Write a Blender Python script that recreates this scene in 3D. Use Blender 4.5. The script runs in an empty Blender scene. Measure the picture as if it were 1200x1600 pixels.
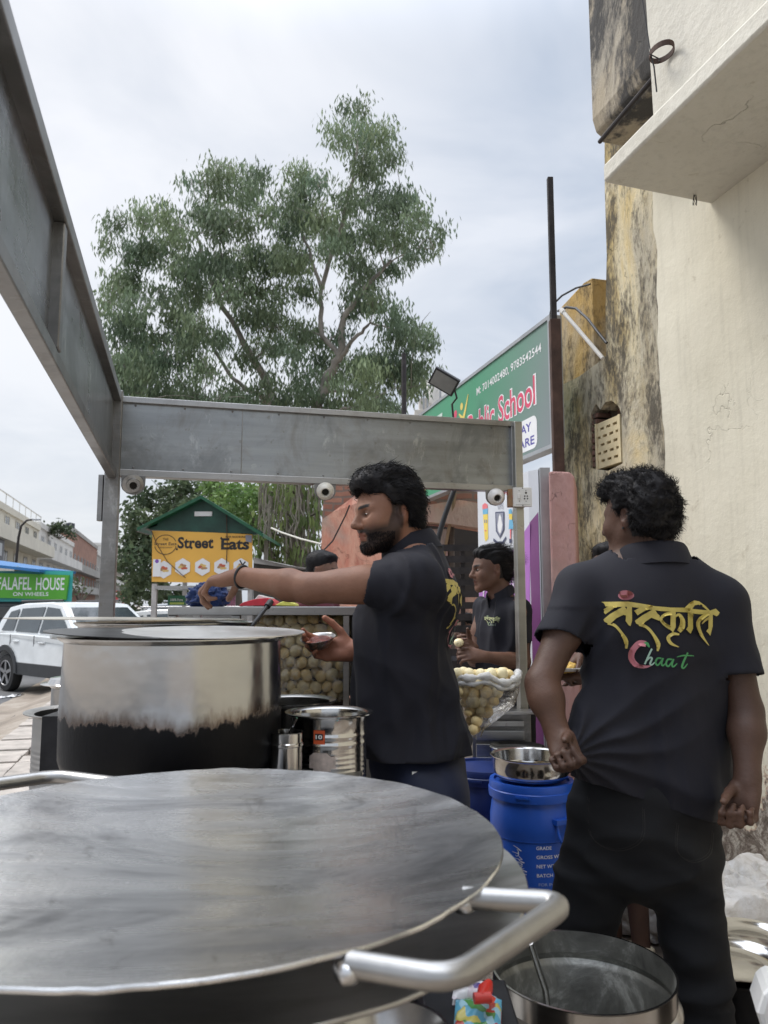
import bpy, bmesh, math, random
import numpy as np
from mathutils import Vector, Matrix, noise as mnoise
from mathutils.bvhtree import BVHTree

sc = bpy.context.scene
COL = sc.collection
rnd = random.Random(7)
R = math.radians

# ---------------------------------------------------------------- camera
EYE = 1.35
PITCH = math.atan(145 / 1200)
cam_d = bpy.data.cameras.new("camera")
cam_d.sensor_fit = 'VERTICAL'
cam_d.sensor_height = 36.0
cam_d.lens = 36.0 * 1200 / 1600
cam_d.clip_start = 0.05
cam_d.clip_end = 3000
cam = bpy.data.objects.new("camera", cam_d)
COL.objects.link(cam)
cam.location = (0, 0, EYE)
cam.rotation_euler = (math.pi / 2 + PITCH, 0, 0)
sc.camera = cam
cam_d.dof.use_dof = True
cam_d.dof.focus_distance = 2.6
cam_d.dof.aperture_fstop = 7.0

# ---------------------------------------------------------------- sky and sun
SUN_EL, SUN_AZ = R(50), R(-72)          # azimuth measured from +Y towards +X
world = bpy.data.worlds.new("World")
sc.world = world
world.use_nodes = True
nt = world.node_tree
nt.nodes.clear()
def wn(t, **k):
    n = nt.nodes.new(t)
    for a, b in k.items():
        setattr(n, a, b)
    return n
wl = nt.links.new
wout = wn('ShaderNodeOutputWorld')
sky = wn('ShaderNodeTexSky', sky_type='NISHITA', sun_disc=False)
sky.sun_elevation = SUN_EL
sky.sun_rotation = SUN_AZ
sky.air_density = 1.2
sky.dust_density = 3.0
bg1 = wn('ShaderNodeBackground'); bg1.inputs[1].default_value = 0.10
wl(sky.outputs[0], bg1.inputs[0])
tc = wn('ShaderNodeTexCoord')
sep = wn('ShaderNodeSeparateXYZ'); wl(tc.outputs['Generated'], sep.inputs[0])
# cloud sheet: the direction pushed on to a flat layer high above
zc = wn('ShaderNodeMath', operation='MAXIMUM'); wl(sep.outputs[2], zc.inputs[0]); zc.inputs[1].default_value = 0.06
zc2 = wn('ShaderNodeMath', operation='ADD'); wl(zc.outputs[0], zc2.inputs[0]); zc2.inputs[1].default_value = 0.22
dx = wn('ShaderNodeMath', operation='DIVIDE'); wl(sep.outputs[0], dx.inputs[0]); wl(zc2.outputs[0], dx.inputs[1])
dy = wn('ShaderNodeMath', operation='DIVIDE'); wl(sep.outputs[1], dy.inputs[0]); wl(zc2.outputs[0], dy.inputs[1])
cmb = wn('ShaderNodeCombineXYZ'); wl(dx.outputs[0], cmb.inputs[0]); wl(dy.outputs[0], cmb.inputs[1])
n1 = wn('ShaderNodeTexNoise'); n1.inputs['Scale'].default_value = 2.1; n1.inputs['Detail'].default_value = 5; n1.inputs['Roughness'].default_value = 0.52
n1.inputs['Distortion'].default_value = 0.5
wl(cmb.outputs[0], n1.inputs['Vector'])
n2 = wn('ShaderNodeTexNoise'); n2.inputs['Scale'].default_value = 0.7; n2.inputs['Detail'].default_value = 3
wl(cmb.outputs[0], n2.inputs['Vector'])
r1 = wn('ShaderNodeValToRGB')
r1.color_ramp.elements[0].position = 0.34; r1.color_ramp.elements[0].color = (0.57, 0.65, 0.78, 1)
r1.color_ramp.elements[1].position = 0.60; r1.color_ramp.elements[1].color = (0.88, 0.92, 1.0, 1)
wl(n1.outputs[0], r1.inputs[0])
# brighter where the sun stands behind the cloud, to the left
sunv = wn('ShaderNodeVectorMath', operation='DOT_PRODUCT')
wl(tc.outputs['Generated'], sunv.inputs[0])
_az, _el = R(-27), R(27)
sunv.inputs[1].default_value = (math.sin(_az) * math.cos(_el), math.cos(_az) * math.cos(_el), math.sin(_el))
mr = wn('ShaderNodeMapRange'); mr.inputs[1].default_value = 0.82; mr.inputs[2].default_value = 1.0
mr.inputs[3].default_value = 0.0; mr.inputs[4].default_value = 1.0; mr.interpolation_type = 'SMOOTHSTEP'
wl(sunv.outputs['Value'], mr.inputs[0])
mm = wn('ShaderNodeMath', operation='MULTIPLY'); wl(mr.outputs[0], mm.inputs[0]); wl(n2.outputs[0], mm.inputs[1])
mixc = wn('ShaderNodeMix', data_type='RGBA'); wl(mm.outputs[0], mixc.inputs[0])
wl(r1.outputs[0], mixc.inputs[6]); mixc.inputs[7].default_value = (1.2, 1.18, 1.17, 1)
# paler towards the horizon
hz = wn('ShaderNodeMapRange'); hz.inputs[1].default_value = 0.0; hz.inputs[2].default_value = 0.45; hz.inputs[3].default_value = 0.5; hz.inputs[4].default_value = 0.0
wl(sep.outputs[2], hz.inputs[0])
mixh = wn('ShaderNodeMix', data_type='RGBA'); wl(hz.outputs[0], mixh.inputs[0]); wl(mixc.outputs[2], mixh.inputs[6])
mixh.inputs[7].default_value = (0.72, 0.77, 0.84, 1)
bg2 = wn('ShaderNodeBackground')
zen = wn('ShaderNodeMapRange'); zen.interpolation_type = 'SMOOTHSTEP'; zen.inputs[1].default_value = .60; zen.inputs[2].default_value = .95; zen.inputs[3].default_value = .70; zen.inputs[4].default_value = 3.2   # an overcast sky is brightest overhead
wl(sep.outputs[2], zen.inputs[0]); wl(zen.outputs[0], bg2.inputs[1])
wl(mixh.outputs[2], bg2.inputs[0])
mxs = wn('ShaderNodeMixShader'); mxs.inputs[0].default_value = 0.88
wl(bg1.outputs[0], mxs.inputs[1]); wl(bg2.outputs[0], mxs.inputs[2]); wl(mxs.outputs[0], wout.inputs[0])

sun_d = bpy.data.lights.new("sun", 'SUN')
sun_d.energy = 1.5
sun_d.angle = R(22)
sun_d.color = (1.0, 0.96, 0.9)
sun = bpy.data.objects.new("sun", sun_d)
COL.objects.link(sun)
sun.location = (0, 0, 30)
sdir = Vector((math.sin(SUN_AZ) * math.cos(SUN_EL), math.cos(SUN_AZ) * math.cos(SUN_EL), math.sin(SUN_EL)))
sun.rotation_euler = sdir.to_track_quat('Z', 'Y').to_euler()

sc.view_settings.view_transform = 'Standard'
sc.view_settings.look = 'None'
sc.view_settings.exposure = 0.48
sc.view_settings.gamma = 1.0

# ---------------------------------------------------------------- placing helpers
CP, SP = math.cos(PITCH), math.sin(PITCH)
def ray(px, py):
    u, v = (px - 600) / 1200, (800 - py) / 1200
    return Vector((u, CP - v * SP, SP + v * CP))
def at(px, py, Y):
    d = ray(px, py)
    return Vector((d.x / d.y * Y, Y, EYE + d.z / d.y * Y))
def onz(px, py, z):
    d = ray(px, py); t = (z - EYE) / d.z
    return Vector((d.x * t, d.y * t, z))
S2 = Vector((-0.2656, 0.9641, 0)); R2 = Vector((0.9641, 0.2656, 0))   # along the street, across it
def sr(s, r, z):
    return Vector((s * S2.x + r * R2.x, s * S2.y + r * R2.y, z))
def onr(px, py, r):
    d = ray(px, py); t = r / (d.x * R2.x + d.y * R2.y)
    return Vector((d.x * t, d.y * t, EYE + d.z * t))
def s_of(p): return p.x * S2.x + p.y * S2.y
def r_of(p): return p.x * R2.x + p.y * R2.y

# ---------------------------------------------------------------- tagging
def tag(o, label=None, cat=None, group=None, kind=None):
    if label: o['label'] = label
    if cat: o['category'] = cat
    if group: o['group'] = group
    if kind: o['kind'] = kind
    return o
def thing(name, label, cat, loc=(0, 0, 0), group=None, rz=0):
    o = bpy.data.objects.new(name, None); COL.objects.link(o)
    o.empty_display_size = 0.1
    o.location = loc; o.rotation_euler = (0, 0, rz)
    return tag(o, label, cat, group)
def put(o, parent=None):
    COL.objects.link(o)
    if parent is not None:
        o.parent = parent
        if parent.type == 'EMPTY':
            o.matrix_parent_inverse = (Matrix.Translation(parent.location) @ Matrix.Rotation(parent.rotation_euler.z, 4, 'Z')).inverted()
    return o
def copy_tree(o, parent=None):
    c = o.copy(); COL.objects.link(c)
    if parent: c.parent = parent
    for ch in [x for x in COL.objects if x.parent == o]:
        copy_tree(ch, c)
    return c

# ---------------------------------------------------------------- materials
def mk(name):
    m = bpy.data.materials.new(name); m.use_nodes = True
    n = m.node_tree; n.nodes.clear()
    out = n.nodes.new('ShaderNodeOutputMaterial'); b = n.nodes.new('ShaderNodeBsdfPrincipled')
    n.links.new(b.outputs[0], out.inputs[0])
    return m, n, b
def nz(n, scale, detail=4, rough=0.55, stretch=(1, 1, 1), dist=0.0, coord='Object'):
    t = n.nodes.new('ShaderNodeTexCoord'); mp = n.nodes.new('ShaderNodeMapping'); mp.inputs['Scale'].default_value = stretch
    n.links.new(t.outputs[coord], mp.inputs[0])
    x = n.nodes.new('ShaderNodeTexNoise'); x.inputs['Scale'].default_value = scale; x.inputs['Detail'].default_value = detail
    x.inputs['Roughness'].default_value = rough; x.inputs['Distortion'].default_value = dist
    n.links.new(mp.outputs[0], x.inputs['Vector'])
    return x.outputs[0]
def ramp(n, src, stops, interp='LINEAR'):
    r = n.nodes.new('ShaderNodeValToRGB'); cr = r.color_ramp; cr.interpolation = interp
    while len(cr.elements) < len(stops): cr.elements.new(0.5)
    for e, (p, c) in zip(cr.elements, stops):
        e.position = p
        e.color = (c, c, c, 1) if isinstance(c, (int, float)) else (*c, 1)
    n.links.new(src, r.inputs[0])
    return r.outputs[0]
def mixc_(n, fac, a, b):
    m = n.nodes.new('ShaderNodeMix'); m.data_type = 'RGBA'
    for i, v in ((0, fac), (6, a), (7, b)):
        if hasattr(v, 'node'): n.links.new(v, m.inputs[i])
        elif i == 0: m.inputs[0].default_value = v
        else: m.inputs[i].default_value = (*v, 1)
    return m.outputs[2]
def math_(n, op, a, b=None):
    m = n.nodes.new('ShaderNodeMath'); m.operation = op
    for i, v in enumerate((a, b)):
        if v is None: continue
        if hasattr(v, 'node'): n.links.new(v, m.inputs[i])
        else: m.inputs[i].default_value = v
    return m.outputs[0]
def bump(n, b, h, strength=0.3, dist=0.01, prev=None):
    x = n.nodes.new('ShaderNodeBump'); x.inputs['Strength'].default_value = strength; x.inputs['Distance'].default_value = dist
    n.links.new(h, x.inputs['Height'])
    if prev is not None: n.links.new(prev, x.inputs['Normal'])
    n.links.new(x.outputs[0], b.inputs['Normal'])
    return x.outputs[0]
def plain(name, c, rough=0.6, metal=0.0, var=0.12, scale=8, bmp=0.0, spec=0.5, coord='Object', bscale=None):
    m, n, b = mk(name)
    b.inputs['Roughness'].default_value = rough; b.inputs['Metallic'].default_value = metal
    b.inputs['Specular IOR Level'].default_value = spec
    s = nz(n, scale, 5, 0.6, coord=coord)
    lo = tuple(x * (1 - var) for x in c); hi = tuple(min(1, x * (1 + var)) for x in c)
    n.links.new(ramp(n, s, [(0.3, lo), (0.7, hi)]), b.inputs['Base Color'])
    if bmp: bump(n, b, nz(n, bscale or scale * 6, 4, 0.6, coord=coord), bmp, 0.004)
    return m
def steel(name, c=0.5, rough=0.25, var=0.35, stretch=(1, 1, 12), scale=3, tint=(1, 0.98, 0.95), dents=0.12, grime=0.0, spots=0.0, wipe=0):
    m, n, b = mk(name)
    b.inputs['Metallic'].default_value = 1.0
    a = nz(n, scale, 6, 0.65, stretch)
    big = nz(n, 1.7, 4, 0.6, (1, 1, 1), 0.6)
    c0 = tuple(c * t * (1 - var * 0.5) for t in tint); c1 = tuple(min(1, c * t * (1 + var * 0.35)) for t in tint)
    col = ramp(n, a, [(0.25, c0), (0.75, c1)])
    if grime:
        g = ramp(n, nz(n, 5, 6, 0.7, (1, 1, 0.6), 0.8), [(0.52, 0.0), (0.75, grime)])
        col = mixc_(n, g, col, (0.16, 0.13, 0.1))
    if spots:
        g = ramp(n, nz(n, 38, 3, 0.6), [(0.66, 0.0), (0.72, spots)])
        col = mixc_(n, g, col, (0.2, 0.18, 0.15))
    if wipe:
        g = ramp(n, nz(n, 7, 7, 0.75, (1, 1, .35), 1.5), [(0.57, 0.0), (0.72, wipe)]); col = mixc_(n, g, col, (.62, .62, .6))
        g = ramp(n, nz(n, 2.3, 5, 0.7, (1, 1, 1), 1), [(0.5, 0.0), (0.62, .5)]); col = mixc_(n, g, col, tuple(c * .5 * t for t in tint))
    n.links.new(col, b.inputs['Base Color'])
    rr = math_(n, 'ADD', math_(n, 'MULTIPLY', a, rough * 0.7), math_(n, 'MULTIPLY', big, rough * 1.3))
    n.links.new(rr, b.inputs['Roughness'])
    if dents: bump(n, b, big, dents, 0.02)
    return m
def vcol(name, rough=0.55, spec=0.4, sss=0.0, bmp=0.0, bscale=60, attr='Col'):
    m, n, b = mk(name)
    a = n.nodes.new('ShaderNodeAttribute'); a.attribute_name = attr
    v = nz(n, 30, 4, 0.6)
    c = n.nodes.new('ShaderNodeMix'); c.data_type = 'RGBA'; c.blend_type = 'MULTIPLY'; c.inputs[0].default_value = 1
    n.links.new(a.outputs[0], c.inputs[6]); n.links.new(ramp(n, v, [(0.3, 0.86), (0.7, 1.0)]), c.inputs[7])
    n.links.new(c.outputs[2], b.inputs['Base Color'])
    b.inputs['Roughness'].default_value = rough; b.inputs['Specular IOR Level'].default_value = spec
    if sss:
        b.inputs['Subsurface Weight'].default_value = sss; b.inputs['Subsurface Radius'].default_value = (0.01, 0.004, 0.002)
    if bmp: bump(n, b, nz(n, bscale, 4, 0.6), bmp, 0.002)
    return m

# ---------------------------------------------------------------- mesh builder
class MB:
    def __init__(s): s.v = []; s.f = []; s.m = []; s.mi = 0
    def add(s, vs, fs, mi=None):
        o = len(s.v); s.v += [tuple(v) for v in vs]
        s.f += [tuple(i + o for i in f) for f in fs]; s.m += [s.mi if mi is None else mi] * len(fs)
        return s
    def box(s, c, size, ax=None, rz=0, mi=None):
        c = Vector(c); hx, hy, hz = [q / 2 for q in size]
        if ax is None:
            X, Y, Z = Vector((math.cos(rz), math.sin(rz), 0)), Vector((-math.sin(rz), math.cos(rz), 0)), Vector((0, 0, 1))
        else: X, Y, Z = ax
        vs = [c + X * (i * hx) + Y * (j * hy) + Z * (k * hz) for i in (-1, 1) for j in (-1, 1) for k in (-1, 1)]
        return s.add(vs, [(0, 1, 3, 2), (4, 6, 7, 5), (0, 4, 5, 1), (2, 3, 7, 6), (0, 2, 6, 4), (1, 5, 7, 3)], mi)
    def beam(s, a, b, w, h, up=(0, 0, 1), mi=None):
        a, b = Vector(a), Vector(b); X = (b - a); L = X.length; X.normalize(); up = Vector(up)
        Y = up.cross(X)
        if Y.length < 1e-4: Y = Vector((0, 1, 0)).cross(X)
        Y.normalize(); Z = X.cross(Y)
        return s.box((a + b) / 2, (L, w, h), (X, Y, Z), mi=mi)
    def tube(s, pts, r, seg=10, closed=False, cap=True, mi=None):
        pts = [Vector(p) for p in pts]; n = len(pts)
        rs = r if isinstance(r, (list, tuple)) else [r] * n
        o = len(s.v); N = None
        for i, p in enumerate(pts):
            if closed: t = pts[(i + 1) % n] - pts[i - 1]
            else: t = pts[min(i + 1, n - 1)] - pts[max(i - 1, 0)]
            t = t.normalized() if t.length > 1e-9 else Vector((0, 0, 1))
            if N is None:
                N = t.cross(Vector((0, 0, 1)))
                if N.length < 0.1: N = t.cross(Vector((1, 0, 0)))
            N = (N - t * N.dot(t)).normalized(); B = t.cross(N)
            for k in range(seg):
                a = 2 * math.pi * k / seg
                s.v.append(tuple(p + (N * math.cos(a) + B * math.sin(a)) * rs[i]))
        mi_ = s.mi if mi is None else mi
        for i in range(n if closed else n - 1):
            for k in range(seg):
                a = o + i * seg + k; b = o + i * seg + (k + 1) % seg
                c = o + ((i + 1) % n) * seg + (k + 1) % seg; d = o + ((i + 1) % n) * seg + k
                s.f.append((a, b, c, d)); s.m.append(mi_)
        if cap and not closed:
            s.f.append(tuple(o + k for k in reversed(range(seg)))); s.f.append(tuple(o + (n - 1) * seg + k for k in range(seg))); s.m += [mi_, mi_]
        return s
    def lathe(s, c, prof, seg=48, ax=None, mi=None, wob=0.0):
        c = Vector(c); o = len(s.v)
        X, Y, Z = ax or (Vector((1, 0, 0)), Vector((0, 1, 0)), Vector((0, 0, 1)))
        for r, z in prof:
            for k in range(seg):
                a = 2 * math.pi * k / seg
                rr = r * (1 + wob * math.sin(3 * a + z * 9) + wob * .6 * math.sin(7 * a + 2))
                s.v.append(tuple(c + X * (rr * math.cos(a)) + Y * (rr * math.sin(a)) + Z * z))
        mi_ = s.mi if mi is None else mi
        for i in range(len(prof) - 1):
            for k in range(seg):
                a = o + i * seg + k; b = o + i * seg + (k + 1) % seg
                s.f.append((a, b, b + seg, a + seg)); s.m.append(mi_)
        for i, fl in ((0, True), (len(prof) - 1, False)):
            if prof[i][0] > 1e-6 and prof[i][0] < 0.02 or len(prof[i]) > 2:
                q = [o + i * seg + k for k in range(seg)]
                s.f.append(tuple(reversed(q)) if fl else tuple(q)); s.m.append(mi_)
        return s
    def prism(s, poly, d, mi=None):
        """poly: 3-D outline, d: extrusion vector"""
        poly = [Vector(p) for p in poly]; d = Vector(d); n = len(poly)
        vs = poly + [p + d for p in poly]
        fs = [tuple(reversed(range(n))), tuple(range(n, 2 * n))] + [(i, (i + 1) % n, (i + 1) % n + n, i + n) for i in range(n)]
        return s.add(vs, fs, mi)
    def quad(s, *p, mi=None): return s.add(p, [tuple(range(len(p)))], mi)
    def build(s, name, mats, parent=None, smooth=None, bevel=0.0, recalc=True):
        me = bpy.data.meshes.new(name)
        me.from_pydata(s.v, [], s.f)
        mats = mats if isinstance(mats, (list, tuple)) else [mats]
        for m in mats: me.materials.append(m)
        me.polygons.foreach_set('material_index', s.m)
        if recalc:
            bm = bmesh.new(); bm.from_mesh(me); bmesh.ops.recalc_face_normals(bm, faces=bm.faces); bm.to_mesh(me); bm.free()
        me.update()
        if smooth is not None:
            me.shade_smooth() if hasattr(me, 'shade_smooth') else None
            if hasattr(me, 'set_sharp_from_angle'): me.set_sharp_from_angle(angle=R(smooth))
        o = bpy.data.objects.new(name, me)
        if bevel:
            b = o.modifiers.new('bevel', 'BEVEL'); b.width = bevel; b.segments = 2; b.limit_method = 'ANGLE'; b.angle_limit = R(40)
        return put(o, parent)
def arr_mesh(name, V, F, mats, parent=None, smooth=True, mi=None, col=None):
    """fast mesh from numpy arrays; F is n x k"""
    me = bpy.data.meshes.new(name)
    V = np.asarray(V, np.float32); F = np.asarray(F, np.int32)
    k = F.shape[1]
    me.vertices.add(len(V)); me.vertices.foreach_set('co', V.ravel())
    me.loops.add(F.size); me.loops.foreach_set('vertex_index', F.ravel())
    me.polygons.add(len(F)); me.polygons.foreach_set('loop_start', np.arange(0, F.size, k, dtype=np.int32))
    try: me.polygons.foreach_set('loop_total', np.full(len(F), k, np.int32))
    except Exception: pass
    for m in (mats if isinstance(mats, (list, tuple)) else [mats]): me.materials.append(m)
    if mi is not None: me.polygons.foreach_set('material_index', np.asarray(mi, np.int32))
    me.polygons.foreach_set('use_smooth', np.full(len(F), bool(smooth)))
    if col is not None:
        a = me.color_attributes.new('Col', 'FLOAT_COLOR', 'POINT')
        c = np.ones((len(V), 4), np.float32); c[:, :3] = col
        a.data.foreach_set('color', c.ravel())
    me.update(calc_edges=True); me.validate()
    o = bpy.data.objects.new(name, me)
    return put(o, parent)

# ---------------------------------------------------------------- flat drawings (signs, prints)
def text_polys(string, bold=0.0, shear=0.0, spacing=1.0):
    """-> (verts 2-D list, faces) with x from 0..w, baseline 0, cap height about 0.7"""
    cu = bpy.data.curves.new('t', 'FONT'); cu.body = string; cu.size = 1; cu.offset = bold; cu.shear = shear; cu.space_character = spacing
    cu.resolution_u = 3
    ob = bpy.data.objects.new('t', cu)
    me = ob.to_mesh()
    vs = [(v.co.x, v.co.y) for v in me.vertices]; fs = [tuple(p.vertices) for p in me.polygons]
    ob.to_mesh_clear(); bpy.data.objects.remove(ob); bpy.data.curves.remove(cu)
    return vs, fs
def stroke(pts, ws, n=6):
    """smooth variable-width ribbon as 2-D polygon quads"""
    P = [Vector((p[0], p[1])) for p in pts]; m = len(P)
    if not isinstance(ws, (list, tuple)): ws = [ws] * m
    Q = []; W = []
    for i in range(m - 1):
        p0, p1, p2, p3 = P[max(i - 1, 0)], P[i], P[i + 1], P[min(i + 2, m - 1)]
        for k in range(n):
            t = k / n
            Q.append(0.5 * ((2 * p1) + (p2 - p0) * t + (2 * p0 - 5 * p1 + 4 * p2 - p3) * t * t + (3 * p1 - p0 - 3 * p2 + p3) * t ** 3))
            W.append(ws[i] * (1 - t) + ws[i + 1] * t)
    Q.append(P[-1]); W.append(ws[-1])
    vs = []; fs = []
    for i, q in enumerate(Q):
        t = Q[min(i + 1, len(Q) - 1)] - Q[max(i - 1, 0)]
        t = t.normalized() if t.length > 1e-9 else Vector((1, 0)); nn = Vector((-t.y, t.x)) * (W[i] / 2)
        vs += [tuple(q + nn), tuple(q - nn)]
        if i: fs.append((2 * i - 2, 2 * i - 1, 2 * i + 1, 2 * i))
    return vs, fs
def ell(cx, cy, rx, ry, n=20, a0=0, a1=2 * math.pi):
    return [(cx + rx * math.cos(a0 + (a1 - a0) * k / n), cy + ry * math.sin(a0 + (a1 - a0) * k / n)) for k in range(n)]
class Draw:
    """2-D art in its own units, later laid on a plane or projected on a mesh"""
    def __init__(s): s.items = []
    def poly(s, pts, mi=0): s.items.append((list(pts), [tuple(range(len(pts)))], mi)); return s
    def strk(s, pts, w, mi=0, n=6): v, f = stroke(pts, w, n); s.items.append((v, f, mi)); return s
    def text(s, string, x, y, w=None, h=None, mi=0, bold=0.0, shear=0.0, flip=False):
        v, f = text_polys(string, bold, shear)
        x0 = min(a for a, _ in v); x1 = max(a for a, _ in v); y0 = min(b for _, b in v); y1 = max(b for _, b in v)
        sx = w / (x1 - x0) if w else None; sy = h / (y1 - y0) if h else None
        sx = sx or sy; sy = sy or sx
        if flip: v = [(x + (a - x0) * sx, y - (b - y0) * sy) for a, b in v]
        else: v = [(x + (a - x0) * sx, y + (b - y0) * sy) for a, b in v]
        s.items.append((v, f, mi)); return s
    def lay(s, O, X, Y, name, mats, parent=None, lift=0.0015):
        """O + x*X + y*Y ; each item a hair above the one before"""
        O, X, Y = Vector(O), Vector(X), Vector(Y); N = X.cross(Y).normalized()
        mb = MB()
        for k, (v, f, mi) in enumerate(s.items):
            q = [O + X * a + Y * b + N * (lift + 0.00025 * k) for a, b in v]
            mb.add(q, f, mi)
        return mb.build(name, mats, parent, recalc=False)
    def project(s, O, X, Y, D, bvh, name, mats, parent=None, seglen=0.008, off=0.0012):
        O, X, Y, D = Vector(O), Vector(X), Vector(Y), Vector(D).normalized()
        bm = bmesh.new()
        for k, (v, f, mi) in enumerate(s.items):
            bv = [bm.verts.new(O + X * a + Y * b) for a, b in v]
            nf = []
            for q in f:
                try:
                    fc = bm.faces.new([bv[i] for i in q]); fc.material_index = mi; nf.append(fc)
                except ValueError: pass
            r = bmesh.ops.triangulate(bm, faces=nf); nf = r['faces']
            for _ in range(6):
                es = list({e for q in nf if q.is_valid for e in q.edges if e.calc_length() > seglen})
                if not es: break
                r = bmesh.ops.subdivide_edges(bm, edges=es, cuts=1, use_grid_fill=False)
                fs_ = list({q for e in bm.edges for q in e.link_faces}) if False else [g for g in r['geom'] if isinstance(g, bmesh.types.BMFace)]
                allf = list({q for q in (list(nf) + fs_) if q.is_valid})
                t = bmesh.ops.triangulate(bm, faces=[q for q in allf if len(q.verts) > 3])
                nf = list({q for q in allf + t['faces'] if q.is_valid})
            done = {vv for q in nf if q.is_valid for vv in q.verts}
            for vv in done:
                h = bvh.ray_cast(vv.co - D * 0.5, D)
                if h[0] is not None: vv.co = h[0] - D * (off + 0.0003 * k)
        bm.faces.ensure_lookup_table()
        me = bpy.data.meshes.new(name)
        # drop faces that failed to land (stretched over an edge)
        bad = [q for q in bm.faces if max(e.calc_length() for e in q.edges) > seglen * 6]
        bmesh.ops.delete(bm, geom=bad, context='FACES')
        bm.to_mesh(me); bm.free()
        for m in mats: me.materials.append(m)
        o = bpy.data.objects.new(name, me)
        return put(o, parent)
def bvh_of(o):
    me = o.data
    vs = [v.co.copy() for v in me.vertices]; return BVHTree.FromPolygons(vs, [tuple(p.vertices) for p in me.polygons])

def brand_logo():
    """hand-lettered gold word with a small red word below; y downwards, units of the sketch"""
    d = Draw()
    d.poly([(90,158),(210,159),(330,160),(430,175),(560,200),(700,212),(830,213),(880,222),(1040,235),(1088,218),(1122,252),(1108,256),(1112,270),(1095,285),(1060,268),(960,268),(890,262),(830,252),(700,248),(600,240),(480,225),(440,215),(330,203),(240,205),(180,200),(112,198),(104,178)])
    d.poly([(815,214),(862,170),(900,148),(945,156),(1000,195),(1040,238),(1020,238),(985,208),(940,184),(905,190),(882,224),(850,230)])
    d.poly([(96,232),(150,200),(240,203),(190,226),(128,266)])
    d.poly([(250,222),(285,208),(305,250),(292,272),(230,300),(190,325),(168,354),(122,332),(110,312),(165,268)])
    d.strk([(150,342),(215,365),(270,425),(312,495),(312,560)],[26,24,22,34,18])
    d.poly([(275,205),(300,203),(328,240),(330,285),(290,272),(262,225)])
    d.poly([(322,196),(364,199),(364,325),(350,370),(335,362),(308,325),(326,308)])
    d.poly([(384,240),(430,212),(530,222),(465,245),(412,278)])
    d.poly([(530,235),(560,228),(580,262),(602,282),(600,325),(560,310),(530,298),(475,335),(447,370),(400,348),(388,325),(450,280)])
    d.strk([(425,355),(490,380),(545,440),(586,520),(580,580)],[24,24,24,38,14])
    d.strk([(705,262),(650,272),(612,308),(640,352),(690,384)],[30,26,24,26,34])
    d.poly([(696,238),(738,240),(736,380),(712,424),(690,400),(664,378),(692,360)])
    d.strk([(725,300),(765,272),(795,320),(790,375),(762,415)],[12,22,42,50,34])
    d.strk([(765,440),(712,436),(672,468),(695,515),(762,546)],[14,26,32,26,4])
    d.poly([(842,238),(886,240),(885,390),(862,435),(842,415),(824,398),(842,372)])
    d.strk([(1020,262),(955,305),(928,350),(955,440),(1020,535)],[26,34,38,28,3])
    d.strk([(1050,290),(1000,315),(965,350)],[20,20,8])
    d.poly([(1026,240),(1062,242),(1058,370),(1034,452),(1018,430),(1000,412),(1026,380)])
    d.poly(ell(313,107,70,40,28), 1)
    d.poly([(300,120),(306,98),(326,84),(324,106),(312,124)], 2)
    d.strk([(482,520),(425,516),(370,575),(358,640),(400,696),(470,712),(528,700)],[46,50,52,48,40,24,5], 1)
    d.strk([(468,508),(492,520),(512,548)],[10,30,8], 3)
    d.strk([(532,560),(505,615),(470,690)],[14,16,14], 4)
    d.strk([(478,672),(512,636),(532,642),(516,684),(530,694),(556,672)],[8,14,16,16,12,8], 4)
    for ox, mi in ((0, 3), (88, 3)):
        d.strk([(612+ox,640+ox*.1),(578+ox,640+ox*.1),(562+ox,676+ox*.1),(582+ox,696+ox*.1),(618+ox,652+ox*.1)],[14,15,16,14,12], mi)
        d.strk([(626+ox,636+ox*.1),(612+ox,680+ox*.1),(624+ox,700+ox*.1),(656+ox,672+ox*.1)],[16,16,13,8], mi)
    d.strk([(836,592),(806,650),(784,706),(800,720),(832,684)],[14,18,18,14,6], 3)
    d.strk([(742,628),(800,616),(888,620)],[6,13,5], 3)
    return d
# ================================================================ SETTING
def bool_cut(o, cutter_mb):
    c = cutter_mb.build('cut', o.data.materials[0])
    md = o.modifiers.new('b', 'BOOLEAN'); md.object = c; md.operation = 'DIFFERENCE'; md.solver = 'EXACT'
    bpy.context.view_layer.update()
    dg = bpy.context.evaluated_depsgraph_get()
    me = bpy.data.meshes.new_from_object(o.evaluated_get(dg))
    o.modifiers.clear(); old = o.data; o.data = me
    bpy.data.objects.remove(c)
def asphalt_mat():
    m, n, b = mk('asphalt')
    a = nz(n, 0.5, 6, 0.6); f = nz(n, 60, 3, 0.7)
    c = mixc_(n, ramp(n, a, [(0.35, 0.0), (0.7, 1.0)]), (0.085, 0.085, 0.088), (0.15, 0.145, 0.14))
    c = mixc_(n, ramp(n, f, [(0.55, 0.0), (0.8, 0.5)]), c, (0.26, 0.25, 0.24))
    n.links.new(c, b.inputs['Base Color']); b.inputs['Roughness'].default_value = 0.85
    bump(n, b, f, 0.4, 0.01); return m
def dirt_mat():
    m, n, b = mk('dirt')
    a = nz(n, 1.3, 7, 0.65); f = nz(n, 25, 6, 0.7)
    c = ramp(n, a, [(0.3, (0.17, 0.14, 0.11)), (0.5, (0.26, 0.215, 0.17)), (0.7, (0.36, 0.32, 0.27))])
    c = mixc_(n, ramp(n, f, [(0.5, 0.0), (0.75, 0.6)]), c, (0.14, 0.11, 0.09))
    n.links.new(c, b.inputs['Base Color']); b.inputs['Roughness'].default_value = 0.95
    bump(n, b, f, 0.6, 0.02); return m
M_asph = asphalt_mat(); M_dirt = dirt_mat()
M_stone = plain('kerb_stone', (0.36, 0.32, 0.28), 0.9, var=0.3, scale=5, bmp=0.5)
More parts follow.
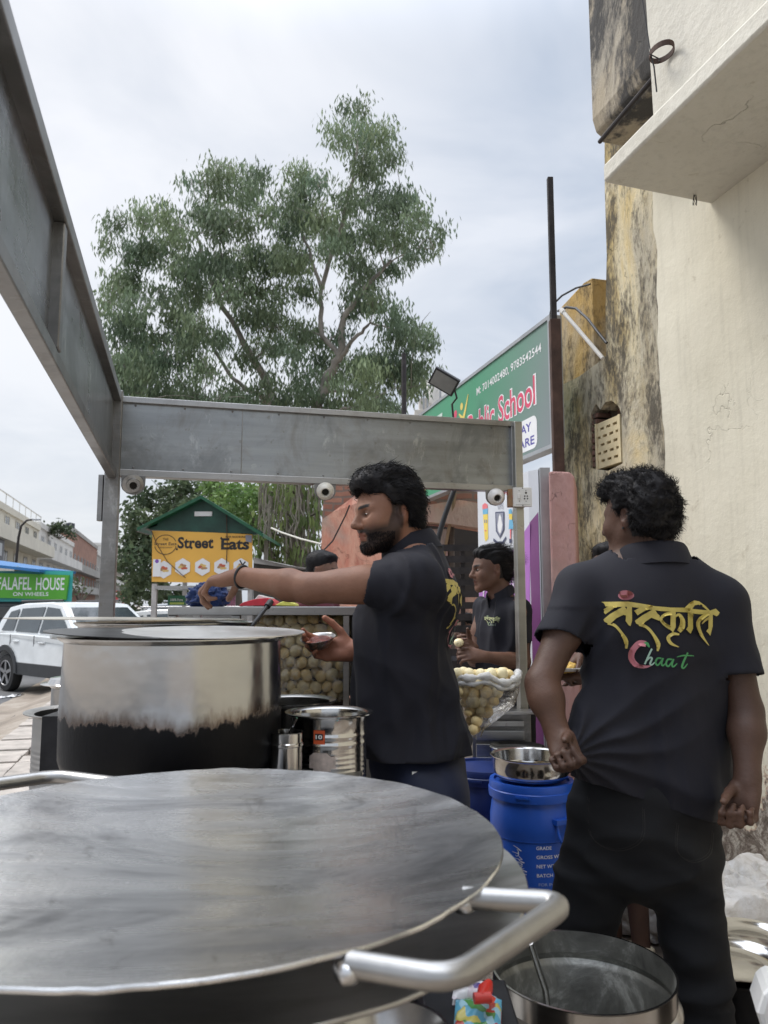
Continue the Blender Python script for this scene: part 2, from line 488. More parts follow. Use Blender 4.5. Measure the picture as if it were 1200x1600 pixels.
KERB = -1.5
ZR = -0.25                                    # the road lies lower than our footpath
g = MB(); g.quad((-900, -900, ZR - .01), (900, -900, ZR - .01), (900, 900, ZR - .01), (-900, 900, ZR - .01))
tag(g.build('ground', M_dirt, recalc=False), kind='structure')
NK = 200
def edge_s(k): return -40 + 160 * k / NK
g = MB()
rows_ = [(30.0, 0.0), (KERB + 1.2, 0.0), (KERB - .02, -0.012), (KERB - .35, -.10), (KERB - .7, ZR + .012), (KERB - 1.3, ZR - .006)]
V = [sr(edge_s(k), r_ + (0.08 * mnoise.noise(Vector((k * .35, i, 0))) if i > 2 else 0), z_ + (0.012 * mnoise.noise(Vector((k * .9, i * 2., 3))) if i in (3, 4) else 0)) for i, (r_, z_) in enumerate(rows_) for k in range(NK + 1)]
g.add(V, [(i * (NK + 1) + k, i * (NK + 1) + k + 1, (i + 1) * (NK + 1) + k + 1, (i + 1) * (NK + 1) + k) for i in range(len(rows_) - 1) for k in range(NK)])
tag(g.build('footpath', M_dirt, smooth=60), kind='structure')
g = MB()
lo = [sr(edge_s(k) if k < NK else 600, KERB - .72 + 0.25 * mnoise.noise(Vector((k * .21, 0, 0))) + .07 * mnoise.noise(Vector((k * 1.3, 5, 0))), ZR) for k in range(NK + 1)]
far = [sr(edge_s(k) if k < NK else 600, -11.0, ZR) for k in range(NK + 1)]
for k in range(NK): g.quad(lo[k], lo[k + 1], far[k + 1], far[k])
tag(g.build('road', M_asph), kind='structure')
# raised strip of worn paving slabs along our side of the road
g = MB()
for k in range(-6, 70):
    s0 = 1.2 + k * 0.30
    if s0 > 20: break
    for j in range(3):
        w = 0.30
        c = sr(s0 + 0.15 + rnd.uniform(-.01, .01), KERB + 0.12 + j * 0.36, 0.005 + rnd.uniform(-.008, .008))
        sz = (0.35, 0.275, 0.08)
        if rnd.random() < 0.07: continue
        g.box(c, sz, rz=math.atan2(R2.y, R2.x) + rnd.uniform(-.03, .03))
tag(g.build('pavement', M_stone, bevel=0.006), kind='structure')
# ---- far pavement
g = MB(); g.prism([sr(-60, -11, ZR - .01), sr(400, -11, ZR - .01), sr(400, -13.2, ZR - .01), sr(-60, -13.2, ZR - .01)], (0, 0, 0.14))
tag(g.build('far_pavement', M_stone), kind='structure')

# ---------------------------------------------------------------- wall materials
def cream_mat(name, c0, c1, peel_z=None, streak=0.35, bs=.55):
    m, n, b = mk(name)
    big = nz(n, 1.1, 6, 0.6); st = nz(n, 5, 5, 0.6, (6, 6, 0.35)); fine = nz(n, 18, 6, 0.7)
    c = ramp(n, big, [(0.3, c0), (0.7, c1)])
    c = mixc_(n, ramp(n, st, [(0.5, 0.0), (0.85, streak)]), c, tuple(x * 0.62 for x in c0))
    spot = nz(n, 9, 5, 0.75, dist=0.6)
    c = mixc_(n, ramp(n, spot, [(0.62, 0.0), (0.7, 0.35)]), c, (0.36, 0.30, 0.2))
    # hairline cracks
    v = n.nodes.new('ShaderNodeTexVoronoi'); v.feature = 'DISTANCE_TO_EDGE'; v.inputs['Scale'].default_value = 1.1
    t = n.nodes.new('ShaderNodeTexCoord'); dsp = n.nodes.new('ShaderNodeVectorMath'); dsp.operation = 'ADD'
    nn = n.nodes.new('ShaderNodeTexNoise'); nn.inputs['Scale'].default_value = 3; nn.inputs['Detail'].default_value = 5
    sc_ = n.nodes.new('ShaderNodeVectorMath'); sc_.operation = 'SCALE'; sc_.inputs['Scale'].default_value = 0.8
    n.links.new(t.outputs['Object'], nn.inputs['Vector']); n.links.new(nn.outputs[1], sc_.inputs[0])
    n.links.new(t.outputs['Object'], dsp.inputs[0]); n.links.new(sc_.outputs[0], dsp.inputs[1]); n.links.new(dsp.outputs[0], v.inputs['Vector'])
    msk = ramp(n, nz(n, 0.9, 2, 0.5), [(0.6, 0.0), (0.66, 1.0)])
    cr = math_(n, 'MULTIPLY', ramp(n, v.outputs['Distance'], [(0.0, 1.0), (0.003, 0.0)]), msk)
    c = mixc_(n, math_(n, 'MULTIPLY', cr, 0.10), c, (0.2, 0.17, 0.12))
    h = math_(n, 'SUBTRACT', math_(n, 'ADD', math_(n, 'MULTIPLY', big, 1.0), math_(n, 'MULTIPLY', fine, 0.3)), math_(n, 'MULTIPLY', cr, .3))
    if peel_z is not None:
        geo = n.nodes.new('ShaderNodeNewGeometry'); sp = n.nodes.new('ShaderNodeSeparateXYZ'); n.links.new(geo.outputs['Position'], sp.inputs[0])
        pn = nz(n, 2.6, 8, 0.72)
        lim = math_(n, 'ADD', math_(n, 'MULTIPLY', math_(n, 'SUBTRACT', pn, 0.5), 2.6), peel_z)
        d = math_(n, 'SUBTRACT', lim, sp.outputs[2])
        mask = ramp(n, d, [(0.48, 0.0), (0.5, 1.0)]) if False else ramp(n, math_(n, 'ADD', d, 0.5), [(0.49, 0.0), (0.53, 1.0)])
        rub = ramp(n, nz(n, 11, 8, 0.75, dist=0.8), [(0.3, (0.09, 0.075, 0.06)), (0.48, (0.22, 0.18, 0.15)), (0.56, (0.5, 0.46, 0.4)), (0.75, (0.3, 0.22, 0.17))])
        c = mixc_(n, mask, c, rub)
        edge = ramp(n, math_(n, 'ADD', d, 0.5), [(0.44, 0.0), (0.49, 0.8), (0.53, 0.0)])
        c = mixc_(n, edge, c, (0.5, 0.3, 0.2))
        h = math_(n, 'ADD', h, math_(n, 'MULTIPLY', mask, math_(n, 'MULTIPLY', nz(n, 9, 6, 0.7, dist=0.8), 3.0)))
        h = math_(n, 'SUBTRACT', h, mask)
    n.links.new(c, b.inputs['Base Color']); b.inputs['Roughness'].default_value = 0.85; b.inputs['Specular IOR Level'].default_value = 0.25
    bump(n, b, h, bs, 0.025)
    return m
def stained_mat(name, yel, dark, amount, coord='Object', pale=(0.62, 0.54, 0.38), w=(.38, .36, .26)):
    m, n, b = mk(name)
    big = nz(n, 2.2, 7, 0.68, (1, 1, 0.45), 0.5, coord); pat = nz(n, 1.3, 5, 0.6, (1, 1, 0.6), 0.8, coord); mid = nz(n, 7, 7, 0.72, (1, 1, 0.35), 0.4, coord); fine = nz(n, 42, 5, 0.7, (1, 1, 0.5), 0.3, coord)
    c = ramp(n, big, [(0.38, yel), (0.5, pale), (0.6, tuple(x * .8 for x in yel))])
    c = mixc_(n, ramp(n, pat, [(0.50, 0.0), (0.60, 0.6)]), c, tuple(q * 0.42 for q in (0.9, 0.84, 0.72)))
    s = math_(n, 'ADD', math_(n, 'MULTIPLY', big, w[0]), math_(n, 'ADD', math_(n, 'MULTIPLY', mid, w[1]), math_(n, 'MULTIPLY', fine, w[2])))
    k = amount
    c = mixc_(n, ramp(n, s, [(0.56 - k * 0.12, 0.0), (0.64 - k * 0.12, 0.92)]), c, dark)
    v = n.nodes.new('ShaderNodeTexVoronoi'); v.feature = 'DISTANCE_TO_EDGE'; v.inputs['Scale'].default_value = 2.6
    t = n.nodes.new('ShaderNodeTexCoord'); dsp = n.nodes.new('ShaderNodeVectorMath'); dsp.operation = 'ADD'
    nn = n.nodes.new('ShaderNodeTexNoise'); nn.inputs['Scale'].default_value = 4; nn.inputs['Detail'].default_value = 6
    n.links.new(t.outputs[coord], nn.inputs['Vector']); n.links.new(t.outputs[coord], dsp.inputs[0]); n.links.new(nn.outputs[1], dsp.inputs[1]); n.links.new(dsp.outputs[0], v.inputs['Vector'])
    cr = math_(n, 'MULTIPLY', ramp(n, v.outputs['Distance'], [(0.0, 1.0), (0.008, 0.0)]), ramp(n, pat, [(0.38, 1.0), (0.46, 0.0)]))
    c = mixc_(n, math_(n, 'MULTIPLY', cr, 0.5), c, (0.07, 0.05, 0.035))
    n.links.new(c, b.inputs['Base Color']); b.inputs['Roughness'].default_value = 0.92; b.inputs['Specular IOR Level'].default_value = 0.2
    bump(n, b, math_(n, 'SUBTRACT', math_(n, 'ADD', big, math_(n, 'MULTIPLY', mid, 0.8)), cr), 0.9, 0.035)
    return m
def brick_mat(name, c1, c2, mortar, scale, cover=None, rough=0.9, coord='Object', covz=0.5, mp_rot=(0, 0, 0)):
    m, n, b = mk(name)
    t = n.nodes.new('ShaderNodeTexCoord'); mp = n.nodes.new('ShaderNodeMapping'); mp.inputs['Rotation'].default_value = mp_rot
    n.links.new(t.outputs[coord], mp.inputs[0])
    w = n.nodes.new('ShaderNodeTexNoise'); w.inputs['Scale'].default_value = 5; w.inputs['Detail'].default_value = 4
    n.links.new(t.outputs[coord], w.inputs['Vector'])
    sc_ = n.nodes.new('ShaderNodeVectorMath'); sc_.operation = 'SCALE'; sc_.inputs['Scale'].default_value = 0.05; n.links.new(w.outputs[1], sc_.inputs[0])
    ad = n.nodes.new('ShaderNodeVectorMath'); ad.operation = 'ADD'; n.links.new(mp.outputs[0], ad.inputs[0]); n.links.new(sc_.outputs[0], ad.inputs[1])
    br = n.nodes.new('ShaderNodeTexBrick'); br.inputs['Scale'].default_value = scale
    br.inputs['Color1'].default_value = (*c1, 1); br.inputs['Color2'].default_value = (*c2, 1); br.inputs['Mortar'].default_value = (*mortar, 1)
    br.inputs['Mortar Size'].default_value = 0.03; br.inputs['Brick Width'].default_value = 0.5; br.inputs['Row Height'].default_value = 0.17
    n.links.new(ad.outputs[0], br.inputs['Vector'])
    c = br.outputs[0]; nn = nz(n, 9, 6, 0.7)
    c = mixc_(n, ramp(n, nn, [(0.4, 0.0), (0.8, 0.5)]), c, tuple(q * 0.4 for q in c1))
    if cover:
        mk_ = ramp(n, nz(n, 1.4, 6, 0.7), [(covz, 0.0), (covz + 0.04, 1.0)])
        cc = ramp(n, nz(n, 3, 6, 0.7, (1, 1, 0.3)), [(0.35, cover), (0.7, tuple(q * 0.75 for q in cover))])
        c = mixc_(n, mk_, c, cc)
    n.links.new(c, b.inputs['Base Color']); b.inputs['Roughness'].default_value = rough
    bump(n, b, math_(n, 'MULTIPLY', br.outputs['Fac'], -1.0), 0.6, 0.02)
    return m
M_cream = cream_mat('cream_plaster', (0.64, 0.595, 0.47), (0.75, 0.705, 0.58), peel_z=0.55)
M_cream2 = cream_mat('cream_plaster_upper', (0.60, 0.57, 0.49), (0.71, 0.68, 0.60), bs=.95)
M_old = stained_mat('mouldy_yellow_plaster', (0.64, 0.50, 0.25), (0.10, 0.088, 0.07), 0.62, pale=(0.68, 0.60, 0.42))
M_dark = stained_mat('black_mould_plaster', (0.42, 0.36, 0.27), (0.06, 0.06, 0.062), .85, pale=(0.46, 0.40, 0.31), w=(.6, .27, .13))
M_ochre = stained_mat('ochre_plaster', (0.42, 0.27, 0.09), (0.06, 0.045, 0.03), 0.55, pale=(0.46, 0.32, 0.14))
M_brick = brick_mat('broken_brick', (0.13, 0.07, 0.05), (0.2, 0.11, 0.08), (0.1, 0.08, 0.06), 3.2)
M_iron = plain('dark_iron', (0.035, 0.03, 0.03), 0.55, 0.4, var=0.4, scale=14)
M_rust = plain('rusty_iron', (0.07, 0.04, 0.03), 0.75, 0.3, var=0.5, scale=9, bmp=0.3)
M_black = plain('black_plastic', (0.015, 0.015, 0.017), 0.5)
M_white = plain('white_plastic', (0.72, 0.70, 0.66), 0.4, var=0.06)

# ---------------------------------------------------------------- cream building on the right
W = 2.40
inner = onr(1122, 303, W); ZS = inner.z
oc = onz(942, 286, ZS); RB = r_of(oc); SE = s_of(oc)
t = thing('cream_building', 'cream plastered building with a projecting balcony slab, at the right edge', 'building', sr(0, W, 0))
s_edge = s_of(onr(1034, 600, W))
def rough_wall(s0, s1, z0, z1, r, thick, name, mat, parent, amp=0.012, step=0.06, jag=0.0):
    """plaster wall in a street-wise plane, its face gently uneven"""
    ns = max(2, int((s1 - s0) / step)); nz_ = max(2, int((z1 - z0) / step))
    V = []; F = []
    for i in range(ns + 1):
        for j in range(nz_ + 1):
            s = s0 + (s1 - s0) * i / ns; z = z0 + (z1 - z0) * j / nz_
            if jag and i == ns: s += jag * mnoise.noise(Vector((z * 3.0, 7.7, r))) + jag * 0.6 * mnoise.noise(Vector((z * 11.0, 1.7, r)))
            d = amp * (mnoise.noise(Vector((s * 1.7, r * 3, z * 1.7))) + 0.5 * mnoise.noise(Vector((s * 6, r, z * 6))))
            V.append(tuple(sr(s, r + d, z)))
    idx = lambda i, j: i * (nz_ + 1) + j
    for i in range(ns):
        for j in range(nz_): F.append((idx(i, j), idx(i + 1, j), idx(i + 1, j + 1), idx(i, j + 1)))
    mb = MB(); mb.add(V, F)
    # far end, top and back
    nb = len(mb.v)
    back = [sr(s0, r + thick, z0), sr(s1, r + thick, z0), sr(s1, r + thick, z1), sr(s0, r + thick, z1)]
    mb.add([V[idx(ns, j)] for j in range(nz_ + 1)] + [sr(s1, r + thick, z0 + (z1 - z0) * j / nz_) for j in range(nz_ + 1)], [(j, j + 1, nz_ + 2 + j, nz_ + 1 + j) for j in range(nz_)])
    mb.add([V[idx(i, nz_)] for i in range(ns + 1)] + [sr(s0 + (s1 - s0) * i / ns, r + thick, z1) for i in range(ns + 1)], [(i, i + 1, ns + 2 + i, ns + 1 + i) for i in range(ns)])
    mb.add(back, [(0, 1, 2, 3)])
    mb.add([V[idx(0, 0)], sr(s0, r + thick, z0), sr(s0, r + thick, z1), V[idx(0, nz_)]], [(0, 1, 2, 3)])
    return mb.build(name, mat, parent, smooth=50)
rough_wall(-5.5, s_edge, 0.0, ZS + 4.4, W, 0.35, 'wall', M_cream, t, jag=.05)
# balcony slab: floor with a drip lip, drawn in plan and raised
sl = MB()
nn_ = 30; outer = []; 
for k in range(nn_ + 1):
    s = -5.5 + (SE + 5.5) * k / nn_
    outer.append(sr(s, RB + 0.006 * mnoise.noise(Vector((s * 4, 0, 0))), ZS + 0.008 * mnoise.noise(Vector((s * 3, 3, 0)))))
inn = [sr(-5.5 + (SE + 5.5) * k / nn_, W + 0.02, ZS - 0.02) for k in range(nn_ + 1)]
sl.prism(outer + list(reversed(inn)), (0, 0, 0.085))
sl.build('balcony_slab', M_cream2, t, smooth=30, bevel=0.012)
s_up = s_of(onr(1016, 100, RB + 0.035))
rough_wall(-5.5, s_up, ZS + 0.083, ZS + 4.5, RB + 0.035, 0.25, 'upper_wall', M_cream2, t, amp=0.010, step=0.05)
# loose bits hanging under the slab
w = MB()
for k in range(5):
    a = onz(1083 + k, 300, ZS) + Vector((0, 0, 0.02)); p = [a + Vector((0.004 * math.sin(k + j), 0.003 * math.cos(2 * k + j), -0.017 * j)) for j in range(6)]
    w.tube(p, 0.0016, 5)
w.build('wire_ends', M_iron, t)
# iron ring bracket on the upper wall with wires
t = thing('ring_bracket', 'rusty iron ring bracket with loose wires on the cream upper wall', 'bracket', onr(1050, 85, RB))
pts = []
c = onr(1048, 84, RB + 0.03) ; rr = 0.055
Rn = -R2
for k in range(20):
    a = -0.2 + 2 * math.pi * k / 20
    pts.append(c + Rn * (rr * 0.75 * (1 + math.cos(a)) ) + S2 * (rr * math.sin(a)))
b_ = MB()
for k in range(20):
    b_.beam(pts[k], pts[(k + 1) % 20], 0.004, 0.022)
b_.build('ring', M_rust, t)
b_ = MB(); a0 = c + Rn * 0.07 + S2 * 0.03
b_.tube([a0, a0 + Vector((0.01, 0, -0.05)), a0 + Vector((0.02, 0.01, -0.15))], 0.003, 6)
b_.tube([c + Rn * .02 + S2 * .05, c + Rn * 0.05 + Vector((0, 0, -0.035)), c + Rn * 0.1 + Vector((0, 0, -0.02))], 0.0025, 6)
b_.tube([a0, a0 + Vector((-0.02, 0, 0.2)), a0 + Vector((-0.06, 0, 0.6))], 0.0022, 6)
b_.build('wire', M_black, t)

# ---------------------------------------------------------------- old stained building beyond it
t = thing('old_building', 'mouldy yellow old building with a brick niche and lattice vent, beyond the cream wall', 'building', sr(3.4, W, 0))
sA = s_of(onr(946, 400, W + 0.02))
ow = MB()
def OP(px, py, r=W + 0.02): return onr(px, py, r)
outl = [(880, None), (881, 900), (876, 735), (880, 640), (881, 600), (905, 588), (930, 570), (947, 556), (946, 480), (948, 400), (945, 300), (944, 100)]
poly = []
for px, py in outl:
    p = OP(px, py if py else 900)
    if py is None: p.z = 0
    poly.append(p)
top_far = OP(944, 100); top_far.z = 7.2; poly.append(top_far)
near = sr(s_edge - 0.02, W + 0.02, 7.2); poly.append(near)
poly.append(sr(s_edge - 0.02, W + 0.02, 0))
ow.prism(poly, R2 * 0.45)
o = ow.build('wall', M_old, t)
cut = MB()
arch = [(924, 732), (922, 690), (923, 648), (931, 630), (938, 640), (946, 628), (956, 626), (966, 634), (971, 648), (973, 724), (950, 736)]
cut.prism([onr(a, b, W + .02) - R2 * .12 for a, b in arch], R2 * 0.24)
bool_cut(o, cut)
b2 = MB()
b2.prism([onr(a, b, W + 0.02) + R2 * .11 for a, b in [(912, 748), (912, 615), (985, 615), (985, 748)]], R2 * 0.01)
b2.build('niche_back', M_brick, t)
# broken bricks along the left jamb
b3 = MB()
for k in range(9):
    p = onr(927 + rnd.uniform(-2, 2), 650 + k * 9.5, W + 0.02) + R2 * .065
    b3.box(p, (0.07 + rnd.uniform(0, .03), 0.11, 0.028), rz=math.atan2(S2.y, S2.x) + rnd.uniform(-.08, .08))
b3.build('jamb_bricks', M_brick, t, bevel=0.004)
# lattice vent with five rows of slots
jl = [onr(937, 663, W + 0.03), onr(971, 645, W + 0.03), onr(971, 716, W + 0.03), onr(940, 737, W + 0.03)]
sj0, sj1 = s_of(jl[0]), s_of(jl[1]); zt = (jl[0].z + jl[1].z) / 2; zb = (jl[2].z + jl[3].z) / 2
M_jaali = plain('lattice_plaster', (0.62, 0.52, 0.32), 0.85, var=0.15, bmp=0.2)
j = MB(); rows = 5; H = zt - zb; Wj = abs(sj0 - sj1); smin = min(sj0, sj1) + .10 * Wj
uh = H / (rows * 3 + 2)
for k in range(rows + 1):
    z = zb + uh * (k * 3 + 1)
    j.beam(sr(smin - 0.01, W + 0.05, z), sr(smin + Wj + 0.01, W + 0.05, z), 0.05, uh * 2)
for k in range(rows):
    z = zb + uh * (k * 3 + 2.5); off = 0.0 if k % 2 else 0.4
    for q in range(5):
        x = (q + off - .3) / 3.4 * Wj
        if 0 <= x <= Wj: j.box(sr(smin + x, W + 0.05, z), (Wj * .11, 0.05, uh * 1.001), rz=math.atan2(S2.y, S2.x))
for x in (smin - 0.008, smin + Wj + 0.008):
    j.box(sr(x, W + 0.048, (zt + zb) / 2), (0.02, 0.056, H + 0.004), rz=math.atan2(S2.y, S2.x))
lv = j.build('lattice_vent', M_jaali, t)
# dark mould-black box high on the wall
p0 = onr(931, 222, 2.12); s1 = s_of(p0)
b4 = MB()
prof = [(0, 0), (0.0, 0.03), (-0.03, 0.05), (-0.05, 0.12), (-0.05, 2.9), (0.3, 2.9), (0.3, 0)]
b4.prism([sr(s1, 2.15 + a, p0.z + b) for a, b in prof], S2 * (-(s1 - 2.62)))
b4.build('parapet_box', M_dark, t, bevel=0.012)
b5 = MB(); b5.tube([sr(s1 - 0.02, 2.13, p0.z - 0.01), sr(2.9, 2.13, p0.z + 0.02), sr(2.7, 2.14, p0.z + 0.0)], 0.012, 8); b5.build('drain_pipe', M_iron, t)
# ochre parapet block beyond
zt_ = onr(927, 432, W + 0.06).z; zb_ = onr(927, 600, W + 0.06).z
s0_ = s_of(onr(927, 500, W + 0.06)); s1_ = s_of(onr(874, 500, W + 0.06))
b6 = MB(); 
b6.prism([sr(s0_, W + 0.06, zb_ - 0.3), sr(s1_, W + 0.06, zb_ - 0.3), sr(s1_, W + 0.06, zt_ - 0.04), sr(s0_ + 0.1, W + 0.06, zt_ + 0.01), sr(s0_, W + 0.06, zt_)], R2 * 0.9)
b6.build('ochre_parapet', M_ochre, t, bevel=0.01)

# white plastic pipe and black hoses by the pole
a, b = onr(877, 484, 2.25), onr(942, 560, 2.36)
p = MB(); p.tube([a, b], 0.012, 12); p.tube([a, a + (b - a) * 0.06], 0.016, 12)
tag(p.build('plastic_pipe', M_white, smooth=40), 'white plastic pipe slanting down from the sign pole to the mouldy wall', 'pipe')
h = MB(); h.tube([onr(*q, 2.3) for q in ((872, 486), (885, 480), (900, 482), (918, 498), (935, 520), (948, 536))], 0.008, 8)
tag(h.build('black_hose', M_black, smooth=60), 'thick grey hose looping from the sign pole to the ochre parapet', 'hose')
h = MB(); h.tube([onr(*q, 2.25) for q in ((858, 500), (862, 478), (878, 462), (900, 450), (922, 444))], 0.006, 8)
tag(h.build('power_cable', M_black, smooth=60), 'black cable arching over the ochre parapet behind the sign pole', 'cable')

# ---------------------------------------------------------------- school sign and its pole
RS = 2.15
sN = s_of(onr(860, 600, RS)); sF = 6.75
zT = onr(861, 497, RS).z; zB = onr(856, 697, RS).z
t = thing('school_sign', 'long green and grey school signboard with pink lettering, above the steel frame', 'sign', sr(sN, RS, zB))
m, n, b = mk('sign_print')
geo = n.nodes.new('ShaderNodeNewGeometry'); sp = n.nodes.new('ShaderNodeVectorMath'); sp.operation = 'DOT_PRODUCT'
n.links.new(geo.outputs['Position'], sp.inputs[0]); sp.inputs[1].default_value = (S2.x, S2.y, 0.55)
mr_ = n.nodes.new('ShaderNodeMapRange'); mr_.inputs[1].default_value = 5.35; mr_.inputs[2].default_value = 6.9; n.links.new(sp.outputs['Value'], mr_.inputs[0])
n.links.new(ramp(n, mr_.outputs[0], [(0.0, (0.20, 0.22, 0.23)), (0.45, (0.12, 0.24, 0.18)), (1.0, (0.05, 0.27, 0.14))]), b.inputs['Base Color'])
b.inputs['Roughness'].default_value = 0.5
bd = MB(); bd.beam(sr(sN, RS + 0.03, (zT + zB) / 2), sr(sF, RS + 0.03, (zT + zB) / 2), 0.06, zT - zB)
bd.build('board', m, t)
M_frame = plain('grey_metal_frame', (0.36, 0.37, 0.38), 0.45, 0.6, var=0.15)
fr = MB()
for z in (zT + 0.012, zB - 0.012): fr.beam(sr(sN - 0.03, RS + 0.03, z), sr(sF + 0.02, RS + 0.03, z), 0.08, 0.024)
fr.box(sr(sN - 0.015, RS + 0.03, (zT + zB) / 2), (0.03, 0.08, zT - zB), rz=math.atan2(S2.y, S2.x))
fr.box(sr(sF + 0.01, RS + 0.03, (zT + zB) / 2), (0.02, 0.08, zT - zB), rz=math.atan2(S2.y, S2.x))
fr.build('frame', M_frame, t)
M_pink = plain('pink_print', (0.62, 0.06, 0.13), 0.5, var=0.05); M_wht = plain('white_print', (0.75, 0.75, 0.75), 0.5, var=0.04)
M_blu = plain('blue_print', (0.07, 0.06, 0.30), 0.5); M_yel = plain('yellow_print', (0.70, 0.55, 0.12), 0.5, var=0.05)
M_paleg = plain('pale_green_print', (0.5, 0.62, 0.55), 0.5)
def sx(px, py=620): return sF - s_of(onr(px, py, RS))
H_ = zT - zB
d = Draw()
xa, xb = sx(745, 615), sx(846, 545)
d.text("M: 7014002480, 9783542544", xa, H_ * 0.775, w=xb - xa, h=H_ * 0.085, mi=1, bold=0.008)
xa, xb = sx(731, 650), sx(838, 600)
d.text("Public School", xa, H_ * 0.375, w=xb - xa, h=H_ * 0.27, mi=1, bold=0.045)
d.text("Public School", xa + 0.012, H_ * 0.385, w=xb - xa - .03, h=H_ * 0.25, mi=0, bold=0.012)
xa, xb = sx(798, 660), sx(839, 655)
rd = []
x0, x1, y0, y1, q = xa, xb, H_ * 0.03, H_ * 0.30, 0.05
for cx, cy, a0 in ((x1 - q, y1 - q, 0), (x0 + q, y1 - q, 90), (x0 + q, y0 + q, 180), (x1 - q, y0 + q, 270)):
    for k in range(5):
        a = R(a0 + k * 22.5); rd.append((cx + q * math.cos(a), cy + q * math.sin(a)))
d.poly(rd, 1)
d.text("DAY", x0 + (x1 - x0) * .2, H_ * 0.185, w=(x1 - x0) * .6, h=H_ * 0.075, mi=2, bold=0.02)
d.text("CARE", x0 + (x1 - x0) * .1, H_ * 0.065, w=(x1 - x0) * .8, h=H_ * 0.075, mi=2, bold=0.02)
# emblem: two leaping figures
e0 = sx(716, 640)
d.poly(ell(e0 - .06, H_ * .74, .035, .035, 12), 0); d.strk([(e0 - .16, H_ * .55), (e0 - .08, H_ * .6), (e0 - .03, H_ * .68)], [.01, .05, .02], 0); d.strk([(e0 - .1, H_ * .5), (e0 - .06, H_ * .6)], [.02, .05], 0)
d.strk([(e0 + .22, H_ * .86), (e0 + .12, H_ * .66), (e0 - .02, H_ * .55)], [.01, .045, .02], 3); d.poly(ell(e0 + .08, H_ * .78, .03, .03, 12), 3); d.strk([(e0 + .02, H_ * .72), (e0 + .12, H_ * .62), (e0 + .2, H_ * .5)], [.01, .04, .02], 3)
d.text("ENGLISH MEDIUM", 0.12, H_ * 0.83, w=0.6, h=H_ * .06, mi=4, bold=0.01) if False else None
d.strk([(0.15, H_ * .84), (0.8, H_ * .84)], .03, 4)
d.poly([(0.02, 0.01), (0.30, 0.01), (0.36, H_ * .16), (0.02, H_ * .16)], 3)
its = d.items
for nm_, a_, b_ in (('phone_number', 0, 1), ('school_name', 1, 3), ('day_care_panel', 3, 6), ('emblem', 6, len(its))):
    d = Draw(); d.items = its[a_:b_]; d.lay(sr(sF, RS, zB), -S2, (0, 0, 1), nm_, [M_pink, M_wht, M_blu, M_yel, M_paleg], t)

pl = MB()
a = at(868, 600, 4.12); a.z = 0
zt_ = at(868, 278, a.y).z; zm = at(868, 500, a.y).z
t = thing('sign_pole', 'tall dark square iron pole holding up the near end of the school sign', 'pole', a)
pl.box((a.x, a.y, (zt_ + zm) / 2), (0.032, 0.032, zt_ - zm)); pl.build('pole_top', M_iron, t, bevel=0.003)
pl = MB(); pl.box((a.x + .004, a.y, zm / 2), (0.058, 0.05, zm)); pl.build('post', M_rust, t, bevel=0.004)
# flood light above the sign
p = at(694, 596, 5.6)
t = thing('flood_light', 'black rectangular flood light tilted over the top edge of the school sign', 'light', p)
ax = (Vector((0.93, 0.25, -0.2)).normalized(),)
X = Vector((0.82, 0.0, -0.50)).normalized(); Z = Vector((0.3, .72, .62)).normalized(); Y = Z.cross(X).normalized(); Z = X.cross(Y)
hd = MB(); hd.box(p, (0.21, 0.15, 0.03), (X, Y, Z)); hd.build('housing', M_black, t, bevel=0.006)
gl = MB(); gl.box(p - Z * 0.0165, (0.18, 0.12, 0.004), (X, Y, Z)); gl.build('glass', plain('lamp_glass', (0.2, 0.2, 0.19), 0.25, var=.2), t)
ar = MB(); ar.tube([p + X * 0.08 + Z * .01, p + X * 0.12 + Y * .02 + Vector((0, 0, -0.05)), p + X * 0.07 + Vector((0, 0.03, -0.13)), p + X * 0.09 + Vector((0, 0.05, -0.3))], 0.008, 8); ar.build('arm', M_iron, t)

# ---------------------------------------------------------------- pink pillar, printed booth
M_pinkwall = stained_mat('faded_pink_plaster', (0.50, 0.28, 0.26), (0.30, 0.15, 0.14), -0.1, pale=(0.56, 0.34, 0.32))
M_salmon = stained_mat('salmon_limewash', (0.58, 0.24, 0.17), (0.22, 0.08, 0.06), 0.0, pale=(0.66, 0.36, 0.26))
a = at(856, 736, 3.95); b_ = at(897, 738, 3.95)
pp = MB(); 
prof = [(a.x, 0), (b_.x + .0, 0), (b_.x - 0.002, 0.8), (b_.x, 1.5), (b_.x, a.z - 0.03), (b_.x - 0.02, a.z - 0.004), (a.x + 0.004, a.z)]
pp.prism([(x, 3.95, z) for x, z in prof], (0.12, 0.42, 0))
tag(pp.build('pink_pillar', M_pinkwall, bevel=0.012), 'faded pink plastered pillar between the purple booth and the mouldy wall', 'pillar')
C1, C2, C3 = at(748, 900, 4.85), at(829, 900, 4.15), at(845, 900, 4.1)
C3b = at(856, 900, 4.08)
zt1 = at(829, 736, 4.15).z
t = thing('printed_booth', 'tall booth wrapped in a white and purple printed banner, behind the slim steel post', 'booth', (C2.x, C2.y, 0))
M_vinyl = plain('white_vinyl', (0.66, 0.68, 0.72), 0.35, var=0.08, scale=3, bmp=0.15, bscale=5)
M_purple = plain('purple_vinyl', (0.42, 0.16, 0.50), 0.35, var=0.14, scale=3, bmp=0.15, bscale=5)
M_purple2 = plain('purple_vinyl_shaded', (0.26, 0.09, 0.25), 0.35, var=0.15, scale=3)  # same banner purple, shade of the turned side face put into the colour
bb = MB(); bb.prism([(C1.x, C1.y, 0), (C2.x, C2.y, 0), (C3.x, C3.y, 0), (C3.x + .15, C3.y + .75, 0), (C1.x + .2, C1.y + .1, 0)], (0, 0, zt1)); bb.build('body', M_vinyl, t)
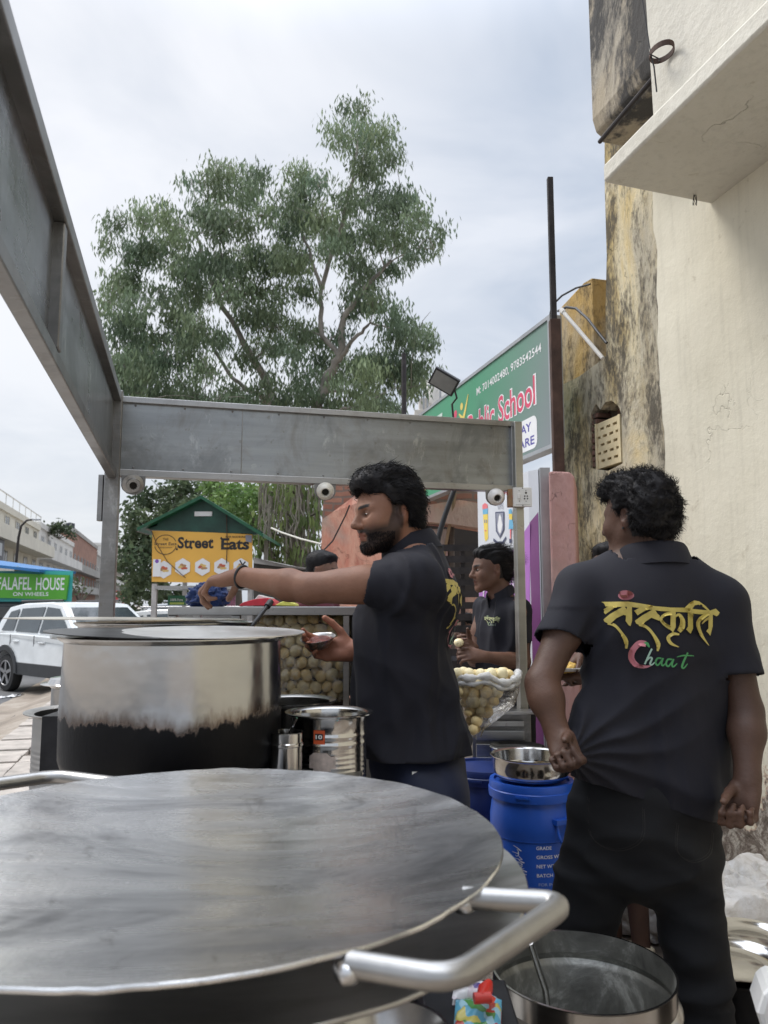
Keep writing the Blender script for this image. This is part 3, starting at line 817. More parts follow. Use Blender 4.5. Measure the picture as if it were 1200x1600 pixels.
L1 = Vector((C2.x - C1.x, C2.y - C1.y, 0)); LL = L1.length; L1.normalize()
def onp(px, py, A, B):
    """point of the upright plane through A,B"""
    A, B = Vector(A), Vector(B); d = ray(px, py); nrm = Vector((B.y - A.y, A.x - B.x, 0)); t_ = nrm.dot(Vector((A.x, A.y, 0))) / nrm.dot(d)
    q = d * t_; return Vector((q.x, q.y, EYE + q.z))
def bxy(px, py):
    q = onp(px, py, C1, C2); return ((q.x - C1.x) * L1.x + (q.y - C1.y) * L1.y, q.z)
d = Draw()
pur = [bxy(749, 925), bxy(775, 890), bxy(800, 862), bxy(815, 838), bxy(828.5, 817), bxy(828.5, 1000), bxy(828.5, 1200), bxy(748.6, 1200)]
d.poly([(x, max(z, 0.05)) for x, z in pur], 0)
def bp(*pts): return [bxy(*q) for q in pts]
# yellow pencil with a pink rubber, crest, child in a blue skirt
d.poly(bp((755, 802), (762.5, 803), (763, 842), (759, 846), (757.5, 842)), 1)
d.poly(bp((754.5, 796), (762.5, 794), (762.5, 803), (755, 804)), 6)
d.poly(bp((754.3, 796), (754.2, 789), (758, 786), (762, 788), (762.6, 794)), 2)
d.poly(bp((757.2, 812), (758.8, 812), (758.8, 817), (757.2, 817)), 5); d.poly(bp((760, 812), (761.4, 812), (761.4, 817), (760, 817)), 5)
d.poly(bp((757.6, 828), (760.8, 828), (759.3, 831)), 2)
d.poly(bp((774.5, 800), (788.5, 799), (788.5, 828), (782, 841), (775.5, 830)), 3)
d.poly(bp((776.2, 802), (787, 801), (787, 827), (782, 838), (777, 829)), 7)
d.poly(bp((780, 808), (782, 803), (784, 808), (784.6, 813), (786, 820), (784, 831), (782, 834), (779.5, 830), (778.2, 821), (779.6, 813)), 4)
d.poly(bp((772, 841), (778, 846), (786, 846), (791, 838), (792, 841), (787, 850), (777, 850), (771.5, 845)), 3)
d.text("VPS", *bxy(778, 797), w=bxy(787, 797)[0] - bxy(778, 797)[0], h=0.035, mi=5)
d.poly(bp((796, 796), (800, 795), (801, 803), (796, 803)), 6); d.poly(bp((796, 803), (801.5, 803), (801.5, 812), (797, 812)), 1)
d.poly(bp((797, 812), (802, 812), (804, 826), (796, 827)), 6); d.poly(bp((798, 827), (800, 827), (799.5, 842), (798, 842)), 2); d.poly(bp((797, 842), (800.5, 842), (800.5, 848), (797, 849)), 3)
for q in ([(800, 880), (806, 893), (808, 894)], [(798, 905), (800, 918)], [(803, 903), (803.5, 920)], [(755, 918), (757, 926), (756, 938)], [(760, 916), (757, 926)]):
    d.strk(bp(*q), 0.012, 4)
M_pgreen = plain('sky_blue_print', (0.15, 0.42, 0.62), .5); M_navy = plain('navy_print', (0.06, 0.07, 0.13), .5)
M_fade = plain('grey_print', (0.25, 0.26, 0.32), .5); M_coral = plain('coral_print', (0.75, 0.18, 0.2), .5); M_pyel = plain('bright_yellow_print', (0.8, 0.6, 0.1), .5)
d.lay((C1.x, C1.y, 0), L1, (0, 0, 1), 'banner_print', [M_purple, M_pyel, M_coral, M_navy, M_wht, M_fade, M_pgreen, M_fade], t)
L2 = Vector((C3.x - C2.x, C3.y - C2.y, 0)); l2 = L2.length; L2.normalize()
z817, z800 = onp(829, 817, C2, C3).z, onp(843, 800, C2, C3).z
d = Draw(); d.poly([(0.001, 0.05), (l2 - .006, 0.05), (l2 - .006, z800), (0.001, z817)], 0)
d.lay((C2.x, C2.y, 0), L2, (0, 0, 1), 'side_print', [M_purple2], t)
fp = MB(); fp.box(((C3.x + C3b.x) / 2 + .014, 4.10, zt1 / 2 + .005), (C3b.x - C3.x + .02, 0.06, zt1)); fp.build('frame_post', M_frame, t)

# ---------------------------------------------------------------- roadside ruin, pink wall, gate
M_rbrick = brick_mat('old_red_brick', (0.30, 0.13, 0.09), (0.38, 0.19, 0.13), (0.22, 0.16, 0.13), 2.4, mp_rot=(R(90), 0, 0))
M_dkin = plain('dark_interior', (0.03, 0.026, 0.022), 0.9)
Yp = 8.2
t = thing('salmon_wall', 'salmon limewashed wall with bare brick along its top, behind the man with the outstretched arm', 'wall', at(580, 900, Yp))
a = [at(503, 812, Yp), at(520, 800, Yp), at(560, 770, Yp), at(600, 752, Yp), at(662, 748, Yp - .3)]
top = [at(508, 735, Yp), at(662, 700, Yp - .3)]
w_ = MB(); w_.prism([(at(500, 900, Yp).x, Yp, 0)] + a + [(at(662, 900, Yp - .3).x, Yp - .3, 0)], (0, 0.25, 0)); w_.build('painted_plaster', M_salmon, t)
w_ = MB(); w_.prism([p + Vector((0, 0.02, 0)) for p in a] + [top[1] + Vector((0, .02, 0)), at(600, 715, Yp) + Vector((0, .02, 0)), top[0] + Vector((0, .02, 0))], (0, 0.23, 0)); w_.build('brickwork', M_rbrick, t)
Yq = 6.9
t = thing('brick_shed', 'ruined salmon brick shed with a dark doorway, behind the black gate', 'shed', at(700, 900, Yq))
def R3(px0, py0, px1, py1, Y, dep, nm, mt, zb0=None, par=None):
    a, b = at(px0, py0, Y), at(px1, py1, Y); z0 = b.z if zb0 is None else zb0
    q = MB(); q.box(((a.x + b.x) / 2, Y + dep / 2, (a.z + z0) / 2), (b.x - a.x, dep, a.z - z0)); return q.build(nm, mt, par if par is not None else t, bevel=0.015)
q = MB(); q.prism([at(650, 792, Yq), at(650, 766, Yq), at(690, 752, Yq), at(755, 745, Yq), at(755, 786, Yq), at(735, 788, Yq), at(720, 780, Yq), at(700, 786, Yq)], (0, .3, 0)); q.build('broken_brickwork', M_rbrick, t)
q = MB(); q.prism([at(650, 814, Yq - .02), at(650, 792, Yq - .02), at(700, 784, Yq - .02), at(720, 781, Yq - .02), at(755, 788, Yq - .02), at(755, 826, Yq - .02), at(700, 818, Yq - .02)], (0, .3, 0)); q.build('lintel', M_salmon, t)
R3(648, 826, 700, 900, Yq + .1, .3, 'side_wall', M_pinkwall, 0)
R3(700, 812, 712, 1000, Yq + .2, .12, 'door_post', plain('weathered_wood', (0.12, 0.1, 0.085), .9, var=.3), 0)
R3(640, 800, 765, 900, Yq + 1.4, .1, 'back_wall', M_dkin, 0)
R3(640, 925, 765, 1010, Yq + .35, .12, 'low_wall', M_salmon, 0)
q = MB(); q.beam(at(693, 870, Yq + .1), at(712, 770, Yq - .05), .02, .02); q.build('bamboo_pole', plain('bamboo', (0.25, 0.17, 0.1), .8), t)
# black gate of horizontal flats
Yg = 5.9
a, b = at(677, 856, Yg), at(746, 1010, Yg)
t = thing('slatted_gate', 'black iron gate of horizontal slats left of the man with tied hair', 'gate', ((a.x + b.x) / 2, Yg, 0))
q = MB()
z = a.z
while z > 0.2:
    q.box(((a.x + b.x) / 2 + .05, Yg, z), (b.x - a.x + .1, 0.012, 0.052)); z -= 0.088
q.build('slats', M_iron, t)
q = MB()
for x in (a.x + .01, (a.x + b.x) / 2 + .06, b.x + .09): q.box((x, Yg + .018, (a.z + .03) / 2), (0.035, 0.02, a.z + .03))
q.build('gate_frame', M_iron, t)
# black bent pipe and its square socket
t = thing('bent_pipe_lamp_arm', 'black curved iron pipe rising from a square black post beside the bearded man', 'pipe', at(683, 1000, 5.5))
q = MB(); c_ = [(683, 860), (684, 845), (688, 828), (695, 806), (702, 786), (710, 765), (718, 752)]
q.tube([at(x, y, 5.5) for x, y in c_], 0.02, 10); q.build('curved_pipe', M_black, t, smooth=60)
q = MB(); a = at(683, 852, 5.5); q.box((a.x, 5.5, a.z / 2), (0.085, 0.085, a.z)); q.build('post', M_black, t, bevel=.004)
# slender dark street pole far behind, and rooftop with tank
a = at(631, 553, 13)
q = MB(); q.tube([(a.x, 13, 0), (a.x, 13, a.z)], [0.055, 0.045], 10); q.box((a.x, 13, a.z - .05), (.02, .02, .3))
tag(q.build('utility_pole', M_iron, smooth=50), 'thin dark utility pole rising behind the stall frame in front of the tall tree', 'pole')
t = thing('rooftop_building', 'pale rooftop with white water tanks showing left of the flood light', 'building', at(670, 700, 42))
Mpale = plain('pale_render', (0.55, 0.52, 0.47), .85, var=.1)
R3(648, 640, 722, 700, 42, 6, 'wall', Mpale, 0)
R3(655, 622, 668, 640, 42.5, 1, 'parapet', Mpale)
q = MB(); a = at(680, 618, 43); q.lathe((a.x, a.y, a.z - .6), [(.01, 0), (.55, 0), (.55, 1.1), (.45, 1.35), (.01, 1.45)], 20); q.build('water_tank', M_white, t, smooth=40)
q = MB(); a = at(672, 606, 43.5); q.lathe((a.x, a.y, a.z - .4), [(.01, 0), (.4, 0), (.4, .8), (.01, 1.0)], 20); q.build('water_tank', M_white, t, smooth=40)
q = MB()
for x, y in ((662, 600), (688, 588), (668, 610)): q.beam(at(x, 640, 42.2), at(x, y, 42.2), .1, .1)
q.beam(at(662, 603, 42.2), at(688, 600, 42.2), .08, .08); q.build('tank_frame', M_frame, t)
# ================================================================ STEEL STALL FRAME
M_st = steel('brushed_steel', 0.40, 0.34, 0.4, (1, 1, 14), 2.5, grime=0.45, spots=0.35)
M_st_h = steel('brushed_steel_fascia', 0.33, 0.34, 0.6, (0.5, 0.5, 7), 1.6, tint=(0.97, 1, 1), grime=0.55, spots=0.5, dents=0.3, wipe=.75)
M_st_d = steel('dull_steel', 0.27, 0.4, 0.45, (1, 1, 10), 3, grime=0.5, spots=0.5, wipe=.4)
M_sp = steel('polished_steel', 0.62, 0.13, 0.2, (1, 1, 10), 2.0, dents=0.10, grime=0.15)
M_sp2 = steel('worn_polished_steel', 0.5, 0.2, 0.3, (1, 1, 10), 2.5, dents=0.15, grime=0.35)
PL0 = at(176, 742, 3.25); ZB = PL0.z; ZT_ = at(187, 622, 3.25).z
PR0 = at(806, 768, 3.72)
q1 = onz(0, 478, ZB); q2 = onz(32, 0, ZT_)
dl = ((Vector((q1.x, q1.y, 0)) - Vector((PL0.x, PL0.y, 0))).normalized() + (Vector((q2.x, q2.y, 0)) - Vector((PL0.x, PL0.y, 0))).normalized()).normalized()
ef = Vector((PR0.x - PL0.x, PR0.y - PL0.y, 0)); LF = ef.length; ef.normalize(); nf = Vector((ef.y, -ef.x, 0))   # towards the camera
stall = thing('stall_frame', 'open stainless steel stall frame with two deep fascia beams on upright posts', 'stall', (PL0.x, PL0.y, 0))
A = Vector((PL0.x, PL0.y, 0)); B = A + ef * LF
mid = (ZB + ZT_) / 2; HF = ZT_ - ZB
f = MB(); f.beam(A + Vector((0, 0, mid)) + nf * 0.0, B + Vector((0, 0, mid)), 0.012, HF - 0.03)
f.build('front_fascia', M_st_h, stall)
f = MB()
f.beam(A + Vector((0, 0, ZT_ - .008)), B + Vector((0, 0, ZT_ - .008)), 0.05, 0.026); f.beam(A + Vector((0, 0, ZB + .008)), B + Vector((0, 0, ZB + .008)), 0.05, 0.03)
f.beam(B + Vector((0, 0, ZB + .02)) - ef * .014, B + Vector((0, 0, ZT_ - .02)) - ef * .014, 0.046, 0.028, up=ef)
j = A + ef * (0.29 * LF); f.beam(j + Vector((0, 0, ZB + .022)), j + Vector((0, 0, ZT_ - .02)), 0.016, 0.004, up=ef)
f.build('front_rails', M_st, stall, bevel=0.003)
ll = 4.2; Cl = A + dl * ll
nl = Vector((-dl.y, dl.x, 0))
if nl.x < 0: nl = -nl
f = MB(); f.beam(A + Vector((0, 0, mid)) - nl * .01, Cl + Vector((0, 0, mid)) - nl * .01, 0.012, HF - 0.03); f.build('side_fascia', M_st_h, stall)
f = MB()
f.beam(A + Vector((0, 0, ZT_ + .0)), Cl + Vector((0, 0, ZT_ + .0)), 0.05, 0.04); f.beam(A + Vector((0, 0, ZB + .0)), Cl + Vector((0, 0, ZB + .0)), 0.034, 0.035)
for k in (1.62, 2.9):
    j = A + dl * k; f.beam(j + Vector((0, 0, ZB + .02)), j + Vector((0, 0, ZT_ - .02)), 0.04, 0.04, up=dl)
f.build('side_rails', M_st_d, stall, bevel=0.003)
f = MB(); f.box((A.x, A.y, (ZT_ + .03) / 2), (0.062, 0.062, ZT_ + .03), rz=math.atan2(ef.y, ef.x)); f.build('post', M_st_d, stall, bevel=0.004)
f = MB(); f.box((A.x - .045, A.y, ZB - .1), (0.022, 0.03, 0.2)); f.build('bracket', M_st_d, stall, bevel=0.003)
Pq = Vector((B.x + .005, B.y - .03, 0))
f = MB(); f.box((Pq.x, Pq.y, (ZT_) / 2), (0.042, 0.042, ZT_ - .002), rz=math.atan2(ef.y, ef.x)); f.build('post', steel('warm_steel', 0.42, 0.35, .3, (1, 1, 8), 2, tint=(1, .97, .88)), stall, bevel=0.004)

q = MB()
for k in range(9):
    for zz_ in (ZT_ - .03, ZB + .035): q.lathe(A + ef * (LF * (k + .4) / 9) + nf * .006 + Vector((0, 0, zz_)), [(.0001, .003), (.004, .002), (.005, 0)], 8, (ef, Vector((0, 0, 1)), nf))
tag(q.build('rivets', M_st_d, stall, smooth=50), kind='stuff')
# bulb holders on hanging tabs
def holder(px, py, kind, label):
    Yk = A.y + (px - 176) / 630 * (B.y - A.y) - 0.035
    p = at(px, py, Yk)
    t = thing('bulb_holder', label, 'bulb holder', p, 'bulb holders under the front beam')
    tb = MB()
    hw = 0.05
    pr = [(-hw, 0.02), (-hw, ZB - p.z - .005), (hw, ZB - p.z - .005), (hw, .02)] + [(hw * math.cos(a), .0 + hw * math.sin(a) * .9) for a in [-.2, -.6, -1.0, -1.57, -2.1, -2.6, -2.95]]
    tb.prism([p + ef * x + Vector((0, 0, z)) for x, z in pr], -nf * .004)
    tb.build('tab', M_st_d, t, bevel=.001)
    ax = (nf * 1.0 + Vector((-0.15 if kind else 0.1, 0, -0.35))).normalized()
    X = ax.cross(Vector((0, 0, 1))).normalized(); Yv = ax.cross(X)
    fr = (X, Yv, ax)
    if kind == 0:
        b = MB(); b.lathe(p, [(.044, 0), (.044, .008), (.03, .012), (.028, .03), (.016, .03), (.016, .012), (.0001, .012)], 28, fr); b.build('socket', M_st, t, smooth=40)
        b = MB(); b.lathe(p + ax * .0125, [(.015, 0), (.015, .004), (.0001, .004)], 20, fr); b.build('contact', M_dkin, t, smooth=40)
    else:
        b = MB(); b.lathe(p + nf * .003, [(.04, 0), (.041, .01), (.036, .025), (.027, .037), (.021, .042), (.017, .04), (.016, .02), (.0001, .018)], 32, fr); b.build('socket', plain('porcelain' + str(px), (0.62, 0.58, 0.5) if px < 700 else (.74, .7, .66), .35, var=.12), t, smooth=50)
        b = MB(); b.lathe(p + nf * .003 + ax * .0185, [(.0155, 0), (.0155, .004), (.0001, .004)], 20, fr); b.build('contact', M_dkin, t, smooth=40)
holder(208, 757, 0, 'round steel bulb holder under the left end of the front beam')
holder(508, 767, 1, 'cream porcelain bulb holder under the middle of the front beam')
holder(774, 776, 1, 'white porcelain bulb holder beside the wall socket at the right end')
# switch box
p = at(816, 777, B.y - .085)
t = thing('socket_box', 'white electric socket and switch box on a wooden block, on the slim right post', 'socket', p)
b = MB(); b.box(p + Vector((-.022, .035, 0)), (0.085, .05, .085)); b.build('wooden_block', plain('varnished_wood', (0.30, 0.17, 0.08), .6, var=.3), t, bevel=.002)
b = MB(); b.box(p, (.088, .022, .092)); b.box(p + Vector((0, -.0115, -.033)), (.07, .004, .004)); b.build('face_plate', M_white, t, bevel=.003)
b = MB(); 
for x, z, r in ((.016, .02, .005), (.010, .004, .0035), (.022, .004, .0035), (.009, -.008, .0035), (.023, -.008, .0035), (.016, .031, .002), (-.016, .03, .002), (-.016, -.02, .002), (.016, -.02, .002), (0, .042, .0025), (0, -.042, .0025)):
    b.tube([p + Vector((x, -.0125, z)), p + Vector((x, -.0105, z))], r, 8)
b.build('socket_holes', M_dkin, t)
b = MB(); b.box(p + Vector((-.017, -.0125, .004)), (.014, .006, .026)); b.build('switch', M_white, t, bevel=.002)
b = MB()
for k, dz in enumerate((0, .006)):
    q = at(783, 770, B.y - .06); b.tube([q + Vector((0, 0, dz)), q + Vector((.03, -.005, -.008 + dz)), p + Vector((-.045, .01, .0 + dz))], .0016, 5)
tag(b.build('red_wire', plain('red_insulation', (.5, .04, .03), .5)), 'thin red wires running from the white bulb holder to the socket box', 'wire')

# ================================================================ DISPLAY COUNTER
YC = 2.72
a, b_ = at(262, 948, YC), at(566, 950, YC)
xr = 0.12
t = counter = thing('display_counter', 'low steel framed display counter with glass, holding a bag of round puris', 'counter', ((a.x + xr) / 2, YC + .2, 0))
ztop = a.z
q = MB(); q.box(((a.x + xr) / 2, YC + .2, ztop - .006), (xr - a.x, .40, .012)); q.box(((a.x + xr) / 2, YC + .001, ztop - .015), (xr - a.x - .004, .012, .030)); q.build('top', M_st, t, bevel=.002)
q = MB()
for x in (a.x + .015, a.x + .24, at(541, 1000, YC).x): q.box((x, YC + .014, (ztop - .03) / 2 + .0), (.03 if x < -.3 else .022, .024, ztop - .03))
q.box((a.x + .015, YC + .38, (ztop - .03) / 2), (.03, .03, ztop - .03)); q.build('upright', M_st, t, bevel=.002)
q = MB(); q.box(((a.x + xr) / 2, YC + .2, .98), (xr - a.x - .01, .37, .012)); q.box(((a.x + xr) / 2, YC + .2, 0.5), (xr - a.x - .03, .34, .94)); q.build('cabinet', M_st_d, t)
q = MB(); q.box(((a.x + .25 + xr) / 2, YC + .37, 1.16), (xr - a.x - .26, .01, .33)); q.build('back_panel', plain('dark_board', (.05, .045, .04), .7), t)
q = MB(); q.box((at(545, 1000, YC).x + .03, YC + .15, 1.16), (.02, .3, .32)); q.build('side_panel', M_dkin, t)
def glass_mat(name, op=0.12, rough=.1, wr=0.0):
    m, n, b = mk(name); n.nodes.remove(b)
    tr = n.nodes.new('ShaderNodeBsdfTransparent'); gl = n.nodes.new('ShaderNodeBsdfGlossy'); gl.inputs['Roughness'].default_value = rough
    df = n.nodes.new('ShaderNodeBsdfDiffuse'); df.inputs[0].default_value = (.75, .73, .7, 1)
    lw = n.nodes.new('ShaderNodeLayerWeight'); lw.inputs[0].default_value = .25
    m1 = n.nodes.new('ShaderNodeMixShader'); m2 = n.nodes.new('ShaderNodeMixShader')
    n.links.new(lw.outputs['Fresnel'], m1.inputs[0]) ; n.links.new(tr.outputs[0], m1.inputs[1]); n.links.new(gl.outputs[0], m1.inputs[2])
    if wr:
        s = nz(n, 16, 4, .6, (1, 1, 1), 1.5); f_ = ramp(n, s, [(.5, op * .3), (.62, op * 3)])
        n.links.new(f_, m2.inputs[0])
        bp_ = n.nodes.new('ShaderNodeBump'); bp_.inputs['Strength'].default_value = wr; bp_.inputs['Distance'].default_value = .02; n.links.new(s, bp_.inputs['Height'])
        n.links.new(bp_.outputs[0], gl.inputs['Normal']); n.links.new(bp_.outputs[0], lw.inputs['Normal'])
    else: m2.inputs[0].default_value = op
    n.links.new(m1.outputs[0], m2.inputs[1]); n.links.new(df.outputs[0], m2.inputs[2])
    n.links.new(m2.outputs[0], n.nodes['Material Output'].inputs[0])
    return m
M_film = glass_mat('clear_plastic_film', .07, .18, .6)
M_glass = glass_mat('clear_glass', .03, .03)
q = MB(); q.box((a.x + .13, YC + .012, 1.21), (.19, .005, .24)); q.build('glass', M_glass, t)
q = MB(); q.box((a.x + .12, YC + .25, 1.14), (.1, .08, .1)); q.box((a.x + .19, YC + .22, 1.13), (.035, .05, .12)); q.build('inner_rack', M_sp2, t, bevel=.005)

# puris
M_puri = plain('fried_puri', (0.88, 0.66, 0.33), 0.32, var=0.22, scale=22, bmp=.3, bscale=30)
M_puri2 = plain('fried_puri_pale', (0.90, 0.75, 0.46), 0.32, var=0.18, scale=26, bmp=.3, bscale=30)
def puri_mesh(mat, seed):
    bm = bmesh.new(); bmesh.ops.create_icosphere(bm, subdivisions=3, radius=1)
    for v in bm.verts:
        k = 1 + .05 * mnoise.noise(v.co * 1.6 + Vector((seed, 0, 0)))
        v.co *= k; v.co.z *= .84
    me = bpy.data.meshes.new('puri'); bm.to_mesh(me); bm.free(); me.materials.append(mat); me.shade_smooth(); return me
pm = [puri_mesh(M_puri, 1), puri_mesh(M_puri2, 5)]
def puris(spots, label, group, rad=.0235):
    for p in spots:
        o = bpy.data.objects.new('puri', rnd.choice(pm)); put(o)
        s = rad * rnd.uniform(.80, 1.12); o.location = p; o.scale = (s, s, s)
        o.rotation_euler = (rnd.uniform(0, 6), rnd.uniform(0, 6), rnd.uniform(0, 6))
        tag(o, label, 'puri', group)
sp = []
x0, x1 = at(398, 1000, 2.8).x, at(534, 1000, 2.8).x
for layer in range(2):
    for r_ in range(8):
        z = 1.0 + .022 + r_ * .0395
        if z > ztop - .04: break
        n_ = 8
        for k in range(n_):
            x = x0 + .02 + (k + .5 * ((r_ + layer) % 2)) * .0435
            if x > x1: continue
            sp.append(Vector((x + rnd.uniform(-.007, .007), YC + .09 + layer * .042 + rnd.uniform(-.006, .006) + .02 * abs(k - 4) / 4, z + rnd.uniform(-.007, .007))))
puris(sp, 'round golden fried puri packed in the clear bag inside the steel counter', 'puris in the counter bag')
# bag film round them
def blobfilm(name, c, rx, ry, rz, mat, label, parent=None, pinch=0.0, seed=1, sub=5):
    bm = bmesh.new(); bmesh.ops.create_icosphere(bm, subdivisions=sub, radius=1)
    for v in bm.verts:
        d = v.co.normalized(); k = (abs(d.x) ** 4 + abs(d.y) ** 4 + abs(d.z) ** 4) ** -.25
        q = d * k; w = 1 - pinch * (1 - q.z) / 2
        q = Vector((q.x * rx * w, q.y * ry * w, q.z * rz))
        n_ = abs(mnoise.noise(q * 14 + Vector((seed, 0, 0)))) + .5 * abs(mnoise.noise(q * 30 + Vector((seed, 3, 0))))
        v.co = Vector(c) + q * (1 + .03 - .10 * n_)
    me = bpy.data.meshes.new(name); bm.to_mesh(me); bm.free(); me.materials.append(mat); me.shade_smooth()
    o = bpy.data.objects.new(name, me); put(o, parent)
    if label: tag(o, *label)
    return o
blobfilm('plastic_bag', ((x0 + x1) / 2, YC + .11, 1.155), (x1 - x0) / 2 + .035, .085, .165, M_film, ('clear plastic bag full of puris inside the steel counter', 'bag'))
# red and yellow packets, cloth on the counter top
def packet(name, pts, Y, dep, col, label, cat, hgt=.012):
    mb = MB(); P = [at(x, y, Y) for x, y in pts]
    mb.prism(P, (0, dep, 0))
    o = mb.build(name, plain(name + '_film', col, .3, var=.2, scale=30, bmp=.4), None, bevel=.003); tag(o, label, cat); return o
packet('red_packet', [(374, 945), (380, 941), (398, 936), (418, 934), (428, 940), (430, 946), (374, 947)], YC + .05, .15, (.55, .03, .05), 'crumpled red packet lying on the counter under the outstretched arm', 'packet')
packet('white_packet', [(396, 938), (404, 929), (410, 931), (424, 934), (426, 940)], YC + .12, .08, (.6, .58, .55), 'white plastic packet on top of the red packet', 'packet')
packet('yellow_packet', [(430, 946), (438, 941), (447, 938), (462, 944), (463, 947)], YC + .05, .1, (.62, .6, .12), 'small yellow green packet beside the red packet on the counter', 'packet')

# ================================================================ GRIDDLES
TC = Vector((-0.239, 0.984, 1.070)); TR = 0.38
m, n, b = mk('griddle_iron'); M_taw = m
b.inputs['Metallic'].default_value = 1.0
t_ = n.nodes.new('ShaderNodeTexCoord')
big = nz(n, 3.2, 5, .6, (1, 1.8, 1), 1.2); stk = nz(n, 3.0, 7, .72, (1, 9, 1), .3); fine = nz(n, 90, 4, .7, (1, .25, 1))
sm = math_(n, 'ADD', math_(n, 'MULTIPLY', big, .74), math_(n, 'MULTIPLY', stk, .26))
c = ramp(n, sm, [(.37, (.26, .26, .265)), (.47, (.62, .62, .62)), (.58, (.96, .95, .93))])
c = mixc_(n, ramp(n, fine, [(.56, 0.), (.72, .35)]), c, (.62, .6, .58))
sc1 = ramp(n, nz(n, 14, 3, .8, (1, 14, 1), .6), [(.66, 0.), (.69, .6)]); c = mixc_(n, sc1, c, (.95, .94, .92))
sc2 = ramp(n, nz(n, 6, 6, .7, (1.5, 1, 1), 2.5), [(.60, 0.), (.70, .5)]); c = mixc_(n, sc2, c, (.16, .15, .14))
n.links.new(c, b.inputs['Base Color'])
n.links.new(ramp(n, math_(n, 'ADD', math_(n, 'MULTIPLY', big, .5), math_(n, 'MULTIPLY', stk, .5)), [(.35, .36), (.65, .20)]), b.inputs['Roughness'])
bump(n, b, math_(n, 'ADD', math_(n, 'MULTIPLY', stk, .5), math_(n, 'MULTIPLY', fine, .5)), .22, .004)
def griddle(name, C, Rr_, label, handles, mat, dish=.034, dents=False):
    t = thing(name, label, 'griddle', C, 'stacked iron griddles')
    pr = []
    for k in range(25):
        r = Rr_ * (1 - k / 24); pr.append((max(r, .0001), -dish * (1 - (r / Rr_) ** 2.2)))
    out = [(max(Rr_ * k / 14, .0001), -dish * (1 - (k / 14) ** 2.2) - .005) for k in range(15)]
    mb = MB(); mb.lathe(C, out[::-1][::-1] + [(Rr_ + .0012, -.0035), (Rr_ + .001, -.001)] + pr, 180)
    o = mb.build('plate', mat, t, smooth=55)
    for v in o.data.vertices:
        rr_ = math.hypot(v.co.x - C.x, v.co.y - C.y)
        v.co.z += .0012 * mnoise.noise(Vector((v.co.x * 9, v.co.y * 9, 0))) + .0018 * (rr_ / Rr_) ** 6 * mnoise.noise(Vector((math.atan2(v.co.y - C.y, v.co.x - C.x) * 7, 0, 2))) + .0007 * (rr_ / Rr_) ** 30 * mnoise.noise(Vector((math.atan2(v.co.y - C.y, v.co.x - C.x) * 31, 0, 2)))
    for h in handles:
        mb = MB(); mb.tube(h[0], h[1], 14); mb.build('handle', steel('handle_steel' + name + str(round(h[1], 3)) + str(len(h[0])), .42, .36, .4, (1, 1, 1), 14, grime=.4), t, smooth=60)
        for e in (h[0][0], h[0][-1]):
            w = MB()
            e = Vector(e); d_ = Vector((TC.x, TC.y, e.z)) - e; d_.normalize(); w.lathe(e + Vector((0, 0, -.004)), [(.004, -.010), (.012, -.008), (.0145, 0), (.011, .007), (.003, .009)], 10, wob=.1)
            w.build('weld', M_taw, t, smooth=60)
    return t
def rounded(pts, rad=.03, n_=5):
    P = [Vector(p) for p in pts]; out = [P[0]]
    for i in range(1, len(P) - 1):
        a = (P[i - 1] - P[i]).normalized(); b = (P[i + 1] - P[i]).normalized()
        p0, p2 = P[i] + a * rad, P[i] + b * rad
        for k in range(n_ + 1):
            t = k / n_; out.append(p0 * (1 - t) ** 2 + P[i] * 2 * t * (1 - t) + p2 * t * t)
    return out + [P[-1]]
zh = TC.z - .012
hr = rounded([onz(724, 1402, zh - .001), onz(886, 1411, zh + .002), onz(706, 1532, zh), onz(545, 1505, zh)], .028)
_rim = lambda a: TC + Vector((math.cos(a) * .385, math.sin(a) * .385, -.014))
hl = rounded([_rim(R(163)), onz(-150, 1246, zh), onz(88, 1212, zh), _rim(R(121))], .03)
griddle('iron_griddle', TC, TR, 'wide shallow grey iron griddle with tube handles, topmost and nearest the camera', [(hr, .0112), (hl, .0108)], M_taw)
T2 = Vector((-0.2285, 1.036, 1.012))
griddle('iron_griddle', T2, .406, 'darker iron griddle underneath the topmost one, its rim showing at right', [], steel('dark_griddle_iron', .5, .36, .7, (1, 4, 1), 4, grime=.6), .035)
M_soot = plain('sooty_metal', (.025, .025, .028), .45, .6, var=.4, scale=12)
t = thing('gas_stove', 'low blackened gas stove under the stacked griddles', 'stove', (-.22, 1.0, 0))
q = MB(); q.box((-.26, 1.02, .83), (.62, .56, .10)); q.build('body', plain('dark_blue_enamel', (.02, .03, .06), .4, .3), t, bevel=.01)
q = MB()
for x in (-.5, -.02):
    for y in (.82, 1.22): q.box((x, y, .39), (.03, .03, .78))
q.build('stand', M_soot, t)
q = MB(); q.lathe((-.22, 1.0, .88), [(.05, 0), (.13, .0), (.13, .04), (.0001, .042)], 24); q.build('burner', M_soot, t)
bowl = MB(); c_ = Vector((.005, .83, .88)); bowl.lathe(c_, [(.0001, 0), (.04, 0), (.06, .03), (.062, .045), (.058, .045), (.04, .008), (.0001, .006)], 36)
tag(bowl.build('small_bowl', M_sp2, smooth=50), 'small steel bowl tucked under the griddle rim at the bottom of the photo', 'bowl')

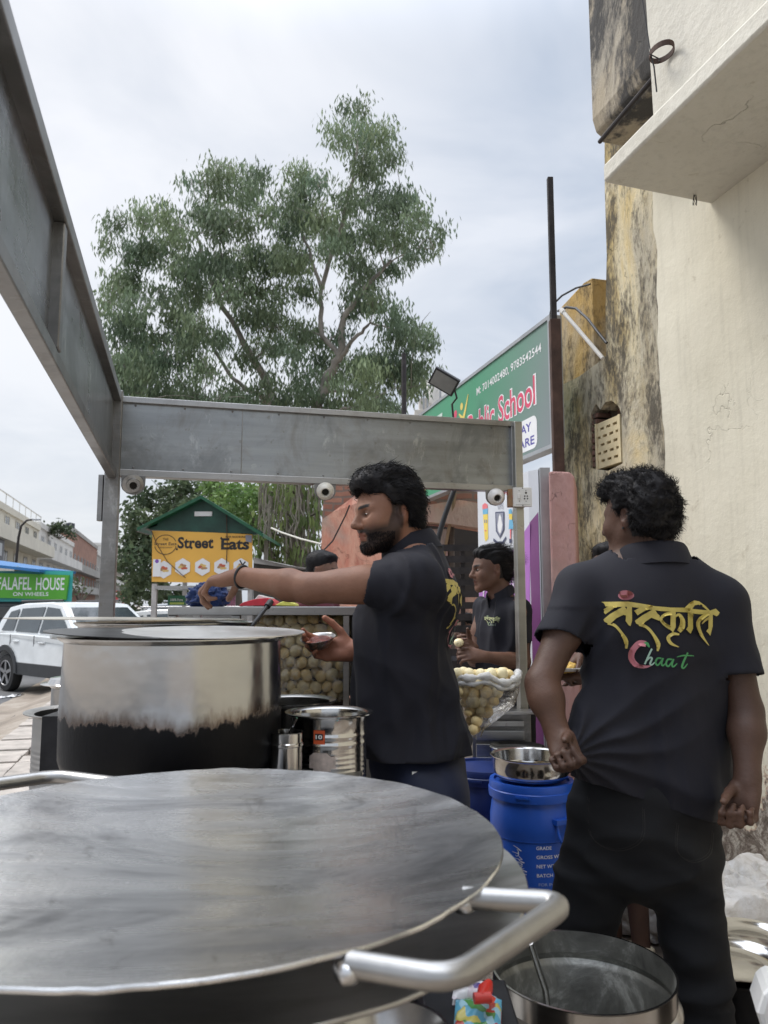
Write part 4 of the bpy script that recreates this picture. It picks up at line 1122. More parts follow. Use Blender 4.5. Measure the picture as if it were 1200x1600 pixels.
# ================================================================ POTS
def pot_prof(r, h, lip=.018, base=.03, th=.003, flare=0.0):
    o = [(.0001, 0), (r - base, 0), (r - base * .6, base * .12), (r - base * .25, base * .4), (r - .002, base), (r, h * .5), (r + flare, h - .006), (r + flare + lip * .6, h - .001), (r + flare + lip, h + .003), (r + flare + lip, h + .0055), (r + flare + lip * .5, h + .004), (r + flare - th, h)]
    i = [(r - th, h * .5), (r - th - .002, base + .005), (r - base, th + .002), (.0001, th)]
    return o + i
def lid_prof(r, k=.018, th=.0015):
    return [(.0001, k), (r * .35, k), (r * .4, k * .75), (r * .8, k * .55), (r * .86, .002), (r, 0), (r, -.002), (r * .86, -.0005), (r * .8, k * .5 - th), (r * .38, k * .65 - th), (.0001, k - th)]
def tiltax(rx, ry):
    Mx = Matrix.Rotation(R(rx), 3, 'X') @ Matrix.Rotation(R(ry), 3, 'Y')
    return (Mx @ Vector((1, 0, 0)), Mx @ Vector((0, 1, 0)), Mx @ Vector((0, 0, 1)))
# sooty cooking pot
PC = Vector((-.467, 1.745, .978)); PRr = .237; PH = .298
m, n, b = mk('sooty_pot_steel')
geo = n.nodes.new('ShaderNodeNewGeometry'); sp_ = n.nodes.new('ShaderNodeSeparateXYZ'); n.links.new(geo.outputs['Position'], sp_.inputs[0])
br = nz(n, 3, 6, .6, (1, 1, 5)); jag = nz(n, 26, 6, .75, (1, 1, .35)); bl = nz(n, 3.2, 4, .6)
edge = math_(n, 'ADD', math_(n, 'ADD', sp_.outputs[2], math_(n, 'MULTIPLY', math_(n, 'SUBTRACT', jag, .5), .075)), math_(n, 'MULTIPLY', math_(n, 'SUBTRACT', bl, .5), .11))
soot = ramp(n, math_(n, 'MULTIPLY', math_(n, 'SUBTRACT', edge, PC.z + .0), 4.0), [(.535, 1.0), (.555, .0)])
brn = ramp(n, math_(n, 'MULTIPLY', math_(n, 'SUBTRACT', edge, PC.z), 4.0), [(.55, .9), (.65, .0)])
pits = ramp(n, nz(n, 50, 4, .7), [(.68, 0.), (.74, 1.)])
low = ramp(n, math_(n, 'MULTIPLY', math_(n, 'SUBTRACT', edge, PC.z), 4.0), [(.12, 1.0), (.25, 0.)])
c = ramp(n, br, [(.3, (.44, .435, .43)), (.7, (.54, .53, .51))])
c = mixc_(n, ramp(n, nz(n, 7, 6, .7), [(.58, 0.), (.75, .45)]), c, (.25, .22, .19))
c = mixc_(n, math_(n, 'MULTIPLY', brn, .85), c, (.10, .05, .025))
c = mixc_(n, soot, c, (.004, .004, .005)); b.inputs['Specular IOR Level'].default_value = .22
c = mixc_(n, math_(n, 'MULTIPLY', pits, math_(n, 'MULTIPLY', low, .8)), c, (.3, .28, .25))
n.links.new(c, b.inputs['Base Color'])
n.links.new(math_(n, 'SUBTRACT', 1.0, soot), b.inputs['Metallic'])
n.links.new(math_(n, 'ADD', math_(n, 'MULTIPLY', soot, .22), math_(n, 'ADD', .10, math_(n, 'MULTIPLY', br, .18))), b.inputs['Roughness'])
bump(n, b, math_(n, 'ADD', bl, math_(n, 'MULTIPLY', jag, math_(n, 'MULTIPLY', soot, .25))), .16, .03)
q = MB(); q.lathe(PC, pot_prof(PRr, PH, .014, .05, flare=-.004), 96)
tag(q.build('cooking_pot', m, smooth=40), 'big steel cooking pot, its lower half burnt black, behind the griddle', 'pot')
zl = PC.z + PH + .012
q = MB(); q.lathe((PC.x - .06, PC.y - .035, zl + .001), lid_prof(.205, .004), 72, tiltax(.4, 2.2)); tag(q.build('pot_lid', plain('blackened_lid', (.03, .03, .03), .35, .8, var=.4), smooth=40), 'dark tilted lid at the left side of the sooty pot', 'lid')
q = MB(); q.lathe((PC.x + .085, PC.y - .02, zl + .004), lid_prof(.205, .004), 72, tiltax(1.6, .8)); tag(q.build('pot_lid', steel('bright_lid_steel', .85, .34, .2, (1, 1, 1), 6), smooth=40), 'bright steel lid overhanging the right side of the sooty pot', 'lid')
# second pot behind
c2 = at(262, 1000, 2.26); c2.z = 0
q = MB(); q.lathe((c2.x, c2.y, 1.06), pot_prof(.245, .235, .012, .04), 80); tag(q.build('cooking_pot', M_sp2, smooth=40), 'steel pot behind the sooty pot, only its upper edge showing', 'pot')
q = MB(); q.lathe((c2.x - .10, c2.y - .03, 1.311), lid_prof(.33, .003), 72, tiltax(-.6, .5)); tag(q.build('flat_lid', steel('ivory_lid', .62, .3, .3, (1, 1, 1), 8, tint=(1, .93, .8), grime=.5), smooth=40), 'wide flat lid with a yellowed rim, on the pot behind the sooty pot', 'lid')
q = MB(); a, b_ = at(417, 948, 2.3), at(386, 988, 2.18); q.tube([a, b_], .006, 8); q.tube([a, a + (a - b_).normalized() * .03], .010, 8); tag(q.build('ladle', M_black, smooth=50), 'black ladle handle leaning out of the rear steel pot', 'ladle')
# left hand pots
c3 = at(128, 1112, 2.25)
rb_ = [(.0001, 0), (.124, 0)] + [(.128 + (.0008 * math.sin(k * 1.9) if 20 < k < 62 else 0), .006 + k * .0043) for k in range(81)] + pot_prof(.128, .36, .026, .02)[6:]
q = MB(); q.lathe((c3.x, c3.y, c3.z - .36), rb_, 64)
tag(q.build('tall_pot', steel('satin_steel', .48, .42, .3, (1, 1, 6), 3), smooth=40), 'tall ribbed steel pot with a wide rim left of the sooty pot', 'pot')
c3b = at(137, 1060, 2.6)
t = thing('lidded_pot', 'lidded steel pot with a beaded lid at far left behind the tall pot', 'pot', (c3b.x, c3b.y, 0))
q = MB(); q.lathe((c3b.x, c3b.y, c3b.z - .012), lid_prof(.145, .03), 64); q.build('lid', M_sp, t, smooth=40)
q = MB(); q.lathe((c3b.x, c3b.y, c3b.z - .35), pot_prof(.11, .33, .012, .02), 48); q.build('body', M_sp2, t, smooth=40)
# right hand pots
c4 = at(515, 1114, 1.86)
t = thing('container', 'steel bucket with an orange number 10 sticker, right of the sooty pot', 'bucket', (c4.x, c4.y, c4.z - .27))
pr = pot_prof(.088, .25, .016, .012)
rib = [(.0001, 0), (.082, 0)]
for k in range(60):
    z = .006 + k * .0036
    r = .087 + (.0006 * math.sin(k * 2.1) if 12 < k < 46 else 0)
    if k in (50, 51, 55, 56): r += .0014
    rib.append((r, z))
rib += [(.088, .235), (.092, .247), (.104, .251), (.105, .254), (.1, .255), (.088, .249), (.086, .24), (.085, .01), (.0001, .004)]
q = MB(); q.lathe((c4.x, c4.y, c4.z - .25), rib, 72); q.build('body', M_sp, t, smooth=40)
# sticker: small orange tag with the number
ctr = Vector((c4.x, c4.y, 0)); stp = at(499, 1152, 1.775)
ang0 = math.atan2(stp.y - c4.y, stp.x - c4.x); zc = stp.z
d = Draw()
q = .004
out = [(-.010, -.017), (.010, -.017), (.013, -.013), (.013, .013), (.010, .017), (-.010, .017), (-.013, .013), (-.013, -.013)]
def lay_cyl(dr, C, rad, a0, z0, name, mats, parent):
    mb = MB()
    for k, (v, f_, mi) in enumerate(dr.items):
        r2 = rad + .0006 + .0003 * k
        mb.add([Vector((C.x + r2 * math.cos(a0 + x / rad), C.y + r2 * math.sin(a0 + x / rad), z0 + y)) for x, y in v], f_, mi)
    return mb.build(name, mats, parent, recalc=False)
for xx in (-.013, -.0065, 0, .0065): d.poly([(xx, -.015), (xx + .0065, -.015), (xx + .0065, .015), (xx, .015)], 0)
for xx in (-.009, -.003, .003): d.poly([(xx, -.006), (xx + .006, -.006), (xx + .006, .008), (xx, .008)], 1)
d.text("10", -.0075, -.0035, w=.015, h=.009, mi=2, bold=.03)
lay_cyl(d, ctr, .0885, ang0, zc, 'sticker', [plain('orange_sticker', (.62, .10, .03), .4), M_black, M_wht], t)
d = Draw()
for k in range(6): d.poly([(-.03 + k * .01, -.022 + .006 * (abs(k - 2.5) > 1.6)), (-.02 + k * .01, -.022 + .006 * (abs(k - 2.5) > 2)), (-.02 + k * .01, .018 - .008 * (abs(k + 1 - 2.5) > 1.6)), (-.03 + k * .01, .018 - .008 * (abs(k - 2.5) > 1.6))], 0)
sp2 = at(507, 1190, 1.77); lay_cyl(d, ctr, .0885, ang0 + .08, sp2.z, 'peeled_label', [plain('scratched_label', (.5, .42, .38), .5, .2, var=.3, scale=60)], t)
c5 = at(455, 1096, 2.08)
q = MB(); q.lathe((c5.x, c5.y, c5.z - .2), pot_prof(.105, .2, .014, .015), 64); tag(q.build('steel_pot', M_sp2, smooth=40), 'steel pot with food bits on its rim behind the number 10 bucket', 'pot')
c6 = at(447, 1143, 1.70)
q = MB(); q.lathe((c6.x, c6.y, c6.z - .17), [(.0001, 0), (.034, 0), (.035, .01), (.035, .14), (.037, .142), (.037, .147), (.035, .149), (.035, .168), (.037, .17), (.034, .17), (.033, .15), (.033, .004), (.0001, .003)], 40); q.tube([(c6.x - .02, c6.y, c6.z - .06), (c6.x + .024, c6.y - .01, c6.z + .03)], .0025, 6)
tag(q.build('small_can', M_sp, smooth=40), 'small steel canister with a spoon between the sooty pot and the bucket', 'canister')
# worktop that carries them
t = thing('work_table', 'steel work table carrying the pots beside the griddles', 'table', (-.6, 1.8, 0))
zt_ = min(c4.z - .25, .97) - .002
q = MB(); q.box((-.39, 1.80, .955), (.68, .52, .036)); q.build('top', M_st_d, t, bevel=.004)
q = MB()
for x in (-.70, -.08):
    for y in (1.57, 2.03): q.box((x, y, .468), (.035, .035, .936))
q.build('frame', M_st_d, t)
q = MB(); q.box((-.39, 1.8, .3), (.62, .46, .02)); q.build('shelf', M_st_d, t)
q = MB(); q.box((c3.x, 2.27, (c3.z - .36) / 2 + .0), (.34, .34, c3.z - .365)); tag(q.build('wooden_stand', plain('crate_wood', (.2, .13, .08), .8, var=.3, scale=6)), 'rough wooden stand under the tall pot left of the work table', 'stand')
q = MB(); q.box((c2.x, c2.y + .02, .53), (.55, .4, 1.055)); tag(q.build('burner_stand', M_soot), 'blackened stand under the rear steel pot', 'stand')
# ================================================================ RIGHT SIDE: bag, drawers, drums
PB = Vector(at(758, 1100, 3.0))
sp = []
for r_ in range(7):
    y_ = 1140 - r_ * 14.5
    wL = max(0, (1140 - y_) * .30); wR = max(3, (1140 - y_) * .62)
    for lay_ in range(3):
        x = 741 - wL + (9 if (r_ + lay_) % 2 else 0)
        while x < 745 + wR:
            sp.append(at(x, y_, 2.93 + lay_ * .038) + Vector((rnd.uniform(-.004, .004), rnd.uniform(-.004, .004), rnd.uniform(-.004, .004)))); x += 17.5
puris(sp, 'round golden fried puri in the open plastic bag behind the arm of the man reaching', 'puris in the open bag')
bm_pts = [(746, 1152, .012), (744, 1140, .03), (750, 1120, .075), (756, 1100, .115), (758, 1080, .135), (757, 1064, .13)]
q = MB(); o0 = None
ringv = []; SEG = 40
for i, (x, y, r) in enumerate(bm_pts):
    c = at(x, y, 2.98)
    for k in range(SEG):
        a = 2 * math.pi * k / SEG; w_ = 1 + .08 * mnoise.noise(Vector((math.cos(a) * 3, math.sin(a) * 3, i * .9)))
        ringv.append((c.x + r * w_ * math.cos(a), c.y + .75 * r * w_ * math.sin(a), c.z + .012 * mnoise.noise(Vector((a * 2, i, 0)))))
q.add(ringv, [(i * SEG + k, i * SEG + (k + 1) % SEG, (i + 1) * SEG + (k + 1) % SEG, (i + 1) * SEG + k) for i in range(len(bm_pts) - 1) for k in range(SEG)])
t = thing('puri_bag', 'open clear bag of puris with rolled white top, between two men', 'bag', (PB.x, PB.y, PB.z))
fo = q.build('film', M_film, t, smooth=80)
q = MB(); c = at(757, 1058, 2.98); pts = [(c.x + .128 * math.cos(a) * (1 + .05 * math.sin(5 * a)), c.y + .095 * math.sin(a), c.z + .010 * math.sin(3 * a + 1) + .006 * math.sin(7 * a)) for a in [2 * math.pi * k / 60 for k in range(60)]]
q.tube(pts, [.013 + .004 * math.sin(k * 1.3) + .002 * math.sin(k * 3.1) for k in range(60)], 10, closed=True)
q.tube([(x, y, z - .022) for x, y, z in pts], [.009 + .003 * math.sin(k * 1.7 + 1) for k in range(60)], 8, closed=True)
m, n, b = mk('crumpled_polythene'); b.inputs['Base Color'].default_value = (.75, .74, .72, 1); b.inputs['Roughness'].default_value = .3; b.inputs['Alpha'].default_value = .75; bump(n, b, nz(n, 40, 5, .7, dist=1), .8, .01)
q.build('rolled_rim', m, t, smooth=80)
# drawer unit under the slim post
a, b_ = at(738, 1113, 3.62), at(832, 1200, 3.62)
t = thing('drawer_unit', 'dull steel drawer unit under the slim right post', 'drawers', ((a.x + b_.x) / 2, 3.7, 0))
q = MB(); q.box(((a.x + b_.x) / 2, 3.84, a.z / 2 - .001), (b_.x - a.x, .42, a.z)); q.build('body', M_st_d, t, bevel=.004)
q = MB(); z = a.z - .05
for hh in (.04, .055, .07, .12):
    q.box(((a.x + b_.x) / 2 - .01, 3.62, z), (b_.x - a.x - .05, .02, hh - .012)); z -= hh + .012
q.build('drawer_front', M_st, t, bevel=.003)
q = MB(); q.box(((a.x + b_.x) / 2, 3.6, a.z + .006), (b_.x - a.x + .02, .1, .012)); q.build('top_edge', M_st, t, bevel=.002)
# blue drums
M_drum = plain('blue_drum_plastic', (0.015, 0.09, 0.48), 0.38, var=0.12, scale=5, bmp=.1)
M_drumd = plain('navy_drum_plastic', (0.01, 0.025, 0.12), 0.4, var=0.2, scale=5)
def drum(C, r, h, mat, label, lid=True, writing=False):
    t = thing('plastic_drum', label, 'drum', C, 'plastic drums')
    pr = [(.0001, 0), (r * .86, 0), (r * .93, .02), (r * .95, h * .12), (r * .95, h * .70), (r * .975, h * .705), (r * .975, h * .715), (r * 1.0, h * .74), (r * 1.0, h * .80), (r * .96, h * .87), (r * .92, h * .90), (r * .92, h * .92)]
    q = MB(); q.lathe(C, pr, 72); q.build('body', mat, t, smooth=35)
    q = MB(); q.lathe(C, [(r * .93, h * .905), (r * 1.02, h * .91), (r * 1.03, h * .93), (r * 1.03, h * .955), (r * 1.01, h * .96), (r * 1.01, h * .985), (r * .99, h), (r * .9, h), (r * .88, h * .985), (.0001, h * .985)], 72)
    a = R(-112); e = Vector((math.cos(a), math.sin(a), 0)); q.box(Vector(C) + e * (r * 1.03) + Vector((0, 0, h * .943)), (.055, .012, .008), rz=a + math.pi / 2)
    q.build('lid', mat, t, smooth=35)
    return t
DC = at(832, 1300, 3.12); DC.z = 0; hd = at(832, 1216, 3.12).z; DR = .163
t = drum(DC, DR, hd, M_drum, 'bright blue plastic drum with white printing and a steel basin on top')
# side carrying handle
q = MB(); a = math.atan2(-1, .62); e = Vector((math.cos(a), math.sin(a), 0)); u_ = Vector((-e.y, e.x, 0)); c_ = DC + e * (DR * 1.0) + Vector((0, 0, hd * .76))
hp = [c_ + u_ * -.03 + Vector((0, 0, .035)) , c_ + u_ * -.035 + e * .022 + Vector((0, 0, -.02)), c_ + u_ * -.01 + e * .026 + Vector((0, 0, -.05)), c_ + u_ * .03 + e * .022 + Vector((0, 0, -.02)), c_ + u_ * .03 + Vector((0, 0, .035))]
q.tube(rounded(hp, .012, 3), .0055, 8); q.box(c_ + Vector((0, 0, .038)) + e * .006, (.085, .022, .018), rz=a + math.pi / 2); q.build('carry_handle', M_drum, t, smooth=50)
d = Draw()
rows = [("GRADE", 0, .020), ("GROSS WT.", -.032, .020), ("NET WT", -.064, .020), ("BATCH No", -.096, .020)]
for s_, yy, hh in rows:
    w_ = len(s_) * .0115; d.text(s_, 0, yy, w=w_, h=hh * .62, mi=0, bold=.01)
for s_, yy, x_ in (("FOR IND", -.127, .006), ("STO", -.147, .016), ("POLYMER", -.168, 0)): d.text(s_, x_, yy, w=len(s_) * .0098, h=.0105, mi=1, bold=.004)
# scribbled emblem left of the writing
for k in range(9): d.strk([(-.085 + .012 * math.sin(k * 2.3) + .004 * k, .008 - k * .011), (-.07 + .014 * math.sin(k * 3.1) + .003 * k, .002 - k * .011), (-.066 + .012 * math.cos(k * 1.7) + .003 * k, -.008 - k * .010), (-.08 + .012 * math.cos(k) + .004 * k, -.002 - k * .011)], [.001, .0025, .002, .001], 0)
p_ = at(838, 1321, 2.96); a0 = math.atan2(p_.y - DC.y, p_.x - DC.x)
lay_cyl(d, DC, DR * .951, a0, p_.z - .018, 'printing', [M_wht, plain('dim_white_print', (.35, .42, .6), .5)], t)
D2 = at(760, 1300, 3.45); D2.z = 0
drum(D2, .165, at(760, 1195, 3.45).z, M_drumd, 'dark navy plastic drum left of the bright blue drum')
q = MB(); q.lathe(DC + Vector((0, 0, hd + .001)), pot_prof(.148, .085, .008, .03, flare=.004), 72); tag(q.build('steel_basin', M_sp, smooth=40), 'deep steel basin sitting on the bright blue drum', 'basin')
pl = at(808, 1166, 3.42)
q = MB(); q.lathe((pl.x, pl.y, pl.z - .01), [(.0001, 0), (.09, 0), (.1, .004), (.118, .012), (.12, .010), (.1, .001), (.09, -.002), (.0001, -.002)], 60); tag(q.build('steel_plate', M_sp, smooth=40), 'round steel plate on the stool behind the steel basin', 'plate')
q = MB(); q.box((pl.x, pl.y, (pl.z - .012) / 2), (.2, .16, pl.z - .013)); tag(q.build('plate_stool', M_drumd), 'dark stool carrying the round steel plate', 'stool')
# big open drum bottom right
c7 = at(910, 1512, 1.68)
t = thing('steel_drum', 'open cylindrical steel drum with a ladle in it, at the bottom beside the griddle handle', 'drum', (c7.x, c7.y, 0))
r = .183; h = c7.z
m, n, b = mk('limed_steel'); b.inputs['Metallic'].default_value = .85
s_ = nz(n, 9, 7, .72, dist=.5); c = ramp(n, s_, [(.35, (.16, .16, .15)), (.55, (.27, .27, .25)), (.66, (.5, .5, .47))]); n.links.new(c, b.inputs['Base Color']); n.links.new(ramp(n, s_, [(.3, .3), (.7, .6)]), b.inputs['Roughness']); bump(n, b, s_, .3, .006)
q = MB(); q.lathe((c7.x, c7.y, 0), [(.0001, 0), (r * .98, 0), (r, .01), (r, h - .16), (r + .004, h - .155), (r + .004, h - .145), (r, h - .14), (r, h - .075), (r + .007, h - .068), (r + .010, h - .060), (r + .007, h - .052), (r, h - .045), (r, h - .004), (r + .003, h), (r - .002, h)], 96); q.build('body', M_sp2, t, smooth=35)
q = MB(); q.lathe((c7.x, c7.y, 0), [(r - .002, h), (r - .004, h - .045), (r + .001, h - .052), (r + .003, h - .060), (r - .001, h - .068), (r - .005, h - .075), (r - .006, h - .3), (.0001, h - .3)], 96); q.build('lining', m, t, smooth=35)
q = MB(); q.tube([at(828, 1472, 1.62), at(852, 1545, 1.70), at(858, 1600, 1.72)], .007, 10); tag(q.build('ladle', M_sp, smooth=60), 'steel ladle standing in the open steel drum', 'ladle')
# plates on dark pots at right edge
for k, (px, py, Y, rr_, lb) in enumerate(((1146, 1496, 2.16, .135, 'steel plate nearest the camera on a dark pot right of the standing man'), (1172, 1462, 2.46, .14, 'steel plate farther back beside the white sacks at the right edge'))):
    c = at(px, py, Y)
    q = MB(); q.lathe((c.x, c.y, c.z - .018), [(.0001, .004), (rr_ * .5, .004), (rr_ * .54, .001), (rr_ * .8, .003), (rr_ * .88, .012), (rr_, .018), (rr_, .0155), (rr_ * .88, .009), (rr_ * .8, 0), (.0001, 0)], 72); tag(q.build('steel_plate', M_sp, smooth=40), lb, 'plate')
    q = MB(); q.lathe((c.x, c.y, 0), pot_prof(rr_ * .92, c.z - .024, .006, .02), 64); tag(q.build('dark_pot', M_soot if k == 0 else M_st_d, smooth=40), ('black ribbed pot under the nearest steel plate' if k == 0 else 'grey pot under the steel plate beside the sacks'), 'pot')
# white carton corner
q = MB(); P = [at(1162, 1545, 1.5), at(1178, 1530, 1.5), at(1210, 1545, 1.5), at(1260, 1560, 1.5), at(1260, 1640, 1.5), at(1172, 1640, 1.5), at(1152, 1575, 1.5)]
q.prism([p + Vector((.035, 0, -.01)) for p in P], (.06, .16, -.03)); tag(q.build('white_tub', plain('white_foam', (.66, .66, .65), .5, var=.05), bevel=.012), 'white foam box cut off by the bottom right corner', 'box')
q = MB(); q.box((P[4].x + .12, 1.6, (P[4].z - .02) / 2), (.2, .2, P[4].z - .03)); tag(q.build('wooden_crate', plain('crate_wood2', (.1, .08, .06), .8)), 'dark crate under the white foam box at the bottom right', 'crate')
# packets and knife below the griddle handle
zp = .66
q = MB(); q.box((.145, 1.42, zp / 2), (.16, .2, zp)); tag(q.build('side_stool', M_soot, bevel=.004), 'black box stool holding colourful packets beside the griddle', 'stool')
def pkt(px0, px1, py0, py1, cols, label, z=zp + .012, seed=0):
    pts = [onz(px0, py1, z), onz(px1, py1, z), onz(px1 + 2, py0, z), onz(px0 + 4, py0, z)]
    q = MB(); N_ = 14
    V = []
    for i in range(N_ + 1):
        for j in range(N_ + 1):
            u, v = i / N_, j / N_
            p = pts[0] * (1 - u) * (1 - v) + pts[1] * u * (1 - v) + pts[2] * u * v + pts[3] * (1 - u) * v
            e = (u * (1 - u) * v * (1 - v)) ** .3; p = p + Vector((0, 0, .028 * e + .008 * mnoise.noise(Vector((u * 6, v * 6, seed)))))
            V.append(p)
    q.add(V, [(i * (N_ + 1) + j, (i + 1) * (N_ + 1) + j, (i + 1) * (N_ + 1) + j + 1, i * (N_ + 1) + j + 1) for i in range(N_) for j in range(N_)])
    for i_, p in enumerate(list(V)): pass
    q.add([Vector((p.x, p.y, zp + .001)) for p in pts], [(3, 2, 1, 0)])
    m, n, b = mk('packet_print' + str(seed)); v = n.nodes.new('ShaderNodeTexVoronoi'); v.inputs['Scale'].default_value = 44
    t_ = n.nodes.new('ShaderNodeTexCoord'); n.links.new(t_.outputs['Object'], v.inputs['Vector'])
    sp_ = n.nodes.new('ShaderNodeSeparateColor'); n.links.new(v.outputs['Color'], sp_.inputs[0])
    n.links.new(ramp(n, sp_.outputs[0], cols, 'CONSTANT'), b.inputs['Base Color']); b.inputs['Roughness'].default_value = .25
    tag(q.build('food_packet', m, smooth=60), label, 'packet', None)
pkt(708, 782, 1562, 1612, [(0, (.12, .36, .5)), (.4, (.3, .5, .58)), (.6, (.5, .45, .12)), (.72, (.08, .25, .07)), (.88, (.42, .06, .04))], 'blue food packet with red and green print below the griddle handle', seed=3)
pkt(706, 768, 1540, 1560, [(0, (.5, .45, .5)), (.4, (.08, .05, .2)), (.7, (.6, .6, .62))], 'white and purple packet behind the blue food packet', seed=8)
q = MB(); a, b_ = onz(752, 1560, zp + .05), onz(764, 1536, zp + .05); q.tube([a, (a + b_) / 2, b_], [.009, .013, .007], 10); q.tube([a + Vector((-.012, 0, .0)), a + Vector((.016, .004, 0))], .009, 8)
tag(q.build('red_spatula', plain('red_plastic', (.5, .03, .02), .35), smooth=60), 'red plastic handle lying on the packets below the griddle', 'handle')
# crumpled white sacks
m, n, b = mk('white_woven_plastic'); s_ = nz(n, 7, 6, .7, dist=1.2)
n.links.new(ramp(n, s_, [(.35, (.6, .55, .48)), (.55, (.78, .75, .71)), (.7, (.82, .80, .78))]), b.inputs['Base Color']); b.inputs['Roughness'].default_value = .45; bump(n, b, nz(n, 18, 6, .7, dist=2.0), .5, .012); M_sack = m
def sack(c, rx, ry, rz, label, seed):
    bm = bmesh.new(); bmesh.ops.create_icosphere(bm, subdivisions=6, radius=1)
    for v in bm.verts:
        q = v.co.normalized(); k = (abs(q.x) ** 3 + abs(q.y) ** 3 + abs(q.z) ** 3) ** (-1 / 3); q = q * k
        p = Vector((q.x * rx, q.y * ry, q.z * rz)); s = Vector((seed, seed * 2, 0))
        w = p * 3.5 + s; w = w + Vector((mnoise.noise(w * .8), mnoise.noise(w * .8 + Vector((5, 0, 0))), 0)) * 1.5
        n_ = abs(mnoise.noise(w * 1.0)) * 1.0 + abs(mnoise.noise(w * 2.3)) * .5 + abs(mnoise.noise(w * 5)) * .22
        vo = mnoise.voronoi(p * 5 + s + Vector((n_, n_, 0)) * .8)[0]; v2 = mnoise.voronoi(p * 12 + s)[0]
        p = p * (1.12 - .22 * n_ - .35 * min(.6, vo[0]) - .10 * v2[0])
        v.co = Vector(c) + p
        if v.co.z < .01: v.co.z = .01
    me = bpy.data.meshes.new('sack'); bm.to_mesh(me); bm.free(); me.materials.append(M_sack); me.shade_smooth(); me.set_sharp_from_angle(angle=R(28))
    o = bpy.data.objects.new('sack', me); put(o); tag(o, label, 'sack', 'crumpled white sacks')
c = at(1160, 1385, 3.0); sack((c.x, 3.05, .17), .34, .22, .24, 'crumpled white plastic sack heaped against the peeling wall at the right edge', 1.3)
sack((at(1050, 1420, 3.3).x, 3.42, .12), .30, .24, .17, 'white plastic sack lying behind the legs of the man in black jeans', 4.1)
sack((at(1180, 1420, 2.8).x, 2.78, .11), .26, .17, .15, 'small low white sack just behind the steel plates', 7.7)
